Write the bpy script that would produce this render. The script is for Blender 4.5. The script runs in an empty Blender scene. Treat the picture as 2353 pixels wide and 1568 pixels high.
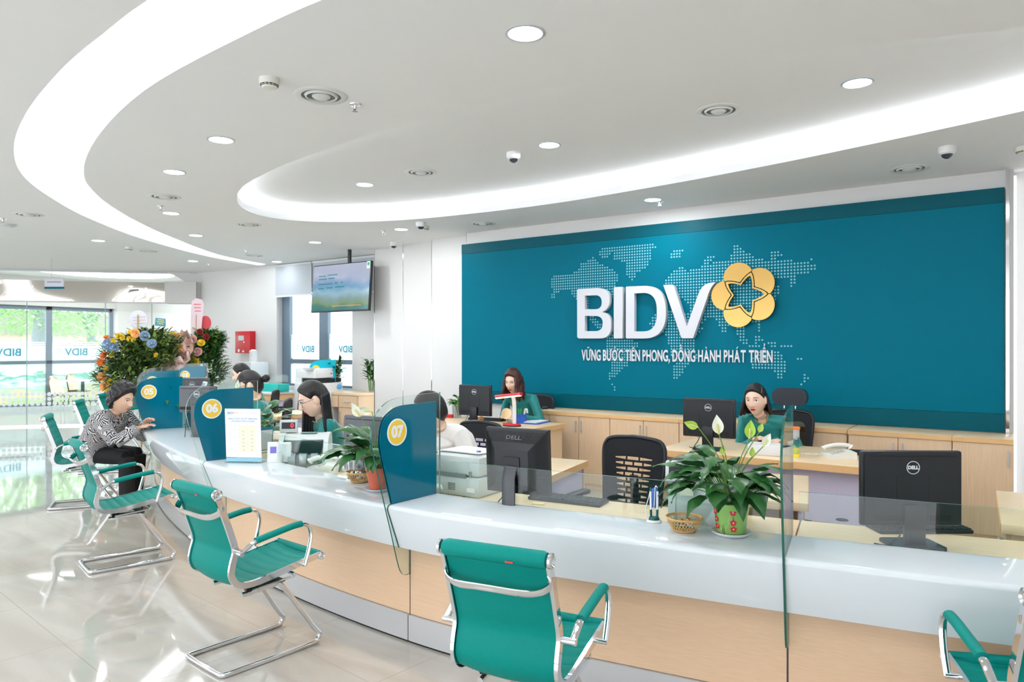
import bpy, bmesh, math, random
from mathutils import Vector, Matrix, noise
from mathutils.geometry import tessellate_polygon
random.seed(7)
C = bpy.context.scene.collection
S = bpy.context.scene
PI = math.pi

# ---------------------------------------------------------------- camera
FPX, CX, CY, EYE = 1640.0, 1176.5, 797.0, 1.58
YAW = math.radians(35.26)
cam = bpy.data.cameras.new('camera')
cam.sensor_width = 36.0
cam.lens = FPX / 2353 * 36
cam.shift_y = (CY - 784) / 2353
cam.dof.use_dof = True
cam.dof.focus_distance = 4.2
cam.dof.aperture_fstop = 5.0
camo = bpy.data.objects.new('camera', cam)
camo.location = (0, 0, EYE)
camo.rotation_euler = (PI / 2, 0, YAW)
C.objects.link(camo)
S.camera = camo

# ---------------------------------------------------------------- world
w = bpy.data.worlds.new('sky')
S.world = w
w.use_nodes = True
nt = w.node_tree
bg = nt.nodes['Background']
tc = nt.nodes.new('ShaderNodeTexCoord')
sep = nt.nodes.new('ShaderNodeSeparateXYZ')
ramp = nt.nodes.new('ShaderNodeValToRGB')
nt.links.new(tc.outputs['Generated'], sep.inputs[0])
nt.links.new(sep.outputs['Z'], ramp.inputs[0])
ramp.color_ramp.elements[0].color = (0.76, 0.80, 0.86, 1)
ramp.color_ramp.elements[1].color = (0.86, 0.93, 1.0, 1)
nt.links.new(ramp.outputs[0], bg.inputs[0])
bg.inputs[1].default_value = 2.6

vs = S.view_settings
vs.view_transform = 'Standard'
vs.look = 'None'
vs.gamma = 1.0
vs.use_curve_mapping = False
vs.exposure = 1.03

# ---------------------------------------------------------------- placing
FWD = Vector((-math.sin(YAW), math.cos(YAW)))
RGT = Vector((math.cos(YAW), math.sin(YAW)))
def ray(px, py):
    u = (px - CX) / FPX
    return Vector((FWD.x + u * RGT.x, FWD.y + u * RGT.y, (CY - py) / FPX))
def at_z(px, py, z):
    d = ray(px, py); t = (z - EYE) / d.z
    return Vector((d.x * t, d.y * t, z))
def at_y(px, py, y):
    d = ray(px, py); t = y / d.y
    return Vector((d.x * t, y, EYE + d.z * t))
def at_t(px, py, t):
    d = ray(px, py)
    return Vector((d.x * t, d.y * t, EYE + d.z * t))

# ---------------------------------------------------------------- materials
MATS = {}
def lin(c):
    return tuple(((v / 255) / 12.92 if v / 255 <= 0.04045 else ((v / 255 + 0.055) / 1.055) ** 2.4) for v in c)
def M(name, rgb=None, rough=0.5, metal=0.0, emit=0.0, coat=0.0, trans=0.0, ior=1.45, var=0.04, scale=30, bump=0.0, sheen=0.0, spec=0.5, alpha=1.0):
    if name in MATS: return MATS[name]
    m = bpy.data.materials.new(name); m.use_nodes = True
    n = m.node_tree.nodes; l = m.node_tree.links
    b = n['Principled BSDF']
    c = lin(rgb)
    b.inputs['Roughness'].default_value = rough
    b.inputs['Metallic'].default_value = metal
    b.inputs['Coat Weight'].default_value = coat
    b.inputs['Coat Roughness'].default_value = 0.05
    b.inputs['Transmission Weight'].default_value = trans
    b.inputs['IOR'].default_value = ior
    b.inputs['Sheen Weight'].default_value = sheen
    b.inputs['Specular IOR Level'].default_value = spec
    b.inputs['Alpha'].default_value = alpha
    nz = n.new('ShaderNodeTexNoise'); nz.inputs['Scale'].default_value = scale
    t = n.new('ShaderNodeTexCoord'); l.new(t.outputs['Object'], nz.inputs['Vector'])
    mx = n.new('ShaderNodeMix'); mx.data_type = 'RGBA'
    mx.inputs['A'].default_value = (*[max(0, v * (1 - var)) for v in c], 1)
    mx.inputs['B'].default_value = (*[min(1, v * (1 + var)) for v in c], 1)
    l.new(nz.outputs['Fac'], mx.inputs['Factor'])
    l.new(mx.outputs['Result'], b.inputs['Base Color'])
    if emit:
        b.inputs['Emission Color'].default_value = (*c, 1)
        b.inputs['Emission Strength'].default_value = emit
    if bump:
        bp = n.new('ShaderNodeBump'); bp.inputs['Strength'].default_value = bump; bp.inputs['Distance'].default_value = 0.002
        l.new(nz.outputs['Fac'], bp.inputs['Height']); l.new(bp.outputs[0], b.inputs['Normal'])
    MATS[name] = m
    return m
def clear_glass(name, tint, refl=1.0, rough=0.0):
    """thin sheet glass: see-through with a fresnel reflection"""
    if name in MATS: return MATS[name]
    m = bpy.data.materials.new(name); m.use_nodes = True
    n = m.node_tree.nodes; l = m.node_tree.links
    n.remove(n['Principled BSDF'])
    out = n['Material Output']
    tr = n.new('ShaderNodeBsdfTransparent'); tr.inputs[0].default_value = (*tint, 1)
    gl = n.new('ShaderNodeBsdfGlossy'); gl.inputs['Roughness'].default_value = rough
    lw = n.new('ShaderNodeLayerWeight'); lw.inputs['Blend'].default_value = 0.5
    fr = n.new('ShaderNodeMath'); fr.operation = 'POWER'; fr.inputs[1].default_value = 4.5; l.new(lw.outputs['Facing'], fr.inputs[0])
    ml = n.new('ShaderNodeMath'); ml.operation = 'MULTIPLY_ADD'; ml.inputs[1].default_value = 0.85 * refl; ml.inputs[2].default_value = 0.035 * refl
    mix = n.new('ShaderNodeMixShader')
    l.new(fr.outputs[0], ml.inputs[0]); l.new(ml.outputs[0], mix.inputs[0])
    l.new(tr.outputs[0], mix.inputs[1]); l.new(gl.outputs[0], mix.inputs[2])
    l.new(mix.outputs[0], out.inputs[0])
    MATS[name] = m
    return m
def film(name, rgb, cover=0.7):
    """light-diffusing window film"""
    m = bpy.data.materials.new(name); m.use_nodes = True
    n = m.node_tree.nodes; l = m.node_tree.links; n.remove(n['Principled BSDF'])
    tr = n.new('ShaderNodeBsdfTransparent'); tl = n.new('ShaderNodeBsdfTranslucent'); df = n.new('ShaderNodeBsdfDiffuse')
    nz = n.new('ShaderNodeTexNoise'); nz.inputs['Scale'].default_value = 2; rp = n.new('ShaderNodeValToRGB')
    c = lin(rgb); rp.color_ramp.elements[0].color = (*[v * 0.96 for v in c], 1); rp.color_ramp.elements[1].color = (*c, 1)
    l.new(nz.outputs['Fac'], rp.inputs[0]); l.new(rp.outputs[0], tl.inputs[0]); l.new(rp.outputs[0], df.inputs[0])
    a = n.new('ShaderNodeMixShader'); a.inputs[0].default_value = 0.25; l.new(tl.outputs[0], a.inputs[1]); l.new(df.outputs[0], a.inputs[2])
    b = n.new('ShaderNodeMixShader'); b.inputs[0].default_value = cover; l.new(tr.outputs[0], b.inputs[1]); l.new(a.outputs[0], b.inputs[2])
    l.new(b.outputs[0], n['Material Output'].inputs[0]); MATS[name] = m
    return m
def wood(name, a, b_, scale=6.0, rough=0.35, axis='X'):
    if name in MATS: return MATS[name]
    m = bpy.data.materials.new(name); m.use_nodes = True
    n = m.node_tree.nodes; l = m.node_tree.links; b = n['Principled BSDF']
    t = n.new('ShaderNodeTexCoord'); mp = n.new('ShaderNodeMapping')
    sc = {'X': (0.6, 14, 40), 'Z': (14, 14, 0.6)}[axis]
    mp.inputs['Scale'].default_value = sc
    nz = n.new('ShaderNodeTexNoise'); nz.inputs['Scale'].default_value = scale; nz.inputs['Detail'].default_value = 6
    rp = n.new('ShaderNodeValToRGB')
    rp.color_ramp.elements[0].position = 0.3; rp.color_ramp.elements[1].position = 0.7
    rp.color_ramp.elements[0].color = (*lin(a), 1); rp.color_ramp.elements[1].color = (*lin(b_), 1)
    l.new(t.outputs['Object'], mp.inputs[0]); l.new(mp.outputs[0], nz.inputs['Vector'])
    l.new(nz.outputs['Fac'], rp.inputs[0]); l.new(rp.outputs[0], b.inputs['Base Color'])
    b.inputs['Roughness'].default_value = rough
    MATS[name] = m
    return m
def emitter(name, rgb, s):
    if name in MATS: return MATS[name]
    m = bpy.data.materials.new(name); m.use_nodes = True
    n = m.node_tree.nodes; n.remove(n['Principled BSDF'])
    e = n.new('ShaderNodeEmission'); e.inputs[0].default_value = (*lin(rgb), 1); e.inputs[1].default_value = s
    m.node_tree.links.new(e.outputs[0], n['Material Output'].inputs[0])
    MATS[name] = m
    return m

WHITE = M('white_paint', (236, 236, 234), 0.55, var=0.01, scale=4)
CEIL = M('ceiling_paint', (240, 240, 240), 0.7, var=0.008, scale=3)
WALLW = M('wall_paint', (220, 219, 217), 0.5, var=0.01, scale=3)
SOLID = M('white_solid_surface', (212, 218, 221), 0.035, spec=0.4, var=0.01)
CHROME = M('chrome', (225, 225, 228), 0.06, metal=1.0, var=0.01)
STEEL = M('brushed_steel', (170, 172, 174), 0.3, metal=1.0)
ALU = M('grey_aluminium', (112, 128, 142), 0.4, metal=0.2)
BLACK = M('black_plastic', (24, 26, 30), 0.38, var=0.1, scale=200)
DARK = M('dark_rubber', (14, 14, 16), 0.6)
MESHB = M('black_mesh_fabric', (18, 21, 27), 0.75, bump=0.6, scale=600)
LEATHER = M('green_leather', (0, 130, 120), 0.5, spec=0.15, var=0.06, scale=60, bump=0.12)
TEAL = M('teal_board', (0, 104, 124), 0.42, var=0.02, scale=8, spec=0.06)
TEALD = M('teal_board_border', (0, 84, 98), 0.42, var=0.02, spec=0.12)
FILM = M('teal_film', (0, 100, 124), 0.1, spec=0.5, var=0.02)
GOLD = M('polished_gold', (168, 136, 78), 0.22, metal=1.0, var=0.02)
WOODF = wood('pale_wood_front', (212, 178, 144), (220, 188, 155))
WOODD = wood('pale_wood_desk', (226, 199, 160), (236, 212, 176))
WOODV = wood('pale_wood_door', (219, 187, 150), (229, 199, 164), axis='Z')
EDGE = M('wood_edge_band', (222, 178, 122), 0.4)
LILAC = M('lilac_laminate', (204, 198, 222), 0.5, var=0.01)
KICK = M('grey_kick_laminate', (192, 192, 192), 0.22, metal=0.25, var=0.01)
GLASS = clear_glass('sheet_glass', (0.93, 0.975, 0.96), 1.0)
GEDGE = M('glass_edge', (20, 92, 76), 0.1, coat=0.5, var=0.1)
GEDGEL = M('glass_edge_light', (136, 176, 166), 0.15, coat=0.5, var=0.1)
PLASW = M('white_plastic', (230, 231, 231), 0.35, var=0.01)
PLASG = M('pale_grey_plastic', (196, 205, 202), 0.4, var=0.02)
PAPER = M('white_paper', (238, 240, 243), 0.6, var=0.01)
YELLOW = M('yellow_badge', (236, 196, 66), 0.4, var=0.02)
WHITEB = M('white_badge', (235, 236, 240), 0.4, var=0.01)
RED = M('red_paint', (198, 28, 36), 0.35)
BLUEP = M('blue_plastic', (38, 92, 190), 0.35)
LAMPE = emitter('lamp_lens', (245, 248, 255), 14)
LED = emitter('led_strip', (240, 247, 255), 26)
LEDF = emitter('led_fin_strip', (250, 252, 255), 1.0)

# ---------------------------------------------------------------- mesh builder
class MB:
    def __init__(s): s.v = []; s.f = []; s.m = []; s.mats = []; s.cur = 0; s.uv = None
    def mat(s, m):
        if m not in s.mats: s.mats.append(m)
        s.cur = s.mats.index(m); return s
    def add(s, vs, fs, T=None):
        o = len(s.v)
        for p in vs:
            p = Vector(p)
            if T is not None: p = T @ p
            s.v.append(p)
        for f in fs: s.f.append([i + o for i in f]); s.m.append(s.cur)
        return s
    def box(s, c, d, T=None, bev=0.0):
        x, y, z = d[0] / 2, d[1] / 2, d[2] / 2
        if bev <= 0:
            vs = [(c[0] + i * x, c[1] + j * y, c[2] + k * z) for i in (-1, 1) for j in (-1, 1) for k in (-1, 1)]
            fs = [(0, 1, 3, 2), (4, 6, 7, 5), (0, 4, 5, 1), (2, 3, 7, 6), (0, 2, 6, 4), (1, 5, 7, 3)]
            return s.add(vs, fs, T)
        bm = bmesh.new(); bmesh.ops.create_cube(bm, size=1)
        for v in bm.verts: v.co = Vector((c[0] + v.co.x * d[0], c[1] + v.co.y * d[1], c[2] + v.co.z * d[2]))
        bmesh.ops.bevel(bm, geom=bm.edges[:], offset=min(bev, min(d) * 0.49), segments=2, affect='EDGES', profile=0.5)
        return s.addbm(bm, T)
    def box2(s, a, b, T=None, bev=0.0):
        return s.box([(a[i] + b[i]) / 2 for i in range(3)], [abs(b[i] - a[i]) for i in range(3)], T, bev)
    def addbm(s, bm, T=None):
        bm.verts.index_update()
        s.add([v.co.copy() for v in bm.verts], [[v.index for v in f.verts] for f in bm.faces], T); bm.free(); return s
    def lathe(s, prof, n=24, T=None, cap=True, sx=1, sy=1):
        vs = []; fs = []; k = len(prof)
        for i in range(n):
            a = 2 * PI * i / n
            for r, z in prof: vs.append((r * math.cos(a) * sx, r * math.sin(a) * sy, z))
        for i in range(n):
            j = (i + 1) % n
            for q in range(k - 1): fs.append((i * k + q, j * k + q, j * k + q + 1, i * k + q + 1))
        if cap:
            if prof[0][0] > 1e-6: fs.append([i * k for i in range(n)][::-1])
            if prof[-1][0] > 1e-6: fs.append([i * k + k - 1 for i in range(n)])
        return s.add(vs, fs, T)
    def cyl(s, a, b, r, n=16, r2=None, T=None):
        a = Vector(a); b = Vector(b); d = b - a
        q = d.to_track_quat('Z', 'Y').to_matrix().to_4x4(); q.translation = a
        if T is not None: q = T @ q
        return s.lathe([(r, 0), (r if r2 is None else r2, d.length)], n, q)
    def sphere(s, c, r, n=16, m=10, T=None):
        if not hasattr(r, '__len__'): r = (r, r, r)
        vs = []; fs = []
        for j in range(m + 1):
            t = PI * j / m
            for i in range(n):
                a = 2 * PI * i / n
                vs.append((c[0] + r[0] * math.sin(t) * math.cos(a), c[1] + r[1] * math.sin(t) * math.sin(a), c[2] + r[2] * math.cos(t)))
        for j in range(m):
            for i in range(n):
                k = (i + 1) % n
                fs.append((j * n + i, (j + 1) * n + i, (j + 1) * n + k, j * n + k))
        return s.add(vs, fs, T)
    def tube(s, pts, r, n=10, closed=False, T=None, flat=None, up=(0, 0, 1), cap=True):
        """sweep a circle (or a flat ellipse flat=(rx,ry)) along pts"""
        P = [Vector(p) for p in pts]; k = len(P)
        rr = r if hasattr(r, '__len__') else [r] * k
        T0 = []
        for i in range(k):
            if closed: t = P[(i + 1) % k] - P[i - 1]
            else: t = P[min(i + 1, k - 1)] - P[max(i - 1, 0)]
            T0.append(t.normalized())
        u = Vector(up)
        N = u - T0[0] * u.dot(T0[0])
        if N.length < 1e-3: N = T0[0].orthogonal()
        N.normalize(); vs = []
        for i in range(k):
            N = N - T0[i] * N.dot(T0[i])
            if N.length < 1e-5: N = T0[i].orthogonal()
            N.normalize(); B = T0[i].cross(N)
            for j in range(n):
                a = 2 * PI * (j + 0.5) / n
                fx, fy = (rr[i], rr[i]) if flat is None else (flat[0] * rr[i], flat[1] * rr[i])
                vs.append(P[i] + N * math.cos(a) * fx + B * math.sin(a) * fy)
        fs = []
        for i in range(k if closed else k - 1):
            q = (i + 1) % k
            for j in range(n):
                l = (j + 1) % n
                fs.append((i * n + j, i * n + l, q * n + l, q * n + j))
        if not closed and cap: fs.append(list(range(n))[::-1]); fs.append([(k - 1) * n + j for j in range(n)])
        return s.add(vs, fs, T)
    def prism(s, poly, z0, z1, T=None, holes=(), side=None):
        """extrude a 2D outline (with holes) from z0 to z1"""
        loops = [[Vector((p[0], p[1], 0)) for p in poly]] + [[Vector((p[0], p[1], 0)) for p in h] for h in holes]
        tris = tessellate_polygon(loops)
        flat = [p for lp in loops for p in lp]; k = len(flat)
        vs = [(p.x, p.y, z0) for p in flat] + [(p.x, p.y, z1) for p in flat]
        fs = []
        for t in tris:
            a, b, c = [flat[i] for i in t]
            if (b - a).cross(c - a).z < 0: t = (t[0], t[2], t[1])
            fs.append([i + k for i in t]); fs.append(list(t)[::-1])
        s.add(vs, fs, T)
        cm = s.cur
        if side is not None: s.mat(side)
        o = 0; sf = []
        for li, lp in enumerate(loops):
            ar = sum(lp[i].x * lp[(i + 1) % len(lp)].y - lp[(i + 1) % len(lp)].x * lp[i].y for i in range(len(lp)))
            for i in range(len(lp)):
                a, b = o + i, o + (i + 1) % len(lp)
                f = (a, b, b + k, a + k)
                if (ar < 0) != (li > 0): f = f[::-1]
                sf.append(f)
            o += len(lp)
        s.add(vs, sf, T); s.cur = cm
        return s
    def grid(s, fn, nu, nv, T=None, closeu=False, flip=False):
        vs = [fn(i / (nu if closeu else nu - 1 or 1), j / (nv - 1)) for i in range(nu) for j in range(nv)]; fs = []
        for i in range(nu if closeu else nu - 1):
            q = (i + 1) % nu
            for j in range(nv - 1):
                f = (i * nv + j, q * nv + j, q * nv + j + 1, i * nv + j + 1)
                fs.append(f[::-1] if flip else f)
        return s.add(vs, fs, T)
    def mesh(s, name, smooth=40):
        me = bpy.data.meshes.new(name)
        me.from_pydata([tuple(v) for v in s.v], [], s.f)
        for m in s.mats: me.materials.append(m)
        if len(s.mats) > 1: me.polygons.foreach_set('material_index', s.m)
        bm = bmesh.new(); bm.from_mesh(me)
        bmesh.ops.remove_doubles(bm, verts=bm.verts[:], dist=1e-5)
        if smooth:
            ca = math.radians(smooth)
            for f in bm.faces: f.smooth = True
            for e in bm.edges:
                if len(e.link_faces) == 2 and e.calc_face_angle(0) > ca: e.smooth = False
        bm.to_mesh(me); bm.free()
        me.update()
        return me
    def build(s, name, mat=None, parent=None, T=None, smooth=40, label=None, kind=None):
        if mat is not None:
            s.mats = [mat]; s.m = [0] * len(s.f)
        o = bpy.data.objects.new(name, s.mesh(name, smooth)); C.objects.link(o)
        if parent is not None: o.parent = parent
        if T is not None: o.matrix_local = T
        if label: o['label'] = label
        if kind: o['kind'] = kind
        return o
def mb(): return MB()
def tag(o, label, cat, group=None, kind=None):
    o['label'] = label; o['category'] = cat
    if group: o['group'] = group
    if kind: o['kind'] = kind
    return o
def thing(name, label, cat, loc=(0, 0, 0), rz=0.0, group=None):
    o = bpy.data.objects.new(name, None); C.objects.link(o); o.empty_display_size = 0.1
    o.location = loc; o.rotation_euler = (0, 0, rz)
    return tag(o, label, cat, group)
def struct(o): o['kind'] = 'structure'; return o
def kids(o): return [c for c in bpy.data.objects if c.parent == o]
def dup(root, loc=None, rz=None, label=None, group=None):
    def cp(o, par):
        c = o.copy(); C.objects.link(c)
        if par is not None: c.parent = par
        for ch in [q for q in KIDS.get(o.name, [])]: cp(ch, c)
        return c
    KIDS = {}
    for q in bpy.data.objects:
        if q.parent: KIDS.setdefault(q.parent.name, []).append(q)
    r = cp(root, None)
    if loc is not None: r.location = loc
    if rz is not None: r.rotation_euler = (0, 0, rz)
    if label: r['label'] = label
    if group: r['group'] = group
    return r
def Tr(x=0, y=0, z=0): return Matrix.Translation((x, y, z))
def Rx(a): return Matrix.Rotation(a, 4, 'X')
def Ry(a): return Matrix.Rotation(a, 4, 'Y')
def Rz(a): return Matrix.Rotation(a, 4, 'Z')
def Sc(x, y, z): return Matrix.Diagonal((x, y, z, 1))
def cat(pts, n=8, closed=False):
    """Catmull-Rom through the points"""
    P = [Vector(p) for p in pts]; out = []; k = len(P)
    rng = range(k if closed else k - 1)
    for i in rng:
        if closed: a, b, c, d = P[i - 1], P[i], P[(i + 1) % k], P[(i + 2) % k]
        else: a, b, c, d = P[max(i - 1, 0)], P[i], P[i + 1], P[min(i + 2, k - 1)]
        for j in range(n):
            t = j / n
            out.append(0.5 * ((2 * b) + (c - a) * t + (2 * a - 5 * b + 4 * c - d) * t * t + (3 * b - a - 3 * c + d) * t ** 3))
    if not closed: out.append(P[-1])
    return out
def text_bm(txt, size, ext=0.001, bold=0.0, sx=1.0, align='CENTER', spacing=1.0):
    cu = bpy.data.curves.new('txt', 'FONT'); cu.body = txt; cu.size = size; cu.extrude = ext; cu.offset = bold
    cu.align_x = align; cu.align_y = 'CENTER'; cu.space_character = spacing; cu.resolution_u = 3
    o = bpy.data.objects.new('txt', cu); C.objects.link(o)
    dg = bpy.context.evaluated_depsgraph_get(); dg.update()
    me = bpy.data.meshes.new_from_object(o.evaluated_get(dg))
    vs = [Vector((v.co.x * sx, v.co.y, v.co.z)) for v in me.vertices]; fs = [list(p.vertices) for p in me.polygons]
    bpy.data.objects.remove(o); bpy.data.curves.remove(cu); bpy.data.meshes.remove(me)
    return vs, fs
def text(m_, txt, size, T, ext=0.001, bold=0.0, sx=1.0, align='CENTER', spacing=1.0):
    vs_, fs_ = text_bm(txt, size, ext, bold, sx, align, spacing)
    return m_.add(vs_, fs_, T)
def rrect(x0, y0, x1, y1, r, n=5):
    out = []
    for cx, cy, a0 in ((x1 - r, y1 - r, 0), (x0 + r, y1 - r, PI / 2), (x0 + r, y0 + r, PI), (x1 - r, y0 + r, 1.5 * PI)):
        for i in range(n + 1):
            a = a0 + PI / 2 * i / n; out.append((cx + r * math.cos(a), cy + r * math.sin(a)))
    return out
def ellipse(cx, cy, rx, ry, n=28, a0=0):
    return [(cx + rx * math.cos(a0 + 2 * PI * i / n), cy + ry * math.sin(a0 + 2 * PI * i / n)) for i in range(n)]
# upright board facing -y: local x right, local y up, local z toward the viewer
def upright(loc, rz=0.0, tilt=0.0): return Tr(*loc) @ Rz(rz) @ Rx(PI / 2 - tilt)
def mirror_text(T): return T @ Sc(-1, 1, 1)
# ================================================================ the room
# floor: polished cream tiles
def floor_mat():
    m = bpy.data.materials.new('polished_cream_tiles'); m.use_nodes = True
    n = m.node_tree.nodes; l = m.node_tree.links; b = n['Principled BSDF']
    t = n.new('ShaderNodeTexCoord'); mp = n.new('ShaderNodeMapping')
    mp.inputs['Rotation'].default_value = (0, 0, math.radians(6))
    mp.inputs['Location'].default_value = (0.29, 0.32, 0)
    br = n.new('ShaderNodeTexBrick'); br.offset = 0.0
    br.inputs['Scale'].default_value = 1.0; br.inputs['Brick Width'].default_value = 0.8; br.inputs['Row Height'].default_value = 0.8
    br.inputs['Mortar Size'].default_value = 0.0022; br.inputs['Mortar Smooth'].default_value = 0.0
    l.new(t.outputs['Object'], mp.inputs[0]); l.new(mp.outputs[0], br.inputs['Vector'])
    nz = n.new('ShaderNodeTexNoise'); nz.inputs['Scale'].default_value = 1.1; nz.inputs['Detail'].default_value = 8; nz.inputs['Distortion'].default_value = 1.2
    m2 = n.new('ShaderNodeMapping'); m2.inputs['Scale'].default_value = (0.8, 3.2, 1)
    l.new(t.outputs['Object'], m2.inputs[0]); l.new(m2.outputs[0], nz.inputs['Vector'])
    rp = n.new('ShaderNodeValToRGB')
    rp.color_ramp.elements[0].position = 0.36; rp.color_ramp.elements[1].position = 0.64
    rp.color_ramp.elements[0].color = (*lin((184, 178, 168)), 1); rp.color_ramp.elements[1].color = (*lin((197, 192, 183)), 1)
    l.new(nz.outputs['Fac'], rp.inputs[0])
    mx = n.new('ShaderNodeMix'); mx.data_type = 'RGBA'; mx.inputs['B'].default_value = (*lin((176, 164, 146)), 1)
    l.new(br.outputs['Fac'], mx.inputs['Factor']); l.new(rp.outputs[0], mx.inputs['A']); l.new(mx.outputs['Result'], b.inputs['Base Color'])
    b.inputs['Roughness'].default_value = 0.05; b.inputs['Coat Weight'].default_value = 0.35; b.inputs['Coat Roughness'].default_value = 0.02
    b.inputs['Specular IOR Level'].default_value = 0.55
    return m
fl = mb(); fl.box2((-22, -6, -0.1), (7, 11.2, 0)); struct(fl.build('floor', floor_mat()))

CZ, CZ2 = 3.1, 3.27           # lower ceiling and the raised parts
out = [(1.6, 2.62), (0.6, 2.05), (-0.6, 1.72), (-2.0, 1.61), (-3.054, 1.63), (-3.594, 1.68), (-4.279, 1.768), (-5.26, 1.966), (-6.257, 2.256), (-7.147, 2.637), (-7.962, 3.169), (-8.926, 3.968), (-10.08, 5.234), (-11.128, 6.881), (-11.55, 8.15)]
inn = [(-11.3, 8.12), (-10.749, 6.801), (-9.446, 5.201), (-8.312, 4.068), (-7.374, 3.338), (-6.619, 2.914), (-5.506, 2.508), (-4.241, 2.2), (-3.074, 2.09), (-2.2, 2.08), (-0.7, 2.18), (0.5, 2.48), (1.4, 2.95)]
OUTC = [p.xy for p in cat([(*p, 0) for p in out], 5)]
INNC = [p.xy for p in cat([(*p, 0) for p in inn], 5)]
ov = [(-6.596, 4.396), (-5.95, 4.04), (-5.109, 3.80), (-4.082, 3.63), (-3.117, 3.555), (-2.136, 3.59), (-1.192, 3.785), (0.029, 4.19), (1.1, 4.7), (1.35, 5.0), (1.0, 5.3), (0.04, 5.66), (-0.897, 5.93), (-1.761, 6.14), (-2.827, 6.32), (-4.147, 6.44), (-5.583, 6.33), (-6.426, 6.08), (-7.0, 5.66), (-7.17, 5.245), (-7.02, 4.80)]
OVAL = [p.xy for p in cat([(*p, 0) for p in ov], 6, True)]
def offset(poly, d, closed=True):
    """move an outline sideways by d (left of travel)"""
    k = len(poly); r = []
    for i in range(k):
        a = poly[i - 1] if (closed or i > 0) else poly[i]; b = poly[(i + 1) % k] if (closed or i < k - 1) else poly[i]
        t = (Vector(b) - Vector(a)).normalized(); r.append(Vector((poly[i][0] - t.y * d, poly[i][1] + t.x * d)))
    return r
TROUGH = OUTC + INNC
ceil = mb()
PCP = [(-18.6, 2.4, 0), (-17.5, 3.9, 0), (-16.2, 5.62, 0), (-15.2, 6.8, 0), (-14.5, 7.55, 0), (-13.78, 8.28, 0)]
RECT = [(-21, -6), (7, -6), (7, 9.0), (-13.7, 9.0)] + [(p.x, p.y) for p in cat(PCP, 4)[::-1]] + [(-18.7, 2.35), (-21, 2.35)]
# flat lower ceiling with the two openings
loops = [[Vector((*p, 0)) for p in RECT], [Vector((*p, 0)) for p in TROUGH], [Vector((*p, 0)) for p in OVAL]]
flat = [p for lp in loops for p in lp]
fs = []
for t in tessellate_polygon(loops):
    a, b, c = [flat[i] for i in t]
    fs.append(t if (b - a).cross(c - a).z < 0 else (t[0], t[2], t[1]))
ceil.add([(p.x, p.y, CZ) for p in flat], fs)
LIP = 0.075
def wallstrip(m_, poly, z0, z1, closed=True, flip=False):
    k = len(poly); vs_ = [(p[0], p[1], z0) for p in poly] + [(p[0], p[1], z1) for p in poly]; f_ = []
    for i in range(k if closed else k - 1):
        j = (i + 1) % k; q = (i, j, j + k, i + k); f_.append(q[::-1] if flip else q)
    m_.add(vs_, f_)
def ledge(m_, a, b, z, closed=True):
    k = len(a); vs_ = [(p[0], p[1], z) for p in a] + [(p[0], p[1], z) for p in b]
    m_.add(vs_, [(i, (i + 1) % k, (i + 1) % k + k, i + k) for i in range(k if closed else k - 1)])
# oval coffer: lip, ledge, outer wall, raised lid
OV2 = offset(OVAL, -0.22)
wallstrip(ceil, OVAL, CZ, CZ + LIP)
ledge(ceil, OVAL, OV2, CZ + LIP)
wallstrip(ceil, OV2, CZ + LIP, CZ2)
def lid(m_, poly, z):
    fl_ = [Vector((*p, 0)) for p in poly]
    m_.add([(p.x, p.y, z) for p in fl_], [(t if (fl_[t[1]] - fl_[t[0]]).cross(fl_[t[2]] - fl_[t[0]]).z < 0 else (t[0], t[2], t[1])) for t in tessellate_polygon([fl_])])
lid(ceil, OV2, CZ2)
# long curved trough
O2 = offset(OUTC, 0.16, False)
N2 = offset(INNC, 0.16, False)
wallstrip(ceil, OUTC, CZ, CZ + LIP, False); wallstrip(ceil, INNC, CZ, CZ + LIP, False)
ledge(ceil, OUTC, O2, CZ + LIP, False); ledge(ceil, INNC, N2, CZ + LIP, False)
wallstrip(ceil, O2, CZ + LIP, CZ2, False); wallstrip(ceil, N2, CZ + LIP, CZ2, False)
lid(ceil, O2 + N2, CZ2)
struct(ceil.build('ceiling', CEIL, smooth=25))
# led tape lying on the ledges
def led_run(name, poly, closed, label, d0=-0.09, d1=-0.13):
    a = offset(poly, d0, closed); b = offset(poly, d1, closed); m_ = mb()
    k = len(a); z = CZ + LIP + 0.004
    m_.add([(p[0], p[1], z) for p in a] + [(p[0], p[1], z) for p in b], [((i + 1) % k, i, i + k, (i + 1) % k + k) for i in range(k if closed else k - 1)])
    o = m_.build(name, LED); tag(o, label, 'led strip')
    return o
led_run('led_strip', OVAL, True, 'white led strip hidden behind the lip of the oval ceiling recess')
led_run('led_strip', OUTC, False, 'white led strip on the outer ledge of the curved ceiling trough', 0.07, 0.12)
led_run('led_strip', INNC, False, 'white led strip on the inner ledge of the curved ceiling trough', 0.07, 0.12)

# back wall with a white bulkhead over the teal board
YW = 7.46
b = mb(); b.box2((-6.02, YW, 0), (-0.02, YW + 0.15, 3.1)); struct(b.build('wall_back', WALLW))
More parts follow.
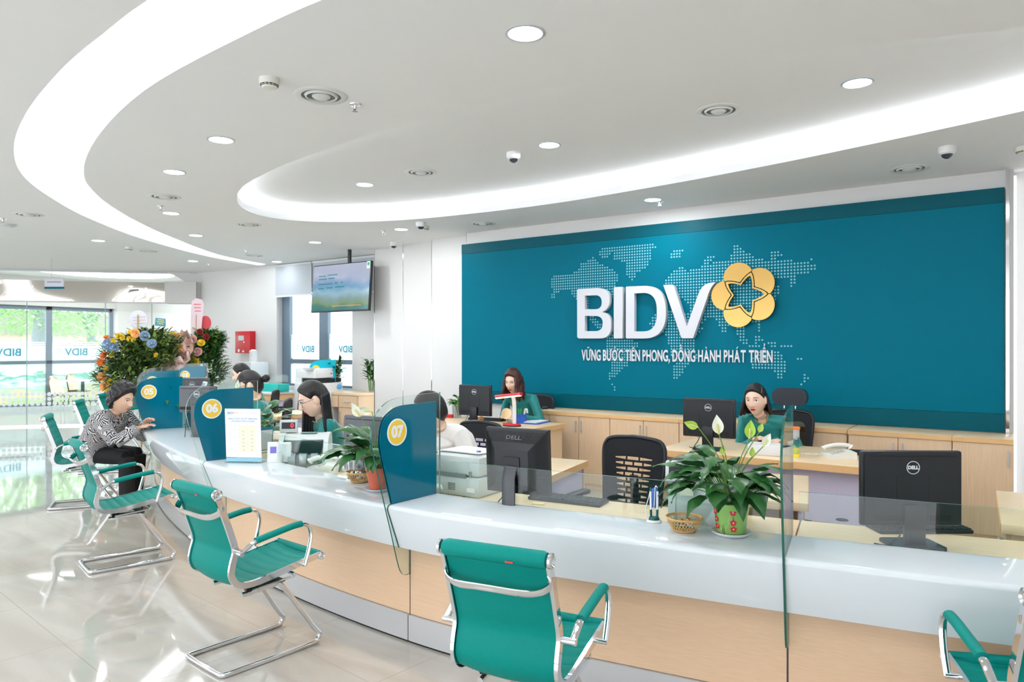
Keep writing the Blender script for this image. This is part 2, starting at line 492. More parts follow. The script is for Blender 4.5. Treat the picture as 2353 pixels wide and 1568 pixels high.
# stepped white fins left of the board
fins = [(-6.76, -6.0, 7.60), (-7.46, -6.73, 7.75), (-8.22, -7.43, 7.90)]
for i, (x0, x1, y) in enumerate(fins):
    b = mb(); b.box2((x0, y, 0), (x1 + 0.10, y + 0.05, 3.1)); o = struct(b.build('wall_fin_%d' % (i + 1), WALLW))
    t_ = mb(); t_.box2((x0 - 0.012, y - 0.004, 0), (x0, y + 0.054, 3.1)); t_.build('edge_trim', CHROME, o)
    l_ = mb(); l_.box2((x1 + 0.045, y - 0.012, 0.05), (x1 + 0.065, y - 0.004, 3.05)); l_.build('led_strip', LEDF, o)
b = mb(); b.box2((-6.03, YW - 0.004, 0), (-6.018, YW + 0.15, 3.1)); struct(b.build('trim_1', CHROME))
# right end of the back wall: chrome trim and a backlit white return
b = mb(); b.box2((-0.075, 7.36, 0), (-0.05, 7.62, 3.1)); struct(b.build('trim_2', CHROME))
b = mb(); b.box2((-0.3, 7.62, 0), (3.0, 7.7, 3.1)); struct(b.build('wall_niche', WALLW))
b = mb(); b.box2((-0.02, 7.50, 0.05), (0.0, 7.60, 3.05)); tag(b.build('led_strip', LEDF), 'upright led strip lighting the white niche right of the teal board', 'led strip')
b = mb(); b.box2((3.0, -6, 0), (3.1, 7.7, 3.1)); struct(b.build('wall_right', WALLW))
b = mb(); b.box2((-20.4, -6.1, 0), (3.1, -6.0, 0.15)); b.box2((-20.4, -6.1, 2.95), (3.1, -6.0, 3.3))  # unseen wall behind the camera, its openings widened to let in more light
for k in range(9): b.box2((-20.4 + k * 2.9, -6.1, 0.15), (-20.25 + k * 2.9, -6.0, 2.95))
struct(b.build('wall_unseen_light_openings', WALLW))

# wall with the side windows
YS = 8.3
def wall_holes(name, T, L, Hh, holes, th=0.2, mat=WALLW):
    m_ = mb(); m_.prism([(0, 0), (L, 0), (L, Hh), (0, Hh)], -th, 0, T, [[(a, c_), (a, d_), (b_, d_), (b_, c_)] for a, b_, c_, d_ in holes])
    return struct(m_.build(name, mat, smooth=0))
XS0 = -12.6
wx0, wx1, wx2, wx3 = 1.38, 2.05, 2.35, 3.37
TS = upright((XS0, YS, 0))
wall_holes('wall_side', TS, 4.6, 3.15, [(1.38, 3.42, 0.86, 2.62)])
m_ = mb(); m_.box2((XS0 + 4.02, YS - 0.05, 0), (XS0 + 4.04, YS, 3.1)); struct(m_.build('trim_3', STEEL))
win = struct(mb().mat(ALU).build('window_1')) if False else None
def frame_bars(m_, bars, T, d=0.07):
    for a, b_, c_, d_ in bars: m_.prism([(a, c_), (b_, c_), (b_, d_), (a, d_)], -d, 0, T)
    return m_
TW = upright((XS0, YS + 0.12, 0))
wn = mb(); frame_bars(wn, [(1.38, 1.60, 0.86, 2.62), (2.43, 2.66, 0.86, 2.62), (3.37, 3.42, 0.86, 2.62), (1.6, 2.43, 0.86, 0.9), (2.66, 3.37, 0.86, 0.9), (1.6, 2.43, 1.27, 1.35), (2.66, 3.37, 1.27, 1.35), (1.38, 3.42, 2.57, 2.62)], TW)
wn = struct(wn.build('window_1', ALU, smooth=0))
FROST = film('frosted_film', (226, 240, 246), 0.8)
LOGOB = M('logo_blue', (60, 150, 175), 0.5)
LOGOY = M('logo_pale_gold', (205, 205, 180), 0.5)
def ring_logo(m_, T, r, mat=None):
    for k in range(5):
        a = PI / 2 + k * 2 * PI / 5
        m_.prism(ellipse(0.62 * r * math.cos(a), 0.62 * r * math.sin(a), r * 0.42, r * 0.42, 14), 0, 0.001, T, [ellipse(0.6 * r * math.cos(a), 0.6 * r * math.sin(a), r * 0.3, r * 0.3, 14)])
for a, b_ in ((1.6, 2.43), (2.66, 3.37)):
    g = mb(); g.prism([(a, 0.9), (b_, 0.9), (b_, 2.57), (a, 2.57)], -0.04, -0.034, TW); g.build('pane', GLASS, wn, smooth=0)
    g = mb()
    for z0, z1 in ((1.37, 1.72), (1.735, 1.76), (1.775, 1.80), (0.9, 1.26)): g.prism([(a, z0), (b_, z0), (b_, z1), (a, z1)], -0.032, -0.030, TW)
    g.build('frosted_film', FROST, wn, smooth=0)
    g = mb(); g.mat(LOGOB); text(g, 'BIDV', 0.16, mirror_text(TW @ Tr((a + b_) / 2 + 0.08, 1.53, -0.026)), bold=0.004)
    g.mat(LOGOY); ring_logo(g, TW @ Tr((a + b_) / 2 - 0.2, 1.56, -0.026), 0.07); g.build('window_logo', None, wn)
# grey roller blinds
BLIND = M('grey_blind_fabric', (188, 194, 200), 0.7, var=0.02)
BAR = M('blind_bar', (225, 227, 228), 0.5)
for i, (x0, x1, zb) in enumerate(((1.38, 2.42, 2.52), (2.43, 4.02, 2.5))):
    t = thing('roller_blind', ['grey roller blind half lowered left of the hanging television', 'grey roller blind on the side wall right behind the hanging television'][i], 'blind', (XS0 + (x0 + x1) / 2, YS - 0.03, 0))
    hw = (x1 - x0) / 2 - 0.01
    m_ = mb(); m_.box2((-hw, -0.004, zb), (hw, 0.004, 3.06)); m_.build('fabric', BLIND, t)
    m_ = mb(); m_.box2((-hw, -0.012, zb - 0.03), (hw, 0.012, zb)); m_.build('bottom_bar', BAR, t)
    m_ = mb(); m_.cyl((-hw, 0, 3.07), (hw, 0, 3.07), 0.022); m_.build('roller', BAR, t)
# end wall between the glass front and the side wall
b = mb(); b.box2((-13.6, 8.3, 0), (-12.6, 8.45, 3.1)); b.box2((-13.75, 8.3, 0), (-13.6, 11, 3.1)); struct(b.build('wall_end', WALLW))
# ================================================================ ceiling fixtures
DTRIM = M('downlight_trim', (205, 210, 215), 0.3, metal=0.3)
def make_downlight():
    t = thing('downlight', 'x', 'ceiling light')
    m_ = mb(); m_.lathe([(0.082, 0.0), (0.098, 0.0), (0.098, -0.004), (0.084, -0.006), (0.082, 0.0)], 32, cap=False); m_.build('trim_ring', DTRIM, t)
    m_ = mb(); m_.lathe([(0.0, -0.002), (0.083, -0.002)][::-1], 32, cap=False); m_.build('lens', LAMPE, t)
    li = bpy.data.lights.new('bulb', 'AREA'); li.shape = 'DISK'; li.size = 0.15; li.energy = 6.5; li.color = (0.93, 0.97, 1.0)
    o = bpy.data.objects.new('bulb', li); C.objects.link(o); o.parent = t; o.location = (0, 0, -0.012)
    return t
DL = make_downlight()
dl_spots = [(1207, 76, 0, 'large downlight nearest the camera, at the top of the picture'),
    (1970, 190, 1, 'downlight inside the oval recess, rightmost of the three there'),
    (508, 321, 0, 'downlight between the glowing trough and the slotted smoke detector'),
    (1262, 333, 1, 'middle downlight of the three inside the oval recess, beside a dome camera'),
    (400, 395, 0, 'downlight just above the round air diffuser near the glowing trough'),
    (838, 424, 1, 'leftmost downlight of the three inside the oval recess'),
    (393, 490, 0, 'downlight just below the sprinkler beside the glowing trough'),
    (1500, 459, 0, 'downlight casting a bright spot on top of the teal board'),
    (922, 527, 0, 'downlight left of the dome camera over the white wall fins'),
    (450, 541, 0, 'small downlight beside the lower inner edge of the glowing trough'),
    (724, 557, 0, 'small downlight in front of the hanging television'),
    (226, 553, 0, 'downlight left of the glowing trough near the far smoke detector'),
    (649, 603, 0, 'tiny far downlight above the grey blind'),
    (443, 600, 0, 'tiny far downlight above the rounded corner of the glass partition')]
def place(px, py, z): 
    p = at_z(px, py, z); return p
for i, (px, py, k, lab) in enumerate(dl_spots):
    o = DL if i == 0 else dup(DL)
    o.location = place(px, py, CZ2 if k else CZ); tag(o, lab, 'ceiling light', 'round downlights in the ceiling')
    if 'grey blind' in lab:
        bq = [c for c in kids(o) if c.type == 'LIGHT'][0]; bq.data = bq.data.copy(); bq.data.energy = 0.3; o.location.y -= 0.12
# copies of the fitting added out of view as extra room light
for p in ((1.2, 1.0), (-1.0, 0.2), (-3.2, 0.4), (-5.6, 0.6), (-8.2, 1.0), (-10.6, 1.8), (-12.6, 3.2), (1.8, 6.4), (-2, -2), (-6, -2.4), (-10, -2), (-14, 0.5), (1.9, 3.4)):
    o = dup(DL); o.location = (p[0], p[1], CZ); tag(o, 'unseen round downlight added to light the room', 'ceiling light', 'added downlights outside the view')

def make_diffuser():
    t = thing('air_diffuser', 'x', 'air vent')
    m_ = mb()
    for r0, r1, z in ((0.118, 0.16, -0.006), (0.085, 0.1, -0.012), (0.0, 0.055, -0.014)):
        if r0 == 0: m_.lathe([(0, -0.02), (0.04, -0.018), (0.055, -0.008), (0.055, 0.0)][::-1], 32, cap=False)
        else: m_.lathe([(r0, 0.012), (r0, z), (r1 - 0.008, z), (r1, 0.0), (r0, 0.012)], 36, cap=False)
    m_.build('cone', M('diffuser_white', (222, 223, 220), 0.45), t)
    m_ = mb(); m_.lathe([(0.12, -0.001), (0.0, -0.001)], 32, cap=False); m_.build('throat', M('diffuser_throat', (120, 122, 120), 0.8), t)
    return t
DF = make_diffuser()
for i, (px, py, k, lab) in enumerate([(738, 220, 0, 'large round air diffuser between the smoke detector and the sprinkler'),
    (1651, 254, 1, 'round air diffuser inside the oval recess at right'), (967, 396, 1, 'round air diffuser inside the oval recess left of the dome camera'),
    (2089, 388, 0, 'round air diffuser beside the dome camera above the teal board'), (378, 452, 0, 'round air diffuser between the glowing trough and the oval recess, next to a sprinkler'),
    (65, 493, 0, 'round air diffuser at the far left of the ceiling'), (571, 516, 0, 'small round air diffuser just below the tip of the oval recess'),
    (1110, 514, 0, 'small round air diffuser above the left end of the teal board'), (341, 577, 0, 'faint far air diffuser beside the small far smoke detector'),
    (585, 587, 0, 'faint far air diffuser above the end of the glowing trough')]):
    o = DF if i == 0 else dup(DF)
    o.location = place(px, py, CZ2 if k else CZ); tag(o, lab, 'air vent', 'round air diffusers')
def make_camera_dome():
    t = thing('dome_camera', 'x', 'security camera')
    m_ = mb(); m_.lathe([(0.062, 0), (0.062, -0.03), (0.056, -0.048), (0.044, -0.054)], 28, cap=False); m_.build('housing', PLASW, t)
    m_ = mb(); m_.sphere((0, 0, -0.05), (0.042, 0.042, 0.04), 20, 12); m_.build('dome', M('dark_dome', (30, 36, 48), 0.05, coat=1.0), t)
    m_ = mb(); m_.lathe([(0.046, -0.05), (0.046, -0.056), (0.041, -0.058)], 28, cap=False); m_.build('ring', PLASW, t)
    return t
DC = make_camera_dome()
for i, (px, py, k, lab) in enumerate([(1180, 351, 1, 'white dome security camera inside the oval recess beside a downlight'), (2176, 338, 0, 'white dome security camera above the right end of the teal board'),
    (905, 557, 0, 'small dome security camera above the first white wall fin'), (967, 511, 0, 'dome security camera right of the downlight over the white fins')]):
    o = DC if i == 0 else dup(DC)
    o.location = place(px, py, CZ2 if k else CZ); tag(o, lab, 'security camera', 'dome security cameras')
def make_smoke():
    t = thing('smoke_detector', 'x', 'smoke detector')
    m_ = mb(); m_.lathe([(0.055, 0), (0.056, -0.026), (0.05, -0.034), (0.042, -0.05), (0.034, -0.054), (0, -0.055)], 28, cap=False); m_.build('body', M('cream_plastic', (226, 224, 214), 0.4), t)
    m_ = mb()
    for k in range(14):
        a = 2 * PI * k / 14
        for z in (-0.038, -0.044): m_.box((0.0475 - 0.004 * (z < -0.04), 0, z), (0.004, 0.017, 0.0042), Rz(a))
    m_.build('slots', DARK, t)
    return t
SD = make_smoke()
for i, (px, py, lab) in enumerate([(619, 181, 'cream smoke detector with dark slots near the large air diffuser'), (296, 568, 'small far smoke detector left of the glowing trough'),
    (976, 520, 'small slotted smoke detector touching the dome camera over the white fins'), (2352, 338, 'smoke detector cut by the right edge of the picture'), ]):
    o = SD if i == 0 else dup(SD)
    o.location = place(px, py, CZ); tag(o, lab, 'smoke detector', 'smoke detectors')
m_ = mb(); m_.lathe([(0.085, 0), (0.085, -0.01), (0.06, -0.03), (0, -0.034)], 28, cap=False); o = m_.build('access_point', M('wifi_disc', (200, 204, 206), 0.4)); o.location = place(20, 516, CZ)
tag(o, 'flat round grey disc on the ceiling below the far left air diffuser', 'wifi point')
def make_sprinkler():
    t = thing('sprinkler', 'x', 'sprinkler')
    m_ = mb(); m_.lathe([(0.038, 0), (0.036, -0.006), (0.014, -0.008), (0.01, -0.03)], 20, cap=False); m_.build('cup', CHROME, t)
    m_ = mb(); m_.tube([(0.01, 0, -0.012), (0.014, 0, -0.026), (0.003, 0, -0.044)], 0.002, 6); m_.tube([(-0.01, 0, -0.012), (-0.014, 0, -0.026), (-0.003, 0, -0.044)], 0.002, 6)
    for k in range(10): m_.box((0.012, 0, -0.045), (0.012, 0.004, 0.0015), Rz(k * PI / 5))
    m_.lathe([(0, -0.044), (0.009, -0.044), (0.009, -0.046), (0, -0.046)], 12); m_.build('deflector', STEEL, t)
    m_ = mb(); m_.cyl((0, 0, -0.01), (0, 0, -0.04), 0.0025, 8); m_.build('red_bulb', M('red_glass', (190, 40, 40), 0.1), t)
    return t
SP = make_sprinkler()
for i, (px, py, lab) in enumerate([(816, 240, 'chrome sprinkler head right of the large air diffuser'), (370, 474, 'sprinkler head between an air diffuser and a downlight near the glowing trough'),
    (7, 503, 'sprinkler head at the left edge of the ceiling'), (1516, 463, 'sprinkler head just right of the downlight over the teal board'),
    (881, 531, 'sprinkler head left of the downlight over the white fins'), (566, 576, 'tiny sprinkler head above the end of the glowing trough'), (480, 607, 'tiny sprinkler head above the glass partition corner')]):
    o = SP if i == 0 else dup(SP)
    o.location = place(px, py, CZ); tag(o, lab, 'sprinkler', 'sprinkler heads')

# ================================================================ teal board with the bank sign
YB = 7.4
BX0, BX1, BZ0, BZ1 = -6.054, -0.085, 0.845, 2.943
board = thing('sign_board', 'large teal wall board with white bank lettering and a dotted world map', 'sign board', ((BX0 + BX1) / 2, YB, BZ0))
def brel(x0, x1, z0, z1, y0, y1):
    m_ = mb(); m_.box2((x0 - board.location.x, y0 - YB, z0 - BZ0), (x1 - board.location.x, y1 - YB, z1 - BZ0)); return m_
brel(BX0, BX1, BZ0 + 0.16, BZ1 - 0.13, YB, YW - 0.002).build('panel', TEAL, board)
brel(BX0, BX1, BZ1 - 0.128, BZ1, YB - 0.003, YW - 0.002).build('top_border', TEALD, board)
brel(BX0, BX1, BZ0, BZ0 + 0.158, YB - 0.003, YW - 0.002).build('bottom_border', TEALD, board)
BI = board.matrix_basis.inverted() if False else Tr(-board.location.x, -YB, -BZ0)
def crop2(X, Y): return (1240 + X / 3.3614, 520 + Y / 3.3614)      # reading frame of the map outlines
def wp(X, Y):
    p = at_y(*crop2(X, Y), YB); return (p.x, p.z)
def inside(p, poly):
    c = False; j = len(poly) - 1
    for i in range(len(poly)):
        a, b = poly[i], poly[j]
        if (a[1] > p[1]) != (b[1] > p[1]) and p[0] < (b[0] - a[0]) * (p[1] - a[1]) / (b[1] - a[1]) + a[0]: c = not c
        j = i
    return c
lands = [
 [(92,400),(150,365),(240,380),(300,330),(315,290),(420,240),(470,290),(530,310),(600,370),(612,405),(590,440),(600,480),(585,560),(590,600),(560,560),(480,470),(460,520),(380,560),(380,640),(430,700),(440,740),(500,740),(500,790),(470,800),(410,760),(375,700),(370,620),(290,570),(250,540),(235,500),(170,500),(130,520),(110,560),(88,550),(98,500),(88,440)],
 [(460,190),(500,160),(620,150),(690,160),(750,120),(830,118),(910,155),(860,180),(850,300),(770,350),(740,370),(730,410),(700,420),(670,370),(660,280),(580,255),(560,210),(530,240),(490,245),(465,225)],
 [(505,870),(560,840),(640,840),(700,880),(762,895),(760,930),(740,970),(715,1010),(680,1080),(640,1100),(600,1150),(560,1170),(560,1220),(600,1250),(595,1275),(575,1265),(545,1220),(535,1140),(552,1130),(555,1040),(525,960),(505,910)],
 [(1000,210),(1040,190),(1125,185),(1090,210),(1085,240),(1020,245)],
 [(970,410),(1000,380),(1030,340),(1110,305),(1130,345),(1230,330),(1245,290),(1275,290),(1280,235),(1365,230),(1290,300),(1350,275),(1460,265),(1480,230),(1490,160),(1512,130),(1540,170),(1580,180),(1600,210),(1640,215),(1650,240),(1740,260),(1790,250),(1790,200),(1850,195),(1850,215),(1890,220),(1840,250),(1920,265),(2060,270),(2110,240),(2090,285),(2155,310),(2110,340),(2040,380),(1980,385),(1980,430),(1950,480),(1920,450),(1945,400),(1860,400),(1820,410),(1850,470),(1840,560),(1825,640),(1790,620),(1700,740),(1720,820),(1690,820),(1670,740),(1600,750),(1590,800),(1600,870),(1610,920),(1700,920),(1690,935),(1590,925),(1540,870),(1520,830),(1530,760),(1480,740),(1440,820),(1410,820),(1380,740),(1350,700),(1300,720),(1250,760),(1250,830),(1200,830),(1160,700),(1160,640),(1120,560),(1000,540),(985,500),(1010,470),(975,440)],
 [(850,740),(880,690),(920,680),(920,650),(1010,640),(1160,680),(1250,760),(1270,790),(1230,840),(1200,860),(1195,970),(1160,1060),(1110,1120),(1060,1185),(1035,1170),(1040,1060),(1010,970),(990,880),(960,820),(900,800),(860,780)],
 [(1205,1050),(1250,960),(1225,955),(1200,1000)],
 [(1630,1050),(1640,1010),(1700,970),(1860,960),(1880,1010),(1915,1060),(1910,1110),(1880,1150),(1865,1190),(1830,1160),(1810,1120),(1770,1110),(1700,1100),(1650,1120)],
 [(1650,880),(1650,820),(1670,850),(1740,865),(1720,885),(1690,900),(1690,925),(1660,900)],
 [(1750,880),(1810,880),(1830,930),(1780,930)],[(1840,925),(1900,900),(1960,925),(1890,950)],
 [(1985,1010),(2025,1010),(2025,1045),(1985,1045)],[(2010,1240),(2030,1180),(2025,1120),(2060,1140),(2090,1165),(2050,1200),(2040,1240)]]
lp = [[wp(*q) for q in L] for L in lands]
m_ = mb()
pit = 0.0315
x = -4.98
while x < -1.05:
    z = 1.05
    while z < 2.75:
        if any(inside((x, z), L) for L in lp):
            m_.lathe([(0.0096, 0), (0.0096, 0.0012)], 8, BI @ upright((x, YB, z)))
        z += pit
    x += pit
m_.build('world_map_dots', M('map_dot', (120, 182, 192), 0.5, var=0.02), board, smooth=0)
# BIDV letters, outlined in the reading frame and set on the wall
def letter(name, outer, holes=(), depth=0.07):
    P = [wp(*q) for q in outer]; Hs = [[wp(*q) for q in h] for h in holes]
    m2 = mb(); T = BI @ upright((0, YB, 0)); m2.prism(P, 0.012, depth, T, Hs); return m2
def arc(x0, y0, x1, y1, cx_, cy_, n=8):
    """quadratic curve from (x0,y0) to (x1,y1) pulled to (cx_,cy_)"""
    return [((1 - t) ** 2 * x0 + 2 * t * (1 - t) * cx_ + t * t * x1, (1 - t) ** 2 * y0 + 2 * t * (1 - t) * cy_ + t * t * y1) for t in [i / n for i in range(n + 1)]]
LET = M('white_acrylic_letter', (208, 209, 215), 0.35, var=0.01)
Bo = [(312, 500)] + arc(313, 497, 325, 489, 313, 490, 3) + arc(460, 481, 562, 560, 560, 478) + arc(562, 585, 505, 665, 560, 640) + arc(515, 668, 573, 750, 572, 680) + arc(573, 775, 490, 868, 572, 866) + [(325, 868), (313, 858)]
letter('B', Bo, [[(372, 540)] + arc(450, 536, 502, 590, 502, 536) + arc(502, 590, 450, 644, 502, 644) + [(372, 644)], [(372, 695)] + arc(450, 695, 510, 752, 510, 695) + arc(510, 752, 450, 812, 510, 812) + [(372, 812)]]).build('letter', LET, board)
letter('I', [(594, 480), (600, 474), (656, 472), (662, 478), (662, 860), (656, 868), (600, 868), (594, 862)]).build('letter', LET, board)
Do = [(686, 475), (692, 470)] + arc(830, 464, 995, 650, 990, 462, 12) + arc(995, 690, 830, 868, 985, 866, 12) + [(692, 868), (686, 862)]
letter('D', Do, [[(752, 522)] + arc(820, 518, 925, 650, 925, 518, 10) + arc(925, 690, 820, 814, 922, 814, 10) + [(752, 814)]]).build('letter', LET, board)
Vo = [(975, 458), (1040, 455)] + arc(1040, 455, 1062, 478, 1056, 458, 3) + [(1155, 775), (1240, 540)] + arc(1240, 540, 1345, 440, 1270, 446, 8) + [(1378, 437)] + arc(1374, 442, 1310, 560, 1336, 470, 6) + [(1205, 862)] + [(1196, 867), (1122, 867), (1112, 860)]
letter('V', Vo).build('letter', LET, board)
# golden five-petal flower: five discs, a star shaped gap
fc = wp(1592, 532)
pet = [(1556, 415), (1690, 450), (1706, 610), (1556, 660), (1463, 532)]
RP = 0.155
fcx, fcy = fc
pw = []
for k in range(5):
    a = math.radians(108 - 72 * k); pw.append((fcx + 0.187 * math.cos(a), fcy + 0.187 * math.sin(a)))
star = []
for k in range(5):
    a0 = math.radians(72 - 72 * k)       # tips between the petals
    a1 = a0 - math.radians(36)
    tip = (fcx + 0.235 * math.cos(a0), fcy + 0.235 * math.sin(a0)); dip = (fcx + 0.122 * math.cos(a1), fcy + 0.122 * math.sin(a1))
    star += [tip, dip]
def bulge(A, k_):
    o = []
    for i in range(len(A)):
        a = A[i]; b = A[(i + 1) % len(A)]; mx_, my_ = (a[0] + b[0]) / 2, (a[1] + b[1]) / 2
        d = Vector((mx_ - fcx, my_ - fcy)).normalized() * k_
        o += arc(a[0], a[1], b[0], b[1], mx_ + d.x, my_ + d.y, 5)[:-1]
    return o
starC = bulge(star, 0.035)
for k in range(5):
    px_, pz_ = pw[k]
    poly = [(px_ + RP * math.cos(2 * PI * i / 40), pz_ + RP * math.sin(2 * PI * i / 40)) for i in range(40)]
    ang = math.atan2(pz_ - fcy, px_ - fcx)
    # keep only the sector of this petal and outside the star
    keep = []
    def rad_star(th):
        best = 0.1
        for i in range(len(starC)):
            a = starC[i]; b = starC[(i + 1) % len(starC)]
            d = (math.cos(th), math.sin(th)); e = (b[0] - a[0], b[1] - a[1]); w_ = (a[0] - fcx, a[1] - fcy)
            den = d[0] * e[1] - d[1] * e[0]
            if abs(den) < 1e-9: continue
            tt = (w_[0] * e[1] - w_[1] * e[0]) / den; uu = (w_[0] * d[1] - w_[1] * d[0]) / den
            if tt > 0 and -1e-6 <= uu <= 1 + 1e-6: best = tt
        return best
    outer = []; inner = []
    for i in range(25):
        th = ang + math.radians(-35.2 + 70.4 * i / 24)
        dx, dz = math.cos(th), math.sin(th); b_ = dx * (px_ - fcx) + dz * (pz_ - fcy); c_ = (px_ - fcx) ** 2 + (pz_ - fcy) ** 2 - RP ** 2
        disc = b_ * b_ - c_; R_ = b_ + math.sqrt(max(disc, 0))
        ri = rad_star(th)
        outer.append((fcx + dx * R_, fcy + dz * R_)); inner.append((fcx + dx * min(ri + 0.014, R_ - 0.01), fcy + dz * min(ri + 0.014, R_ - 0.01)))
    m2 = mb(); m2.prism(outer + inner[::-1], 0.02, 0.06, BI @ upright((0, YB, 0))); m2.build('gold_petal', GOLD, board)
s2 = [(fcx + (a[0] - fcx) * 0.85, fcy + (a[1] - fcy) * 0.85) for a in starC]
s1 = [(fcx + (a[0] - fcx) * 1.0, fcy + (a[1] - fcy) * 1.0) for a in starC]
m2 = mb(); m2.prism(s1, 0.02, 0.06, BI @ upright((0, YB, 0)), [s2]); m2.build('gold_star_outline', GOLD, board)
# motto
m2 = mb(); x0, z0 = wp(328, 992); x1, z1 = wp(1808, 1012)
TT = BI @ upright(((x0 + x1) / 2, YB, (z0 + z1) / 2 - 0.0))
import unicodedata
def bold_line(m_, txt, x0, x1, zc, cap, T, depth=0.014):
    """bold condensed capitals; accents are drawn as their own small strokes"""
    size = cap / 0.727; items = []; pen = 0.0; w_ = cap * 0.16
    cache = {'H': text_bm('H', size, depth / 2, cap * 0.030, 1.0, 'LEFT')}
    for ch in txt:
        if ch == ' ': pen += cap * 0.40; continue
        d = unicodedata.normalize('NFD', ch.replace('Đ', 'D')); base = d[0]; marks = d[1:]
        if base not in cache: cache[base] = text_bm(base, size, depth / 2, cap * 0.030, 1.0, 'LEFT')
        vs_, fs_ = cache[base]; lo = min(v.x for v in vs_); hi = max(v.x for v in vs_)
        items.append((base, marks, ch, pen, lo, hi)); pen += (hi - lo) + cap * 0.115 + (cap * 0.12 if '\u031b' in marks else 0)
    k = (x1 - x0) / pen; yb = -cap / 2
    def stroke(pts, wd):
        m_.tube([Vector((x0 + k * p[0], p[1], depth / 2)) for p in pts], 1.0, 4, T=T, flat=(depth * 0.70, wd * 0.62), up=(0, 0, 1))
    for base, marks, ch, pen, lo, hi in items:
        vs_, fs_ = cache[base]; ymin = min(v.y for v in vs_) if base not in ',' else None
        yo = (min(v.y for v in cache['H'][0]) if 'H' in cache else -cap / 2)
        m_.add([Vector((x0 + k * (pen + v.x - lo), v.y - yo + yb, v.z + depth / 2)) for v in vs_], fs_, T)
        cx_ = pen + (hi - lo) / 2; top = cap / 2 + cap * 0.10; wd = cap * 0.085
        if ch == 'Đ': stroke([(pen - cap * 0.10, 0), (pen + cap * 0.30, 0)], wd * 1.2)
        if '\u031b' in marks: r_ = pen + (hi - lo); stroke([(r_ - cap * 0.05, cap * 0.40), (r_ + cap * 0.06, cap * 0.44), (r_ + cap * 0.10, cap * 0.60)], wd)
        if '\u0302' in marks: stroke([(cx_ - cap * 0.17, top - 0.02 * cap), (cx_, top + cap * 0.13)], wd); stroke([(cx_, top + cap * 0.13), (cx_ + cap * 0.17, top - 0.02 * cap)], wd)
        hi_ = top + (cap * 0.20 if '\u0302' in marks else 0.02 * cap)
        if '\u0301' in marks: stroke([(cx_ - cap * 0.03, hi_), (cx_ + cap * 0.12, hi_ + cap * 0.15)], wd)
        if '\u0300' in marks: stroke([(cx_ + cap * 0.03, hi_), (cx_ - cap * 0.12, hi_ + cap * 0.15)], wd)
        if '\u0303' in marks: stroke([(cx_ - cap * 0.19, hi_ + 0.03 * cap), (cx_ - cap * 0.08, hi_ + cap * 0.11), (cx_ + cap * 0.06, hi_ + 0.05 * cap), (cx_ + cap * 0.18, hi_ + cap * 0.13)], wd)
        if '\u0309' in marks: stroke([(cx_ - cap * 0.06, hi_ + cap * 0.19), (cx_ + cap * 0.05, hi_ + cap * 0.22), (cx_ + cap * 0.07, hi_ + cap * 0.13), (cx_, hi_ + cap * 0.06), (cx_, hi_)], wd * 0.9)
bold_line(m2, 'HVỮNG BƯỚC TIÊN PHONG, ĐỒNG HÀNH PHÁT TRIỂN'[1:], -(x1 - x0) / 2, (x1 - x0) / 2, 0, 0.128, TT)
m2.build('motto_lettering', LET, board)
# ================================================================ the curved teller counter
fr = [(-13.6, 10.2), (-12.4, 8.3), (-11.4, 6.95), (-10.2, 5.68), (-9.0, 4.72), (-8.0, 4.1), (-7.0, 3.62), (-5.9, 3.21), (-4.75, 2.89), (-3.6, 2.71), (-2.66, 2.64), (-2.0, 2.67), (-1.25, 2.775), (-0.73, 2.86), (0.0, 2.99), (1.0, 3.22), (2.2, 3.6)]
FRC = [p.xy for p in cat([(*p, 0) for p in fr], 16)]
ARC = [0.0]
for i in range(1, len(FRC)): ARC.append(ARC[-1] + (FRC[i] - FRC[i - 1]).length)
def on_curve(s):
    s = max(0, min(ARC[-1] - 1e-6, s)); i = 0
    while ARC[i + 1] < s: i += 1
    t = (s - ARC[i]) / (ARC[i + 1] - ARC[i]); return FRC[i].lerp(FRC[i + 1], t)
def frame_at(s):
    p = on_curve(s); t = (on_curve(s + 0.15) - on_curve(s - 0.15)).normalized(); return p, t, Vector((-t.y, t.x))
def s_of(x):
    lo, hi = 0.0, ARC[-1]
    for _ in range(50):
        m_ = (lo + hi) / 2
        if on_curve(m_).x < x: lo = m_
        else: hi = m_
    return lo
def off(s, d):
    p, t, n = frame_at(s); return p + n * d
S8, S7, S6, S5 = s_of(-0.734), s_of(-2.655), s_of(-4.75), s_of(-7.03)
S4 = S5 - 2.25; S3 = S4 - 2.15; S2 = S3 - 1.9; S9 = min(S8 + 2.0, ARC[-1] - 0.3)
PAN = [S3, S4, S5, S6, S7, S8, S9]
def ribbon(m_, s0, s1, prof, n=18):
    """sweep a closed (offset, z) outline along the counter curve"""
    k = len(prof); vs_ = []; f_ = []
    for i in range(n + 1):
        p, t, nn = frame_at(s0 + (s1 - s0) * i / n)
        for d, z in prof: q = p + nn * d; vs_.append((q.x, q.y, z))
    for i in range(n):
        for j in range(k):
            l = (j + 1) % k; f_.append((i * k + j, i * k + l, (i + 1) * k + l, (i + 1) * k + j))
    f_.append(list(range(k))[::-1]); f_.append([n * k + j for j in range(k)])
    m_.add(vs_, f_); return m_
segnames = ['at the far left end', 'just left of panel 05', 'left of the panel numbered 06', 'between the panels numbered 06 and 07', 'between panel 07 and the edge-on glass panel', 'at the right edge of the picture']
WOODD2 = wood('pale_wood_return', (220, 190, 152), (230, 202, 166))
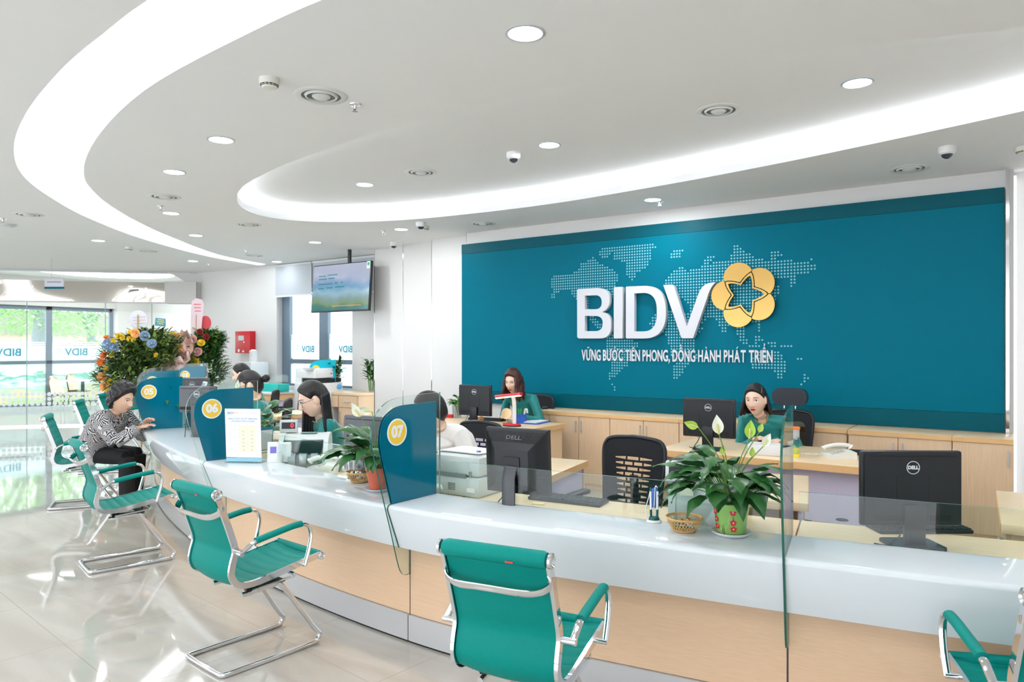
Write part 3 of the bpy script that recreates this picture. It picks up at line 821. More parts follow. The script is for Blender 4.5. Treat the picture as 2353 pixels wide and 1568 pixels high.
for i in range(len(PAN) - 1):
    a, b_ = PAN[i] + 0.004, PAN[i + 1] - 0.004
    t = thing('teller_counter', 'curved white and pale wood teller counter unit ' + segnames[i], 'counter', group='curved teller counter units')
    r = 0.022
    prof = [(0.083, 0.525), (0.0, 0.76 - r)] + [(r - r * math.cos(q), 0.76 - r + r * math.sin(q)) for q in (0.5, 1.0)] + [(r, 0.76), (0.38, 0.76), (0.38, 0.72), (0.05, 0.72), (0.113, 0.525)]
    ribbon(mb(), a, b_, prof[::-1]).build('white_top', SOLID, t)
    ribbon(mb(), a, b_, [(0.165, 0.15), (0.165, 0.71), (0.19, 0.71), (0.19, 0.15)][::-1]).build('front_panel', WOODF, t)
    ribbon(mb(), a, b_, [(0.15, 0.012), (0.15, 0.148), (0.19, 0.148), (0.19, 0.012)][::-1]).build('kick_plate', KICK, t)
    ribbon(mb(), a, b_, [(0.158, 0.0), (0.158, 0.012), (0.19, 0.012), (0.19, 0.0)][::-1]).build('plinth', DARK, t)
    ribbon(mb(), a + 0.0, b_ - 0.0, [(0.385, 0.675), (0.385, 0.70), (0.95, 0.70), (0.95, 0.675)][::-1]).mat(EDGE).build('work_surface', WOODD, t)
    ribbon(mb(), a, b_, [(0.192, 0.0), (0.192, 0.67), (0.21, 0.67), (0.21, 0.0)][::-1]).build('back_board', LILAC, t)
    m_ = mb()
    for s_ in (PAN[i + 1] - 0.45, ):
        pass
    # dark joint between the units
    m_ = ribbon(mb(), b_ - 0.0, b_ + 0.008, [(0.17, 0.0), (0.17, 0.71), (0.215, 0.71), (0.215, 0.0)][::-1], 1); m_.build('joint_strip', M('dark_joint', (84, 74, 76), 0.4), t)
# desk returns running back from the counter, one at the right end of every unit
def make_return(s, ln=1.0, wd=0.62, drawers=False, loc=None):
    pass
for k, (s, lab) in enumerate(((S7 - 0.06, 'behind the black monitor with vents'), (S8 - 0.05, 'behind the white peace lily'), (S6 - 0.1, 'under the clipped papers'), (S5 - 0.1, 'far back between two empty mesh chairs'))):
    p, tt, nn = frame_at(s)
    rz = [0.16, 0.22, 0.25, 0.1][k]
    t = thing('desk_return', 'pale wood desk return with lilac side panel ' + lab, 'desk', (p.x, p.y, 0), 0, 'desk returns behind the counter')
    base = Vector([(-2.42, 3.76), (-0.90, 3.98), (-5.25, 4.02), (-7.15, 5.3)][k]); t.location = (base.x, base.y, 0); t.rotation_euler = (0, 0, rz)
    L_ = [0.82, 0.88, 0.85, 0.85][k]; W_ = [0.62, 0.62, 0.6, 0.5][k]
    m_ = mb(); m_.box2((-W_, 0, 0.705), (0, L_, 0.75), bev=0.002); m_.build('desk_top', WOODD, t)
    m_ = mb(); m_.box2((0.0005, 0, 0.705), (0.003, L_, 0.75)); m_.box2((-W_, L_ + 0.0005, 0.705), (0, L_ + 0.003, 0.75)); m_.build('edge_band', EDGE, t)
    m_ = mb(); m_.box2((-0.05, 0.02, 0.0), (-0.03, L_ - 0.04, 0.704)); m_.build('side_panel', LILAC, t)
    m_ = mb(); m_.box2((-W_ + 0.02, L_ - 0.04, 0.0), (-0.02, L_ - 0.02, 0.704)); m_.build('end_panel', WOODD2, t)

# ---------------------------------------------------------------- numbered glass dividers
GO = cat([(0.40, 1.325, 0), (0.20, 1.319, 0), (0.054, 1.309, 0), (-0.024, 1.283, 0), (-0.085, 1.23, 0), (-0.115, 1.149, 0), (-0.107, 1.065, 0), (-0.073, 0.948, 0), (-0.024, 0.775, 0), (0.026, 0.608, 0), (0.075, 0.437, 0), (0.104, 0.38, 0), (0.137, 0.366, 0), (0.235, 0.368, 0)], 4)
GO = [(p.x, p.y) for p in GO]
# down to the knee-side, then notched round the white top
GOUT = GO + [(0.235, 0.54), (0.40, 0.765)]
GAPR = [(0.125, 0.5385), (-0.0015, 0.5385), (-0.0015, 0.739), (0.0065, 0.757), (0.0215, 0.7615), (0.40, 0.7615)]
GOUT = GO[:-1] + [(0.162, 0.367), (0.162, 0.5235)] + [(0.0815, 0.5235), (-0.0015, 0.738), (0.0065, 0.757), (0.0215, 0.7615), (0.40, 0.7615)]
g1 = [p for p in GO if p[1] > 0.3]
TE = [(0.365, 1.276), (0.24, 1.272), (0.10, 1.268), (0.026, 1.248), (-0.034, 1.203), (-0.058, 1.123), (-0.052, 1.043), (-0.015, 0.91)]
TE = [(p.x, p.y) for p in cat([(*p, 0) for p in TE], 5)] + [(0.027, 0.762), (0.365, 0.762)]
def make_divider(s, num, lab, fwdrot=0.0):
    p, tt, nn = frame_at(s)
    rz = math.atan2(nn.y, nn.x) + fwdrot
    # local x runs from the customer side to the staff side, local y up, local z toward +tangent side
    t = thing('counter_divider', lab, 'glass divider', (p.x, p.y, 0), 0, 'numbered glass counter dividers')
    B_ = Rz(rz) @ Rx(PI / 2)
    m_ = mb(); m_.mat(GLASS); m_.prism(GOUT, -0.0045, 0.0045, B_, (), GEDGE if num in (None, '07') else GEDGEL); m_.build('glass_sheet', None, t, smooth=0)
    m_ = mb()
    m_.prism(TE, 0.0055, 0.0075, B_); m_.build('teal_film', FILM, t, smooth=0)
    m_ = mb(); m_.prism(TE, -0.0075, -0.0055, B_); m_.build('teal_film', FILM, t, smooth=0)
    if num:
        for sd in (1, -1):
            Tn = B_ @ Tr(0.061, 1.133, 0) @ (Matrix.Identity(4) if sd > 0 else Ry(PI)) @ Tr(0, 0, 0.008)
            bd = mb(); bd.prism(ellipse(0, 0, 0.071, 0.071, 36), 0, 0.0012, Tn); bo = bd.build('badge', WHITEB, t, smooth=0)
            bd = mb(); bd.prism(ellipse(0, 0, 0.062, 0.062, 36), 0.0012, 0.002, Tn); bd.build('badge_face', YELLOW, bo, smooth=0)
            bd = mb(); text(bd, num, 0.082, Tn @ Tr(0, 0, 0.0026), 0.0006, 0.0042); bd.build('number', WHITEB, bo, smooth=0)
    return t
make_divider(S7, '07', 'teal divider panel with a yellow badge numbered 07')
make_divider(S6, '06', 'teal divider panel with a yellow badge numbered 06')
make_divider(S5, '05', 'teal divider panel with a yellow badge numbered 05')
make_divider(S4, '04', 'half hidden teal divider panel right behind panel 05')
make_divider(S3, '03', 'teal divider panel beside the rightmost flower stand')
d8 = make_divider(S8, None, 'clear glass divider seen edge-on right of the peace lily')
for c in kids(d8):
    if c.name.startswith('teal_film'): bpy.data.objects.remove(c)
# ---------------------------------------------------------------- low glass screens on the staff edge
for i in range(len(PAN) - 1):
    a, b_ = PAN[i] + 0.03, PAN[i + 1] - 0.05
    m_ = mb(); m_.mat(GLASS)
    n = 8
    pts = [off(a + (b_ - a) * k / n, 0.362) for k in range(n + 1)]; pts2 = [off(a + (b_ - a) * k / n, 0.370) for k in range(n + 1)]
    def strip(A, B, z0, z1):
        k = len(A); m_.add([(q.x, q.y, z0) for q in A] + [(q.x, q.y, z1) for q in B], [(j, j + 1, j + 1 + k, j + k) for j in range(k - 1)])
    strip(pts, pts, 0.762, 0.955); strip(pts2[::-1], pts2[::-1], 0.762, 0.955)
    m_.mat(GEDGEL)
    k = len(pts); m_.add([(q.x, q.y, 0.955) for q in pts] + [(q.x, q.y, 0.955) for q in pts2], [(j, j + 1, j + 1 + k, j + k) for j in range(k - 1)])
    for e in (0, -1):
        q, r_ = pts[e], pts2[e]; m_.add([(q.x, q.y, 0.762), (r_.x, r_.y, 0.762), (r_.x, r_.y, 0.955), (q.x, q.y, 0.955)], [(0, 1, 2, 3)])
    o = m_.build('glass_screen', None, smooth=0)
    tag(o, 'low clear glass screen along the counter ' + ['left of panel 04', 'between panels 04 and 05', 'between panels 05 and 06', 'between panels 06 and 07', 'between panel 07 and the edge-on glass', 'right of the edge-on glass panel'][i], 'glass screen', 'low glass screens along the counter')

# ================================================================ cabinets and desks at the back
HAN = M('handle_metal', (196, 198, 200), 0.3, metal=0.3)
def cabinet(x0, x1, y, ndoor, lab, hz=0.62, handles=None):
    t = thing('low_cabinet', lab, 'cabinet', ((x0 + x1) / 2, y, 0), 0, 'low cabinets under the teal board')
    w_ = (x1 - x0) / 2; D = 7.4 - y - 0.005
    m_ = mb(); m_.box2((-w_, 0.02, 0), (w_, D, 0.80)); m_.build('body', WOODV, t)
    m_ = mb(); m_.box2((-w_, -0.01, 0.80), (w_, D, 0.84), bev=0.003); m_.build('top_board', WOODD, t)
    m_ = mb(); m_.box2((-w_, -0.0125, 0.801), (w_, -0.0105, 0.839)); m_.build('edge_band', EDGE, t)
    dw = 2 * w_ / ndoor
    for k in range(ndoor):
        m_ = mb(); m_.box2((-w_ + k * dw + 0.003, 0, 0.06), (-w_ + (k + 1) * dw - 0.003, 0.019, 0.797)); d = m_.build('door', WOODV, t)
        sx = (-w_ + (k + 1) * dw - 0.035) if k % 2 == 0 else (-w_ + k * dw + 0.035)
        m_ = mb(); m_.box2((sx - 0.006, -0.022, hz), (sx + 0.006, -0.014, hz + 0.13)); m_.box2((sx - 0.004, -0.015, hz + 0.01), (sx + 0.004, 0, hz + 0.02)); m_.box2((sx - 0.004, -0.015, hz + 0.11), (sx + 0.004, 0, hz + 0.12)); m_.build('handle', HAN, d)
    return t
YC = 6.95
def xof(px, py=1000): return at_y(px, py, YC).x
cabinet(xof(1236), xof(1262), YC, 1, 'narrow end of the low pale wood cabinets beside the left manager')
cabinet(xof(1262) + 0.002, xof(1401), YC, 2, 'low pale wood cabinet under the board, just right of the left manager desk')
cabinet(xof(1401) + 0.002, xof(1560), YC, 2, 'low pale wood cabinet under the board behind the empty mesh chair')
cabinet(xof(1560) + 0.002, xof(1762), YC, 2, 'low pale wood cabinet behind the right manager monitor')
cabinet(xof(1762) + 0.002, xof(1946), YC, 2, 'low pale wood cabinet behind the chair with the headrest')
cabinet(xof(1950), xof(2188), YC - 0.03, 2, 'low pale wood cabinet behind the large monitor on the counter')
cabinet(xof(2188) + 0.002, -0.02, YC - 0.03, 1, 'end unit of the low pale wood cabinets at the right')
def manager_desk(x0, x1, y0, y1, lab, open_left=False):
    t = thing('manager_desk', lab, 'desk', ((x0 + x1) / 2, y0, 0), 0, 'manager desks')
    w_ = (x1 - x0) / 2; D = y1 - y0
    m_ = mb(); m_.box2((-w_, 0, 0.70), (w_, D, 0.75), bev=0.002); m_.build('desk_top', WOODD, t)
    m_ = mb(); m_.box2((-w_, -0.003, 0.7), (w_, -0.0005, 0.75)); m_.box2((w_ + 0.0005, 0, 0.7), (w_ + 0.003, D, 0.75)); m_.build('edge_band', EDGE, t)
    m_ = mb(); m_.box2((-w_ + 0.02, 0.02, 0), (-w_ + 0.06, D - 0.02, 0.699)); m_.build('side_panel', WOODD2, t)
    m_ = mb(); m_.box2((w_ - 0.06, 0.02, 0), (w_ - 0.02, D - 0.02, 0.699)); m_.build('side_panel', WOODD2, t)
    m_ = mb(); m_.box2((-w_ + 0.061, 0.10, 0.32), (w_ - 0.061, 0.118, 0.699)); m_.build('modesty_panel', LILAC, t)
    return t
manager_desk(-5.45, -3.985, 5.80, 6.62, 'left manager desk with lamp and plant in front of the white fins')
manager_desk(-2.385, -0.55, 5.38, 6.28, 'right manager desk with phone in front of the teal board')
# drawer desk at the right edge
t = thing('drawer_desk', 'pale wood desk with a drawer handle at the right picture edge', 'desk', (0.0, 4.05, 0), 0.04)
m_ = mb(); m_.box2((-0.06, 0, 0.705), (0.75, 0.93, 0.75), bev=0.002); m_.build('desk_top', WOODD, t)
m_ = mb(); m_.box2((-0.063, 0, 0.705), (-0.0605, 0.93, 0.75)); m_.build('edge_band', EDGE, t)
m_ = mb(); m_.box2((-0.02, 0.02, 0), (0.72, 0.9, 0.704)); m_.build('body', WOODD2, t)
for k, (z0, z1) in enumerate(((0.53, 0.70), (0.35, 0.525), (0.06, 0.345))):
    m_ = mb(); m_.box2((-0.04, 0.03, z0), (-0.021, 0.44, z1)); d = m_.build('drawer', WOODD2, t)
    m_ = mb(); m_.tube([(-0.04, 0.16, (z0 + z1) / 2), (-0.062, 0.165, (z0 + z1) / 2), (-0.062, 0.305, (z0 + z1) / 2), (-0.04, 0.31, (z0 + z1) / 2)], 0.006, 8); m_.build('handle', HAN, d)
m_ = mb(); m_.lathe([(0.03, 0), (0.03, 0.003), (0.022, 0.003), (0.02, 0.001), (0, 0.001)], 20); o = m_.build('cable_grommet', BLACK); q = at_z(1935, 1196, 0.70); o.location = (q.x, q.y, 0.7005); tag(o, 'round black cable grommet in the work surface left of the large monitor', 'cable grommet')
# side cabinet under the window
t = thing('side_cabinet', 'pale wood cabinet with drawers under the side window', 'cabinet', (-9.63, 7.78, -0.06), 0.0)
m_ = mb(); m_.box2((0.24, 0, 0.86), (1.17, 0.5, 0.9), bev=0.003); m_.build('top_board', WOODD, t)
m_ = mb(); m_.box2((0.7, 0.02, 0.06), (1.15, 0.5, 0.859)); m_.box2((0.26, 0.02, 0.66), (0.7, 0.5, 0.859)); m_.box2((0.26, 0.02, 0.06), (0.29, 0.5, 0.66)); m_.build('body', WOODD2, t)
m_ = mb(); m_.box2((0.29, 0.3, 0.06), (0.699, 0.31, 0.66)); m_.build('back_panel', LILAC, t)
for x0, x1 in ((0.28, 0.69), (0.71, 1.13)):
    m_ = mb(); m_.box2((x0, 0, 0.67), (x1, 0.019, 0.85)); d = m_.build('drawer', WOODV, t)
    m_ = mb(); xc = (x0 + x1) / 2; m_.tube([(xc - 0.07, 0, 0.76), (xc - 0.065, -0.02, 0.76), (xc + 0.065, -0.02, 0.76), (xc + 0.07, 0, 0.76)], 0.006, 8); m_.build('handle', HAN, d)
m_ = mb(); m_.box2((0.71, 0, 0.08), (1.13, 0.019, 0.66)); d = m_.build('door', WOODV, t)
m_ = mb(); m_.box2((0.735, -0.02, 0.4), (0.747, -0.002, 0.6)); m_.build('handle', HAN, d)
# ================================================================ green visitor chairs
PR = cat([(0, -0.312, 0.885), (0, -0.280, 0.80), (0, -0.238, 0.68), (0, -0.216, 0.60), (0, -0.230, 0.54), (0, -0.236, 0.485), (0, -0.205, 0.438), (0, -0.135, 0.422), (0, 0.0, 0.437), (0, 0.14, 0.46), (0, 0.262, 0.478)], 7)
PL = [0.0]
for i in range(1, len(PR)): PL.append(PL[-1] + (PR[i] - PR[i - 1]).length)
def pr_at(t):
    s = t * PL[-1]; i = 0
    while i < len(PL) - 2 and PL[i + 1] < s: i += 1
    k = (s - PL[i]) / (PL[i + 1] - PL[i]); p = PR[i].lerp(PR[i + 1], k); d = (PR[i + 1] - PR[i]).normalized()
    return p, d
REDTAG = M('red_tag', (205, 60, 60), 0.5)
def make_visitor_chair():
    t = thing('visitor_chair', 'x', 'chair')
    def front(u, v, sgn=1, th=0.005):
        p, d = pr_at(0.02 + 0.965 * v); n = Vector((0, -d.z, d.y)) * -1
        if n.y < 0 and v < 0.4: n = -n
        n = Vector((0, -d.z, d.y)); s = 0.02 + 0.965 * v
        rib = 0.0065 * abs(math.sin(s * PL[-1] * PI / 0.058)) ** 0.5 if sgn > 0 else 0.0
        sag = -0.016 * (1 - (2 * u - 1) ** 2)
        q = p + n * (sgn * th + rib + sag)
        return (-0.203 + 0.406 * u, q.y, q.z)
    m_ = mb(); m_.grid(lambda u, v: front(u, v, 1), 9, 170, flip=True); m_.grid(lambda u, v: front(u, v, -1), 9, 60)
    for u in (0, 1):
        vs_ = []; n_ = 60
        for j in range(n_):
            v = j / (n_ - 1); a = front(u, v, 1); b_ = front(u, v, -1); vs_ += [a, b_]
        m_.add(vs_, [(2 * j, 2 * j + 1, 2 * j + 3, 2 * j + 2) if u else (2 * j, 2 * j + 2, 2 * j + 3, 2 * j + 1) for j in range(n_ - 1)])
    m_.build('sling_seat', LEATHER, t)
    p, d = pr_at(0)
    m_ = mb(); m_.tube([(x, -0.312, 0.885) for x in (-0.207, -0.19, 0.19, 0.207)], [0.025, 0.030, 0.030, 0.025], 20); m_.build('top_roll', LEATHER, t)
    m_ = mb(); m_.box((0.075, -0.3425, 0.872), (0.03, 0.003, 0.006)); m_.build('red_tag', REDTAG, t)
    m_ = mb(); m_.tube([(x, 0.268, 0.474) for x in (-0.205, 0.205)], 0.021, 16); m_.build('front_roll', LEATHER, t)
    for s in (-1, 1):
        x = s * 0.213
        m_ = mb(); m_.tube([(x, p.y, p.z) for p in PR[::2] + [PR[-1]]], 1.0, 4, flat=(0.0075 * 1.414, 0.015 * 1.414), up=(1, 0, 0)); m_.build('side_rail', CHROME, t)
        for (y, z, r) in ((-0.312, 0.885, 0.026), (0.268, 0.474, 0.021)):
            m_ = mb(); m_.lathe([(0, 0), (r * 0.4, 0.002), (r * 0.5, 0.0), (r * 0.8, 0.006), (r, 0.002), (r, -0.008), (0, -0.008)][::-1], 20, Tr(s * 0.224, y, z) @ Ry(s * PI / 2), cap=False); m_.build('end_cap', CHROME, t)
        # armrest loop
        ax = s * 0.262
        m_ = mb()
        m_.cyl((x, -0.212, 0.592), (ax + s * 0.012, -0.212, 0.592), 0.012, 12)
        m_.tube(cat([(ax, -0.214, 0.594, ), (ax, -0.185, 0.612), (ax, -0.14, 0.637), (ax, -0.05, 0.652), (ax, 0.06, 0.668), (ax, 0.125, 0.672), (ax, 0.165, 0.65), (ax, 0.175, 0.60), (ax, 0.160, 0.53), (ax - s * 0.004, 0.140, 0.46)], 5), 1.0, 10, flat=(0.014, 0.0095), up=(1, 0, 0))
        m_.cyl((x, 0.14, 0.462), (ax + s * 0.006, 0.14, 0.462), 0.011, 12)
        a = m_.build('armrest', CHROME, t)
        m_ = mb(); m_.tube(cat([(ax, -0.135, 0.641), (ax, -0.05, 0.655), (ax, 0.06, 0.672), (ax, 0.118, 0.676)], 5), 1.0, 12, flat=(0.021, 0.016), up=(1, 0, 0)); m_.build('arm_pad', LEATHER, a)
    # rear stretcher bowed behind the back
    m_ = mb(); m_.tube(cat([(-0.217, -0.280, 0.825), (-0.212, -0.292, 0.798), (-0.185, -0.320, 0.780), (-0.13, -0.340, 0.774), (0, -0.342, 0.774), (0.13, -0.340, 0.774), (0.185, -0.320, 0.780), (0.212, -0.292, 0.798), (0.217, -0.280, 0.825)], 4), 1.0, 8, flat=(0.018, 0.006)); m_.build('back_stretcher', CHROME, t)
    # cantilever base: one bent tube
    b_ = [(-0.15, -0.15, 0.358), (-0.15, 0.02, 0.366), (-0.155, 0.07, 0.352), (-0.178, 0.24, 0.10), (-0.184, 0.278, 0.05), (-0.188, 0.262, 0.022), (-0.19, 0.22, 0.0135), (-0.19, -0.225, 0.0135), (-0.175, -0.258, 0.0135), (-0.15, -0.27, 0.0135)]
    pts = [Vector(p) for p in b_] + [Vector((-p[0], p[1], p[2])) for p in b_[::-1]]
    m_ = mb(); m_.tube(cat(pts, 4), 0.0132, 12); m_.build('cantilever_base', CHROME, t)
    m_ = mb()
    for y in (-0.12, 0.03): m_.box2((-0.17, y, 0.374), (0.17, y + 0.05, 0.384))
    for s in (-1, 1): m_.box2((s * 0.15 - 0.012, -0.13, 0.374), (s * 0.15 + 0.012, 0.05, 0.388))
    m_.build('seat_bracket', BLACK, t)
    m_ = mb()
    for y, z in ((-0.09, 0.378), (0.11, 0.412)): m_.cyl((-0.21, y, z), (0.21, y, z), 0.009, 10)
    for s in (-1, 1):
        m_.tube([(s * 0.2, -0.12, 0.382), (s * 0.2, 0.12, 0.40)], 0.006, 8)
    m_.build('cross_rod', CHROME, t)
    return t
VC = make_visitor_chair()
def put_chair(i, roll, fwd, lab):
    f_ = Vector(fwd).normalized(); o = VC if i == 0 else dup(VC)
    o.location = (roll[0] + f_.x * 0.312, roll[1] + f_.y * 0.312, 0); o.rotation_euler = (0, 0, math.atan2(-f_.x, f_.y)); o.scale = (0.935, 1, 1)
    tag(o, lab, 'chair', 'green visitor chairs along the counter')
put_chair(0, (-1.435, 1.925), (-0.17, 0.985), 'green leather visitor chair seen from behind in the middle foreground')
put_chair(1, (-3.26, 1.945), (0.08, 0.997), 'green leather visitor chair in front of the panel numbered 06')
put_chair(2, (-5.42, 2.35), (0.236, 0.97), 'empty green leather visitor chair right in front of the seated elderly customer')
put_chair(3, (-7.785, 3.09), (0.515, 0.857), 'green leather visitor chair the elderly customer sits on')
put_chair(4, (-9.64, 4.18), (0.60, 0.80), 'green leather visitor chair just behind the seated elderly customer')
put_chair(5, (-10.62, 4.92), (0.65, 0.76), 'farthest green leather visitor chair, its back showing left of the customer head')
put_chair(6, (0.21, 2.52), (-0.40, 0.92), 'green leather visitor chair cut off at the bottom right corner')
put_chair(7, (-8.75, 3.68), (0.56, 0.83), 'green leather visitor chair mostly hidden behind the elderly customer') if False else None

# ================================================================ black mesh staff chairs
def make_staff_chair(headrest=False):
    t = thing('office_chair', 'x', 'chair')
    B_ = Tr(0, -0.20, 0.50) @ Rx(PI / 2 + 0.10) @ Ry(PI)      # local x across, local y up the back
    outl = []
    wt, wb, h = 0.215, 0.19, 0.50
    O = [(wb - 0.03, 0.0), (wb, 0.05), (wb + 0.012, 0.2), (wt, 0.38), (wt - 0.012, 0.45), (wt - 0.06, 0.485), (0.0, 0.50)]
    right = cat([(*p, 0) for p in O], 4); outl = [(p.x, p.y) for p in right] + [(-p.x, p.y) for p in right[::-1][1:]]
    holes = []
    if not headrest:
        for k in range(9):
            y = 0.36 - k * 0.034; hw = 0.135 - 0.004 * k; hh = 0.0105
            cuts = [-hw, -hw * 0.36, hw * 0.30, hw] if k % 2 == 0 else [-hw, -hw * 0.5, 0.0, hw * 0.52, hw]
            for a, b_ in zip(cuts[:-1], cuts[1:]):
                a += 0.002; b_ -= 0.002
                la = hh * (0.35 if a < -hw + 0.01 else 1); lb = hh * (0.35 if b_ > hw - 0.01 else 1)
                holes.append([(a, y - la), (b_, y - lb), (b_, y + lb), (a, y + la)])
    else:
        holes.append([(p[0], p[1]) for p in rrect(-0.15, 0.06, 0.15, 0.40, 0.05, 4)])
    m_ = mb(); m_.prism(outl, -0.008, 0.008, B_, holes); bk = m_.build('mesh_back', MESHB, t)
    m_ = mb(); m_.tube([B_ @ Vector((p[0], p[1], 0)) for p in outl], 0.014, 8, closed=True); m_.build('back_frame', BLACK, t)
    if headrest:
        m_ = mb(); m_.grid(lambda u, v: B_ @ Vector((-0.15 + 0.3 * u, 0.06 + 0.34 * v, 0.0)), 3, 3); m_.build('mesh_panel', clear_glass('sheer_mesh', (0.25, 0.28, 0.3), 0.0), t)
        m_ = mb(); m_.box((0, -0.285, 1.12), (0.29, 0.06, 0.155), Rx(0.0), bev=0.03)
        bm = bmesh.new(); bmesh.ops.create_cube(bm, size=1)
        bmesh.ops.subdivide_edges(bm, edges=bm.edges[:], cuts=1, use_grid_fill=True)
        bmesh.ops.bevel(bm, geom=bm.edges[:], offset=0.08, segments=2, affect='EDGES')
        m_ = mb()
        for v in bm.verts: v.co = Vector((v.co.x * 0.31, -0.29 + v.co.y * 0.06, 1.115 + v.co.z * 0.165))
        bm.free()
        m_.prism(rrect(-0.155, 1.035, 0.155, 1.195, 0.07, 6), 0.255, 0.32, Rx(PI / 2)); m_.build('headrest', M('headrest_leather', (42, 46, 54), 0.45, var=0.05), t)
        m_ = mb(); m_.cyl((-0.05, -0.28, 0.98), (-0.05, -0.285, 1.05), 0.006); m_.cyl((0.05, -0.28, 0.98), (0.05, -0.285, 1.05), 0.006); m_.build('headrest_rods', CHROME, t)
    m_ = mb(); m_.tube([(0, -0.24, 0.75), (0, -0.26, 0.6), (0, -0.2, 0.44), (0, -0.05, 0.41)], 1.0, 8, flat=(0.03, 0.015), up=(1, 0, 0)); m_.build('spine', BLACK, t)
    m_ = mb(); m_.box((0, 0.03, 0.455), (0.48, 0.46, 0.07), bev=0.03); m_.build('seat', MESHB, t)
    for s in (-1, 1):
        m_ = mb(); m_.tube([(s * 0.2, 0.0, 0.42), (s * 0.26, 0.0, 0.44), (s * 0.27, 0.0, 0.62)], 0.014, 8); m_.box((s * 0.27, 0.02, 0.64), (0.07, 0.24, 0.03), bev=0.012); m_.build('armrest', BLACK, t)
    m_ = mb(); m_.cyl((0, 0, 0.09), (0, 0, 0.42), 0.026); m_.build('gas_lift', BLACK, t)
    for k in range(5):
        a = 2 * PI * k / 5 + 0.3
        m_ = mb(); m_.tube([(0, 0, 0.1), (0.15 * math.cos(a), 0.15 * math.sin(a), 0.095), (0.29 * math.cos(a), 0.29 * math.sin(a), 0.07)], [0.028, 0.022, 0.014], 8); lg = m_.build('leg', BLACK, t)
        m_ = mb(); m_.cyl((0.29 * math.cos(a) - 0.02 * math.sin(a), 0.29 * math.sin(a) + 0.02 * math.cos(a), 0.028), (0.29 * math.cos(a) + 0.02 * math.sin(a), 0.29 * math.sin(a) - 0.02 * math.cos(a), 0.028), 0.028, 14); m_.build('caster', DARK, lg)
    return t
OC = make_staff_chair()
OH = make_staff_chair(True)
def put_staff(o, x, y, rz, lab, z=0.0):
    o.location = (x, y, z); o.rotation_euler = (0, 0, rz); tag(o, lab, 'chair', 'black mesh office chairs')
put_staff(OC, -2.02, 3.98, PI, 'empty black mesh office chair between the vented monitor and the peace lily')
put_staff(dup(OC), -3.40, 4.14, PI, 'black mesh office chair behind the man in white')
put_staff(dup(OC), -4.72, 6.98, PI - 0.05, 'black mesh office chair behind the woman with auburn hair')
put_staff(OH, -1.72, 6.6, PI - 0.02, 'black office chair with a padded headrest behind the right manager')
put_staff(dup(OC), -6.85, 4.92, 2.3, 'empty black mesh office chair just right of the woman with the bun')
put_staff(dup(OC), -8.32, 5.84, 2.3, 'black mesh office chair further back, right of the farthest woman')
put_staff(dup(OC), -9.05, 6.85, 2.6, 'large black mesh office chair in front of the white copier')

# ================================================================ cream chairs and table behind the glass
CREAM = M('cream_fabric', (240, 232, 214), 0.7, var=0.02)
def make_cream():
    t = thing('cream_chair', 'x', 'chair')
    m_ = mb()
    def sh(u, v):
        x = -0.24 + 0.48 * u; w_ = 1 - abs(2 * u - 1) ** 3 * 0.3
        if v < 0.5:
            k = v / 0.5; return (x * (0.7 + 0.3 * k) * (1 if k > 0.1 else 0.8), 0.26 - 0.44 * k, 0.46 + 0.02 * (2 * u - 1) ** 2 - 0.02 * k)
        k = (v - 0.5) / 0.5; top = math.sqrt(max(0.0, 1 - max(0, k - 0.6) ** 2 / 0.16)); return (x * (0.98 - 0.1 * k) * max(top, 0.15), -0.18 - 0.10 * k + 0.07 * (2 * u - 1) ** 2, 0.44 + 0.44 * k)
    m_.grid(sh, 11, 24); m_.grid(lambda u, v: tuple(Vector(sh(u, v)) + Vector((0, -0.03 if v > 0.5 else 0, -0.045 if v < 0.5 else 0.0))), 11, 24, flip=True)
    m_.build('shell_seat', CREAM, t)
    for sx in (-1, 1):
        for sy in (-1, 1):
            m_ = mb(); m_.cyl((sx * 0.12, sy * 0.12, 0.43), (sx * 0.21, sy * 0.2, 0.0), 0.012, 8, 0.008); m_.build('leg', BLACK, t)
    return t
CC = make_cream()
for i, (px, py, rz, lab) in enumerate([(138, 905, -1.0, 'cream shell chair nearest the window with its back to the left, behind the glass'), (175, 896, -0.9, 'middle cream shell chair by the round table behind the glass'), (207, 889, -0.85, 'rightmost cream shell chair by the round table behind the glass')]):
    o = CC if i == 0 else dup(CC)
    q = at_z(px + 6, py, 0.46); o.location = (q.x, q.y, 0.0); o.rotation_euler = (0, 0, rz); tag(o, lab, 'chair', 'cream chairs in the glass room')
q = at_z(190, 874, 0.74)
t = thing('meeting_table', 'white topped table on a dark post behind the glass partition', 'table', (q.x, q.y, 0))
m_ = mb(); m_.lathe([(0, 0.725), (0.55, 0.725), (0.56, 0.74), (0, 0.74)], 40); m_.build('table_top', PLASW, t)
m_ = mb(); m_.cyl((0, 0, 0.03), (0, 0, 0.725), 0.04); m_.build('post', M('dark_post', (92, 92, 98), 0.4), t)
m_ = mb(); m_.lathe([(0, 0), (0.3, 0), (0.28, 0.02), (0.05, 0.035), (0, 0.035)], 30); m_.build('base', M('dark_post'), t)
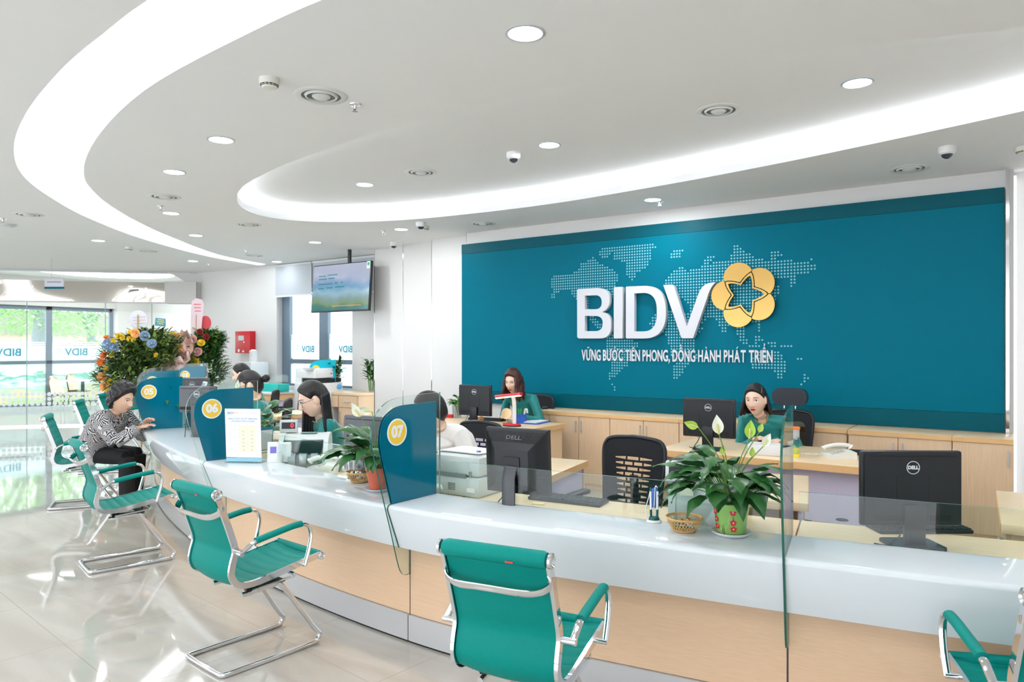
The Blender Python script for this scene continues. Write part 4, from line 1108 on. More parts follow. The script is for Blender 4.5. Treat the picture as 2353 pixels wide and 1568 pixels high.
# ================================================================ people
def evaluated(o):
    dg = bpy.context.evaluated_depsgraph_get(); dg.update()
    me = bpy.data.meshes.new_from_object(o.evaluated_get(dg)); return me
def fuse(m_, name, mat, parent, voxel, smooth=2, mats=None, fn=None, label=None, T=None):
    """melt overlapping solids into one continuous skin"""
    me = bpy.data.meshes.new('t'); me.from_pydata([tuple(v) for v in m_.v], [], m_.f)
    o = bpy.data.objects.new('t', me); C.objects.link(o)
    r = o.modifiers.new('r', 'REMESH'); r.mode = 'VOXEL'; r.voxel_size = voxel; r.use_smooth_shade = True
    if smooth:
        s = o.modifiers.new('s', 'SMOOTH'); s.factor = 0.5; s.iterations = smooth
    me2 = evaluated(o); bpy.data.objects.remove(o)
    me2.materials.clear()
    for q in (mats or [mat]): me2.materials.append(q)
    if fn:
        for p in me2.polygons: p.material_index = fn(p.center)
    for p in me2.polygons: p.use_smooth = True
    me2.name = name
    ob = bpy.data.objects.new(name, me2); C.objects.link(ob)
    if parent is not None: ob.parent = parent
    if label: ob['label'] = label
    return ob
def loft(m_, rings, n=20, T=None):
    """rings of (centre, rx, ry, tilt about x)"""
    vs_ = []; fs_ = []
    for c, rx, ry, tl in rings:
        for j in range(n):
            a = 2 * PI * j / n; vs_.append((c[0] + rx * math.cos(a), c[1] + ry * math.sin(a) * math.cos(tl), c[2] + ry * math.sin(a) * math.sin(tl)))
    k = len(rings)
    for i in range(k - 1):
        for j in range(n):
            l = (j + 1) % n; fs_.append((i * n + j, i * n + l, (i + 1) * n + l, (i + 1) * n + j))
    fs_.append(list(range(n))[::-1]); fs_.append([(k - 1) * n + j for j in range(n)])
    m_.add(vs_, fs_, T)
SKIN = M('skin', (232, 196, 174), 0.5, var=0.03, scale=12)
SKIN2 = M('skin_elder', (214, 174, 148), 0.55, var=0.05, scale=12)
LIPR = M('red_lips', (196, 34, 48), 0.35); LIPN = M('natural_lips', (186, 116, 104), 0.5)
def hairmat(name, rgb):
    m = M(name, rgb, 0.36, var=0.35, scale=1.0); n = m.node_tree.nodes; l = m.node_tree.links
    t_ = n.new('ShaderNodeTexCoord'); mp = n.new('ShaderNodeMapping'); mp.inputs['Scale'].default_value = (260, 260, 14); l.new(t_.outputs['Object'], mp.inputs[0])
    nz = [q for q in n if q.type == 'TEX_NOISE'][0]; l.new(mp.outputs[0], nz.inputs['Vector'])
    bp = n.new('ShaderNodeBump'); bp.inputs['Strength'].default_value = 0.7; bp.inputs['Distance'].default_value = 0.003; l.new(nz.outputs['Fac'], bp.inputs['Height']); l.new(bp.outputs[0], n['Principled BSDF'].inputs['Normal'])
    return m
HAIRB = hairmat('black_hair', (20, 16, 18)); HAIRR = hairmat('auburn_hair', (66, 34, 28))
EYEW = M('eye_white', (225, 222, 218), 0.3); IRIS = M('dark_iris', (34, 22, 18), 0.1)
AODAI = M('teal_silk', (0, 126, 124), 0.33, var=0.06, scale=10, sheen=0.3); GOLDT = M('gold_piping', (214, 160, 52), 0.5)
TROUS = M('black_trousers', (18, 18, 20), 0.8); SHOE = M('black_shoe', (22, 20, 22), 0.4)
SHIRT = M('white_shirt', (234, 232, 230), 0.7, var=0.02, bump=0.3, scale=20)
def zebra():
    m = bpy.data.materials.new('monochrome_print'); m.use_nodes = True
    n = m.node_tree.nodes; l = m.node_tree.links; b = n['Principled BSDF']
    t = n.new('ShaderNodeTexCoord'); vo = n.new('ShaderNodeTexVoronoi'); vo.inputs['Scale'].default_value = 21
    l.new(t.outputs['Object'], vo.inputs['Vector'])
    mu = n.new('ShaderNodeMath'); mu.operation = 'MULTIPLY'; mu.inputs[1].default_value = 12.0
    sp = n.new('ShaderNodeSeparateColor'); l.new(vo.outputs['Color'], sp.inputs[0]); l.new(sp.outputs[0], mu.inputs[0])
    vr = n.new('ShaderNodeVectorRotate'); vr.rotation_type = 'EULER_XYZ'; vr.rotation_type = 'AXIS_ANGLE'; vr.inputs['Axis'].default_value = (0.7, 0.6, 0.4)
    l.new(t.outputs['Object'], vr.inputs['Vector']); l.new(mu.outputs[0], vr.inputs['Angle'])
    wv = n.new('ShaderNodeTexWave'); wv.inputs['Scale'].default_value = 26; wv.inputs['Distortion'].default_value = 2.2; wv.inputs['Detail Scale'].default_value = 0.6
    l.new(vr.outputs[0], wv.inputs['Vector'])
    rp = n.new('ShaderNodeValToRGB'); rp.color_ramp.elements[0].position = 0.5; rp.color_ramp.elements[1].position = 0.56
    rp.color_ramp.elements[0].color = (*lin((34, 36, 44)), 1); rp.color_ramp.elements[1].color = (*lin((206, 204, 204)), 1)
    l.new(wv.outputs['Fac'], rp.inputs[0]); l.new(rp.outputs[0], b.inputs['Base Color']); b.inputs['Roughness'].default_value = 0.75
    return m
ZEBRA = zebra()
HA, HB, HC = 0.073, 0.093, 0.116
def g(x, s): return math.exp(-(x / s) ** 2)
def jaw(z): return 1.0 if z > -0.01 else 1 - 0.40 * min(1, (-z - 0.01) / 0.105) ** 1.7
def dface(x, z):
    d = 0.0
    if z < 0.03:
        k = min(1, (0.03 - z) / 0.055); d += 0.027 * k * g(x, 0.010 + 0.004 * k) * (1 if z > -0.03 else g(z + 0.03, 0.007))
    d += 0.008 * (g(x - 0.013, 0.007) + g(x + 0.013, 0.007)) * g(z + 0.030, 0.008)
    d -= 0.009 * (g(x - 0.031, 0.017) + g(x + 0.031, 0.017)) * g(z - 0.010, 0.012)
    d += 0.005 * g(z - 0.034, 0.012) * g(x, 0.055)
    d += 0.008 * g(x, 0.024) * g(z + 0.060, 0.013)
    d -= 0.002 * g(x, 0.022) * g(z + 0.060, 0.0025)
    d += 0.010 * g(x, 0.026) * g(z + 0.098, 0.016)
    d += 0.005 * (g(x - 0.042, 0.02) + g(x + 0.042, 0.02)) * g(z + 0.02, 0.022)
    return d
def face_y(x, z):
    q = 1 - (x / (HA * jaw(z))) ** 2 - (z / HC) ** 2
    return HB * math.sqrt(max(q, 0.0)) * 0.94 + dface(x, z) + 0.004
def head_pt(a, t, k=1.0):
    x = HA * math.sin(t) * math.cos(a); y = HB * math.sin(t) * math.sin(a); z = HC * math.cos(t)
    if y < 0: y *= 1.08
    x *= jaw(z)
    if z < -0.05 and y < 0: y *= 1 - 0.5 * min(1, (-z - 0.05) / 0.06)
    return Vector((x * k, y * k, z * k))
def head_solid(m_, T):
    n, m2 = 120, 90; vs_ = []
    for j in range(m2 + 1):
        t = PI * j / m2
        for i in range(n):
            a = 2 * PI * i / n; p = head_pt(a, t)
            if p.y > 0: p.y = p.y * 0.94 + 0.004 * min(1, p.y / 0.02) + dface(p.x, p.z) * min(1, p.y / 0.035)
            vs_.append(p)
    fs_ = [(j * n + i, (j + 1) * n + i, (j + 1) * n + (i + 1) % n, j * n + (i + 1) % n) for j in range(m2) for i in range(n)]
    m_.add(vs_, fs_, T)
    for s in (-1, 1):
        m_.add(*ear(s), T)
def ear(s):
    e = MB(); e.sphere((0, 0, 0), (0.007, 0.018, 0.031), 14, 10, Tr(s * 0.074, -0.008, -0.004) @ Rz(s * -0.35) @ Rx(0.15))
    e.sphere((0, 0, 0), (0.010, 0.008, 0.012), 10, 8, Tr(s * 0.071, 0.0, -0.012)); return e.v, e.f
def hair_shell(m_, T, thick=0.014, fringe=None, top=1.0, puff=0.0, ear_cover=False, rnd=0.0):
    n, m2 = 72, 54; vs_ = []
    for j in range(m2 + 1):
        t = PI * j / m2
        for i in range(n):
            a = 2 * PI * i / n; p = head_pt(a, t)
            lim = 0.012 + 0.72 * p.z
            if fringe is not None and p.z > fringe: lim = 1
            k = max(0, min(1, (lim - p.y) / 0.012 + 0.5))
            if not ear_cover and abs(p.x) > 0.045 and p.z < 0.05: k *= 1 - min(1.0, 1.7 * g(p.z + 0.008, 0.034) * g(p.y + 0.004, 0.024))
            if p.z < -0.085: k *= max(0, 1 - (-0.085 - p.z) / 0.01)
            th = thick * (1 + 0.35 * max(0, p.z / HC)) + puff * max(0, p.z / HC)
            if rnd: th += rnd * noise.noise(p * 60)
            q = p.normalized(); vs_.append(p + q * (th * k - 0.010 * (1 - k)))
    m_.add(vs_, [(j * n + i, (j + 1) * n + i, (j + 1) * n + (i + 1) % n, j * n + (i + 1) % n) for j in range(m2) for i in range(n)], T)
def ik(a, c, l1, l2, pole):
    a, c, pole = Vector(a), Vector(c), Vector(pole); d = c - a; L_ = min(d.length, (l1 + l2) * 0.999); dn = d.normalized()
    x = (l1 * l1 - l2 * l2 + L_ * L_) / (2 * L_); h = math.sqrt(max(l1 * l1 - x * x, 0)); pp = (pole - dn * pole.dot(dn)).normalized()
    return a + dn * x + pp * h
def hand(m_, wrist, d, up, s, curl=0.5):
    """palm, four fingers and a thumb; d = pointing direction, up = back of the hand"""
    d = Vector(d).normalized(); up = Vector(up); up = (up - d * up.dot(d)).normalized(); sd = d.cross(up) * s
    w_ = Vector(wrist)
    for k in range(5): m_.sphere(w_ + d * (0.012 + 0.018 * k), (0.034 - 0.0005 * k, 0.034, 0.014) if False else 0.0165, 10, 8)
    for off_ in (-0.024, -0.008, 0.008, 0.024):
        m_.tube([w_ + d * 0.005 + sd * off_ * 0.6, w_ + d * 0.085 + sd * off_ * 1.1], [0.015, 0.0115], 8)
    for j, (o_, L_) in enumerate(((-0.028, 0.058), (-0.0095, 0.070), (0.0095, 0.074), (0.028, 0.066))):
        b_ = w_ + d * 0.083 + sd * o_; c1 = curl * (0.6 + 0.15 * j)
        p1 = b_ + (d * math.cos(c1 * 0.5) - up * math.sin(c1 * 0.5)) * L_ * 0.45
        p2 = p1 + (d * math.cos(c1 * 1.3) - up * math.sin(c1 * 1.3)) * L_ * 0.32
        p3 = p2 + (d * math.cos(c1 * 1.9) - up * math.sin(c1 * 1.9)) * L_ * 0.23
        m_.tube([b_ - d * 0.01, b_, p1, p2, p3], [0.0095, 0.0092, 0.0085, 0.0078, 0.006], 8)
    b_ = w_ + d * 0.03 + sd * 0.028
    m_.tube([b_ - sd * 0.012, b_, b_ + d * 0.028 + sd * 0.020 - up * 0.008, b_ + d * 0.052 + sd * 0.026 - up * 0.016], [0.014, 0.0125, 0.0105, 0.0075], 8)
def make_person(name_lab, hip, rz, head, hyaw=0, hpitch=0, hroll=0, hs=1.10, top='aodai', hair='long', hands=((-0.16, 0.42, 0.79), (0.16, 0.42, 0.79)), skin=None, lips=None, glasses=False, chest_w=1.0, seat=0.46, legs='aodai', elbow_out=0.5):
    """hip = world (x, y); head = head centre in the person's own frame (x, y, z)"""
    skin = skin or SKIN; lips = lips or LIPR
    t = thing('person', name_lab, 'person', (hip[0], hip[1], 0), rz)
    Hd = Vector(head); HM = Tr(*Hd) @ Rz(hyaw) @ Rx(hpitch) @ Ry(hroll) @ Sc(hs, hs, hs)
    z0 = seat + 0.09
    nb = Hd + (HM.to_3x3() @ Vector((0, -0.022, -0.095)))          # skull base
    neck = Vector((Hd.x * 0.75, Hd.y * 0.82 - 0.035, Hd.z - (0.138 if top == 'aodai' else 0.125) * hs)); 
    pel = Vector((0, 0, z0)); 
    def sp(k): # spine point
        return pel.lerp(neck, k) + Vector((0, -0.035 * math.sin(PI * k), 0))
    lean = math.atan2(neck.y, neck.z - z0)
    w_ = chest_w
    torso = [(sp(0.0) + Vector((0, 0, -0.07)), 0.165 * w_, 0.125 * w_, 0), (sp(0.1), 0.17 * w_, 0.128 * w_, -lean * .5), (sp(0.32), 0.140 * w_, 0.105 * w_, -lean), (sp(0.55), 0.142 * w_, 0.108 * w_, -lean), (sp(0.74), 0.157 * w_, 0.110 * w_, -lean), (sp(0.90), 0.155 * w_, 0.088 * w_, -lean), (sp(0.965), 0.11 * w_, 0.068, -lean), (sp(1.0), 0.055, 0.052, -lean)]
    sh = {}; el = {}; wr = {}; hw = 0.176 * (0.5 + 0.5 * w_)
    spn = (neck - pel).normalized(); fw = Vector((0, spn.z, -spn.y))
    for s, hp in zip((-1, 1), hands):
        sh[s] = sp(0.915) + Vector((s * hw, 0.012, 0)); wr[s] = Vector(hp); 
        if (wr[s] - sh[s]).length > 0.50: wr[s] = sh[s] + (wr[s] - sh[s]).normalized() * 0.50
        el[s] = ik(sh[s], wr[s], 0.27, 0.24, (s * elbow_out, -0.35, -0.8))
    kn = {s: Vector((s * 0.10, 0.42, seat + 0.05)) for s in (-1, 1)}
    if legs == 'lady': kn = {-1: Vector((-0.11, 0.40, seat + 0.05)), 1: Vector((0.10, 0.43, seat + 0.05))}
    an = {s: Vector((s * 0.11, 0.38 if legs != 'lady' else (0.44 if s > 0 else 0.36), 0.085)) for s in (-1, 1)}
    # ---- the body, one skin
    b = MB(); head_solid(b, HM)
    b.tube([sp(0.95), neck + Vector((0, 0, 0.02)), nb.lerp(neck, 0.4), nb], [0.056, 0.050, 0.047, 0.050], 20)
    loft(b, [(c, rx * 0.9, ry * 0.88, tl) for c, rx, ry, tl in torso], 24)
    for s in (-1, 1):
        b.tube([sp(0.86), sh[s], sh[s].lerp(el[s], 0.5), el[s]], [0.05, 0.045, 0.038, 0.033], 14)
        b.tube([el[s], el[s].lerp(wr[s], 0.35), wr[s]], [0.034, 0.034, 0.024], 14)
        dd = (wr[s] - el[s]).normalized(); dd = Vector((dd.x * 0.6, dd.y, dd.z * 0.4))
        hand(b, wr[s], dd, (0, 0, 1), s)
        b.tube([Vector((s * 0.08, 0.0, z0 - 0.02)), Vector((s * 0.09, 0.2, seat + 0.055)), kn[s]], [0.075, 0.068, 0.052], 14)
        b.tube([kn[s], kn[s].lerp(an[s], 0.4) + Vector((0, -0.02, 0)), an[s]], [0.05, 0.046, 0.032], 14)
        b.tube([an[s] + Vector((0, -0.04, -0.045)), an[s] + Vector((0, 0.06, -0.05)), an[s] + Vector((0, 0.14, -0.06))], [0.032, 0.034, 0.022], 12)
    HI = HM.inverted()
    fuse(b, 'body', None, t, 0.0052, 1, [skin])
    # ---- face
    def on_face(x, z, dy=0.0): return HM @ Vector((x, face_y(x, z) + dy, z))
    for s in (-1, 1):
        m_ = mb(); ex = s * 0.031
        m_.prism([(0.0158 * math.cos(q), (0.0066 if math.sin(q) > 0 else 0.0048) * math.sin(q)) for q in [2 * PI * k / 20 for k in range(20)]], 0, 0.002, HM @ Tr(ex, face_y(ex, 0.010) + 0.0006, 0.010) @ Rz(-s * 0.28) @ Rx(PI / 2) @ Rz(0) @ Sc(1, 1, -1))
        e = m_.build('eye', EYEW, t, smooth=0)
        m_ = mb(); m_.sphere((0, 0, 0), (0.0062, 0.0022, 0.0062), 12, 8, HM @ Tr(ex, face_y(ex, 0.010) + 0.0018, 0.0105)); m_.build('iris', IRIS, e)
        m_ = mb(); m_.tube([on_face(ex + q * 0.0165, 0.0166 - 0.0062 * (q * s * 0.3 + abs(q) ** 2), 0.0012) for q in (-1, -0.5, 0, 0.5, 1)], 0.0012 * hs, 6); m_.build('eyelashes', IRIS, e)
        m_ = mb(); m_.tube([on_face(s * (0.015 + 0.036 * q), 0.031 + 0.004 * math.sin(q * PI * 0.9 + 0.2) - 0.003 * q, 0.0006) for q in (0, 0.25, 0.5, 0.75, 1)], [0.002, 0.0027, 0.0027, 0.002, 0.001], 8); m_.build('eyebrow', HAIRB if hair != 'wavy' else HAIRR, t)
    m_ = mb()
    for zz_, hh in ((-0.056, 0.0042), (-0.0635, 0.0052)):
        m_.tube([on_face(x, zz_ + (0.0015 if (zz_ > -0.06 and abs(x) > 0.004) else 0) * (1 - abs(x) / 0.02) + abs(x) * (-0.12 if zz_ > -0.06 else 0.14), -0.001) for x in (-0.021, -0.014, -0.007, 0, 0.007, 0.014, 0.021)], [0.0012, hh * 0.8, hh, hh * 0.95, hh, hh * 0.8, 0.0012], 8)
    m_.build('lips', lips, t)
    if glasses:
        m_ = mb()
        for s in (-1, 1):
            cx_ = s * 0.034
            m_.tube([HM @ Vector((cx_ + 0.024 * math.cos(q), face_y(0.03, 0.01) + 0.016 - 0.006 * abs(math.cos(q) * 0.024 * s + 0.034 - 0.03) / 0.03, 0.002 + 0.021 * math.sin(q))) for q in [2 * PI * k / 20 for k in range(20)]], 0.0013 * hs, 6, closed=True)
            m_.tube([HM @ Vector((s * 0.058, face_y(0.03, 0.01) + 0.010, 0.008)), HM @ Vector((s * 0.076, 0.04, 0.01)), HM @ Vector((s * 0.078, -0.005, 0.012))], 0.0013 * hs, 6)
        m_.tube([HM @ Vector((-0.010, face_y(0.03, 0.01) + 0.016, 0.006)), HM @ Vector((0, face_y(0.0, 0.01) + 0.008, 0.009)), HM @ Vector((0.010, face_y(0.03, 0.01) + 0.016, 0.006))], 0.0013 * hs, 6)
        gl = m_.build('glasses', M('glasses_frame', (60, 54, 56), 0.3, metal=0.4), t)
        m_ = mb()
        for s in (-1, 1):
            m_.prism(ellipse(0, 0, 0.0235, 0.0205, 20), -0.0004, 0.0004, HM @ Tr(s * 0.034, face_y(0.03, 0.01) + 0.0155, 0.002) @ Rx(PI / 2))
        m_.build('lens', clear_glass('lens_glass', (0.97, 0.97, 0.98), 0.8), gl)
    # ---- hair
    hm = HAIRR if hair == 'wavy' else HAIRB
    h = MB()
    def strand(a, z, length, r, back=0.0, out=0.012, fwdk=0.0, wave=0.0, spread=1.0):
        """a lock hanging from the head at azimuth a (0 = right, 90deg = front)"""
        t_ = math.acos(max(-1, min(1, z / HC))); p = head_pt(a, t_); q = HM @ (p + p.normalized() * out)
        pts = [HM @ (head_pt(a, max(0.15, t_ - 0.7)) * 1.06), q]
        loc = Rz(hyaw) @ Vector((math.cos(a), math.sin(a), 0))
        L_ = length; n_ = 7
        for k in range(1, n_ + 1):
            f_ = k / n_; w1 = wave * math.sin(f_ * 9 + a * 3)
            pts.append(q + Vector((loc.x * (0.012 * f_ * spread + w1), loc.y * (0.010 * f_ * spread + w1) - back * f_ + fwdk * f_, -L_ * f_)))
        h.tube(pts, [r * 0.7, r] + [r * (1.0 if k < n_ - 1 else 0.6) for k in range(n_)], 8)
    if hair == 'bob':
        hair_shell(h, HM, 0.012, puff=0.004, ear_cover=False)
        for k in range(26):
            a = math.radians(196 + (384 - 196) * k / 25)
            strand(a, 0.02, (0.130 + 0.006 * (k % 3)) * hs, 0.0135, out=0.007, spread=2.4 + 0.6 * (k % 2))
    elif hair == 'wavy':
        hair_shell(h, HM, 0.016, puff=0.010, ear_cover=True)
        for k in range(19):
            a = math.radians(145 + (395 - 145) * k / 18)
            strand(a, 0.02, (0.19 + 0.02 * math.sin(k * 2)) * hs, 0.021, out=0.010, wave=0.006, spread=2.2)
    elif hair == 'longfront':
        hair_shell(h, HM, 0.012, puff=0.006)
        for k in range(24):
            a = math.radians(208 + (350 - 208) * k / 23)
            strand(a, 0.0, 0.27 + 0.02 * (k % 3), 0.0125, out=0.006, spread=1.2, back=0.02)
        for k in range(11):                       # the long fall over the far shoulder
            a = math.radians(24 - 5 * k)
            strand(a, 0.03 - 0.004 * k, 0.54 + 0.02 * (k % 3), 0.015, out=0.008, spread=0.9 + 0.5 * (k % 2), fwdk=0.015)
    elif hair == 'bun':
        hair_shell(h, HM, 0.011, fringe=0.052, puff=0.004)
        h.sphere((0, 0, 0), (0.036, 0.036, 0.034), 16, 12, HM @ Tr(0, -0.138, 0.02))
        for k in range(9): strand(math.radians(48 + 84 * k / 8), 0.06, 0.035, 0.008, out=0.006, spread=0.2)
        for a in (12, 168): strand(math.radians(a), 0.03, 0.09, 0.006, out=0.004)
    elif hair == 'back':
        hair_shell(h, HM, 0.011, puff=0.004)
        for k in range(9): strand(math.radians(225 + 90 * k / 8), -0.01, 0.18, 0.017, out=0.002, spread=0.2)
    elif hair == 'perm':
        hair_shell(h, HM, 0.026, puff=0.016, rnd=0.014, ear_cover=True)
        rr = random.Random(5)
        for _ in range(420):
            a = rr.uniform(0, 2 * PI); z = rr.uniform(-0.07, HC * 0.98); p = head_pt(a, math.acos(z / HC))
            if p.y > 0.002 + 0.62 * p.z: continue
            h.sphere(HM @ (p * (1.25 + rr.uniform(-0.03, 0.06))), rr.uniform(0.007, 0.013), 8, 6)
    elif hair == 'short':
        hair_shell(h, HM, 0.008, puff=0.012)
    fuse(h, 'hair', hm, t, 0.0036, 3 if hair != 'perm' else 1)
    if hair == 'bob':
        m_ = mb(); m_.tube([HM @ (head_pt(math.radians(180 - a), math.radians(52 + (a - 20) * 1.0)) * 1.15) for a in (6, 14, 22, 30)], 0.004, 8); m_.build('hair_clip', GOLDT, t)
    # ---- clothes
    cmat = {'aodai': AODAI, 'shirt': SHIRT, 'print': ZEBRA}[top]
    c = MB(); gx = {'aodai': 0.006, 'shirt': 0.014, 'print': 0.020}[top]
    loft(c, [(cc, rx + gx, ry + gx, tl) for cc, rx, ry, tl in torso[:-1]], 28)
    if top != 'shirt' or True:
        for s in (-1, 1):
            if top != 'shirt': c.sphere(sp(0.66) + fw * 0.085 + Vector((s * 0.068, 0, 0)), (0.062, 0.055, 0.06), 16, 12)
            c.tube([sp(0.84), sh[s] + Vector((0, 0, -0.004)), sh[s].lerp(el[s], 0.5), el[s]], [0.062 + gx, 0.056 + gx, 0.045 + gx, 0.040 + gx], 16)
            e2 = el[s].lerp(wr[s], 0.93)
            c.tube([el[s], el[s].lerp(wr[s], 0.4), e2], [0.041 + gx, 0.040 + gx, 0.031 + gx], 16)
            c.tube([sp(0.97) + Vector((s * 0.03, 0, -0.01)), sh[s]], [0.045 + gx, 0.05 + gx], 12)
    fuse(c, {'aodai': 'tunic', 'shirt': 'shirt', 'print': 'blouse'}[top], cmat, t, 0.0062, 3)
    # stand collar
    cpath = []
    nk0 = sp(0.965)
    cl = mb(); ax = (nb - neck).normalized(); q4 = ax.to_track_quat('Z', 'X').to_matrix().to_4x4()
    base = neck - ax * 0.018
    q4.translation = base
    hgt = 0.045 if top == 'aodai' else 0.03
    fy = (q4.to_3x3().inverted() @ Vector((0, 1, 0))); fa = math.atan2(fy.y, fy.x)
    def crow(r0, z, dip=0.0): 
        o = []
        for k in range(32):
            a = 2 * PI * k / 32; f_ = max(0, math.cos(a - fa)) ** 6
            o.append(Vector((r0 * (1 + 0.12 * f_) * math.cos(a), r0 * (1 + 0.12 * f_) * math.sin(a), z - dip * f_)))
        return o
    r1, r2 = crow(0.066, 0.0, 0.02), crow(0.060, hgt, 0.034 if top == 'aodai' else 0.03)
    vs_ = r1 + r2 + [p * 0.93 + Vector((0, 0, p.z * 0.07)) for p in r2] + [p * 0.9 + Vector((0, 0, p.z * 0.1)) for p in r1]
    cl.add(vs_, [(i + 32 * k, (i + 1) % 32 + 32 * k, (i + 1) % 32 + 32 * (k + 1), i + 32 * (k + 1)) for k in range(3) for i in range(32)], q4)
    cl.build('collar', cmat if top != 'print' else M('black_knit', (20, 20, 22), 0.8), t)
    if top == 'aodai':
        m_ = mb(); m_.tube([q4 @ p for p in r2], 0.0034, 8, closed=True); m_.build('collar_piping', GOLDT, t)
        m_ = mb(); m_.box((0, 0, 0), (0.05, 0.004, 0.012), Tr(*(sp(0.70) + Vector((-0.075, 0.0, 0)) + fw * 0.150)) @ Rx(-lean)); m_.build('name_badge', BLACK, t)
    # trousers
    p_ = MB(); lg = 0.012
    loft(p_, [(Vector((0, 0, z0 - 0.075)), 0.16 * w_, 0.125, 0), (Vector((0, 0, z0 + 0.05)), 0.165 * w_, 0.125, 0)], 20)
    for s in (-1, 1):
        p_.tube([Vector((s * 0.08, -0.02, z0 - 0.015)), Vector((s * 0.09, 0.2, seat + 0.06)), kn[s]], [0.088, 0.083, 0.07], 16)
        p_.tube([kn[s], kn[s].lerp(an[s], 0.5), an[s] + Vector((0, 0, 0.03))], [0.07, 0.072, 0.068], 16)
    fuse(p_, 'trousers', TROUS if legs == 'lady' or top == 'shirt' else PLASW if False else TROUS, t, 0.008, 2)
    for s in (-1, 1):
        m_ = mb(); m_.tube([an[s] + Vector((0, -0.06, -0.045)), an[s] + Vector((0, 0.02, -0.04)), an[s] + Vector((0, 0.10, -0.052)), an[s] + Vector((0, 0.165, -0.062))], [0.034, 0.04, 0.036, 0.018], 14); m_.build('shoe', SHOE, t)
    return t
s_front = 1
D2R = math.radians
def person_at(lab, head_w, top_z, hip_w, look, lookpitch, hs=1.1, roll=0.0, body=None, **kw):
    """head_w: world (x,y) of the head; look: world direction the face points; hip_w: world hip"""
    bd = Vector(body or look); rz = math.atan2(-bd.x, bd.y)
    hd = Vector((head_w[0] - hip_w[0], head_w[1] - hip_w[1])); c_, s_ = math.cos(-rz), math.sin(-rz)
    lx, ly = hd.x * c_ - hd.y * s_, hd.x * s_ + hd.y * c_
    lk = math.atan2(-look[0], look[1]); hy = (lk - rz + PI) % (2 * PI) - PI
    return make_person(lab, hip_w, rz, (lx, ly, top_z - 0.135 * hs), hy, lookpitch, roll, hs, **kw)
PEOPLE = True
if PEOPLE:
    person_at('woman in teal tunic with shoulder-length black hair at the right manager desk', (-1.80, 6.12), 1.275, (-1.72, 6.56), (-0.07, -1), D2R(-6), 1.10, D2R(3), body=(0.1, -1), hair='bob', hands=((-0.10, 0.50, 0.80), (0.12, 0.46, 0.80)))
    person_at('woman in teal tunic with wavy auburn hair at the left manager desk', (-4.62, 6.56), 1.335, (-4.58, 6.93), (0.10, -1), D2R(-13), 1.12, 0.0, body=(0, -1), hair='wavy', hands=((-0.14, 0.46, 0.80), (0.10, 0.44, 0.80)))
    s_front = 1
    person_at('woman in teal tunic with glasses and long black hair behind the money counter', (-4.44, 3.62), 1.325, (-4.62, 3.97), (-0.50, -0.79), D2R(-22), 1.14, 0.0, body=(-0.42, -0.9), hair='longfront', glasses=True, hands=((0.30, 0.36, 0.80), (0.2, 0.36, 0.80))[::-1] if False else ((-0.16, 0.40, 0.80), (0.26, 0.36, 0.80)))
    person_at('woman with glasses and a hair bun behind the panel numbered 06', (-5.92, 4.08), 1.365, (-6.28, 4.46), (-0.62, -0.75), D2R(-16), 1.12, 0.0, body=(-0.45, -0.9), hair='bun', glasses=True)
    person_at('farthest woman, dark hair swept back, half hidden by the woman with the bun', (-7.95, 5.36), 1.38, (-8.04, 5.72), (-0.72, -0.62), D2R(-16), 1.1, 0.0, body=(-0.5, -0.86), hair='back')
    person_at('man in a white shirt leaning forward behind the panel numbered 07', (-3.34, 3.74), 1.275, (-3.36, 4.12), (-0.75, -0.66), D2R(-22), 1.10, 0.0, body=(-0.12, -0.99), hair='short', top='shirt', lips=LIPN, glasses=True, chest_w=1.32, seat=0.50, hands=((-0.2, 0.40, 0.80), (0.05, 0.44, 0.80)))
    person_at('elderly woman in a black and white print blouse seated at the counter', (-7.03, 3.44), 1.225, (-7.48, 3.40), (0.86, 0.36), D2R(-14), 1.14, 0.0, body=(0.90, 0.43), hair='perm', top='print', skin=SKIN2, lips=LIPN, chest_w=1.18, legs='lady', seat=0.455, hands=((0.0, 0.56, 0.84), (0.10, 0.56, 0.795)))
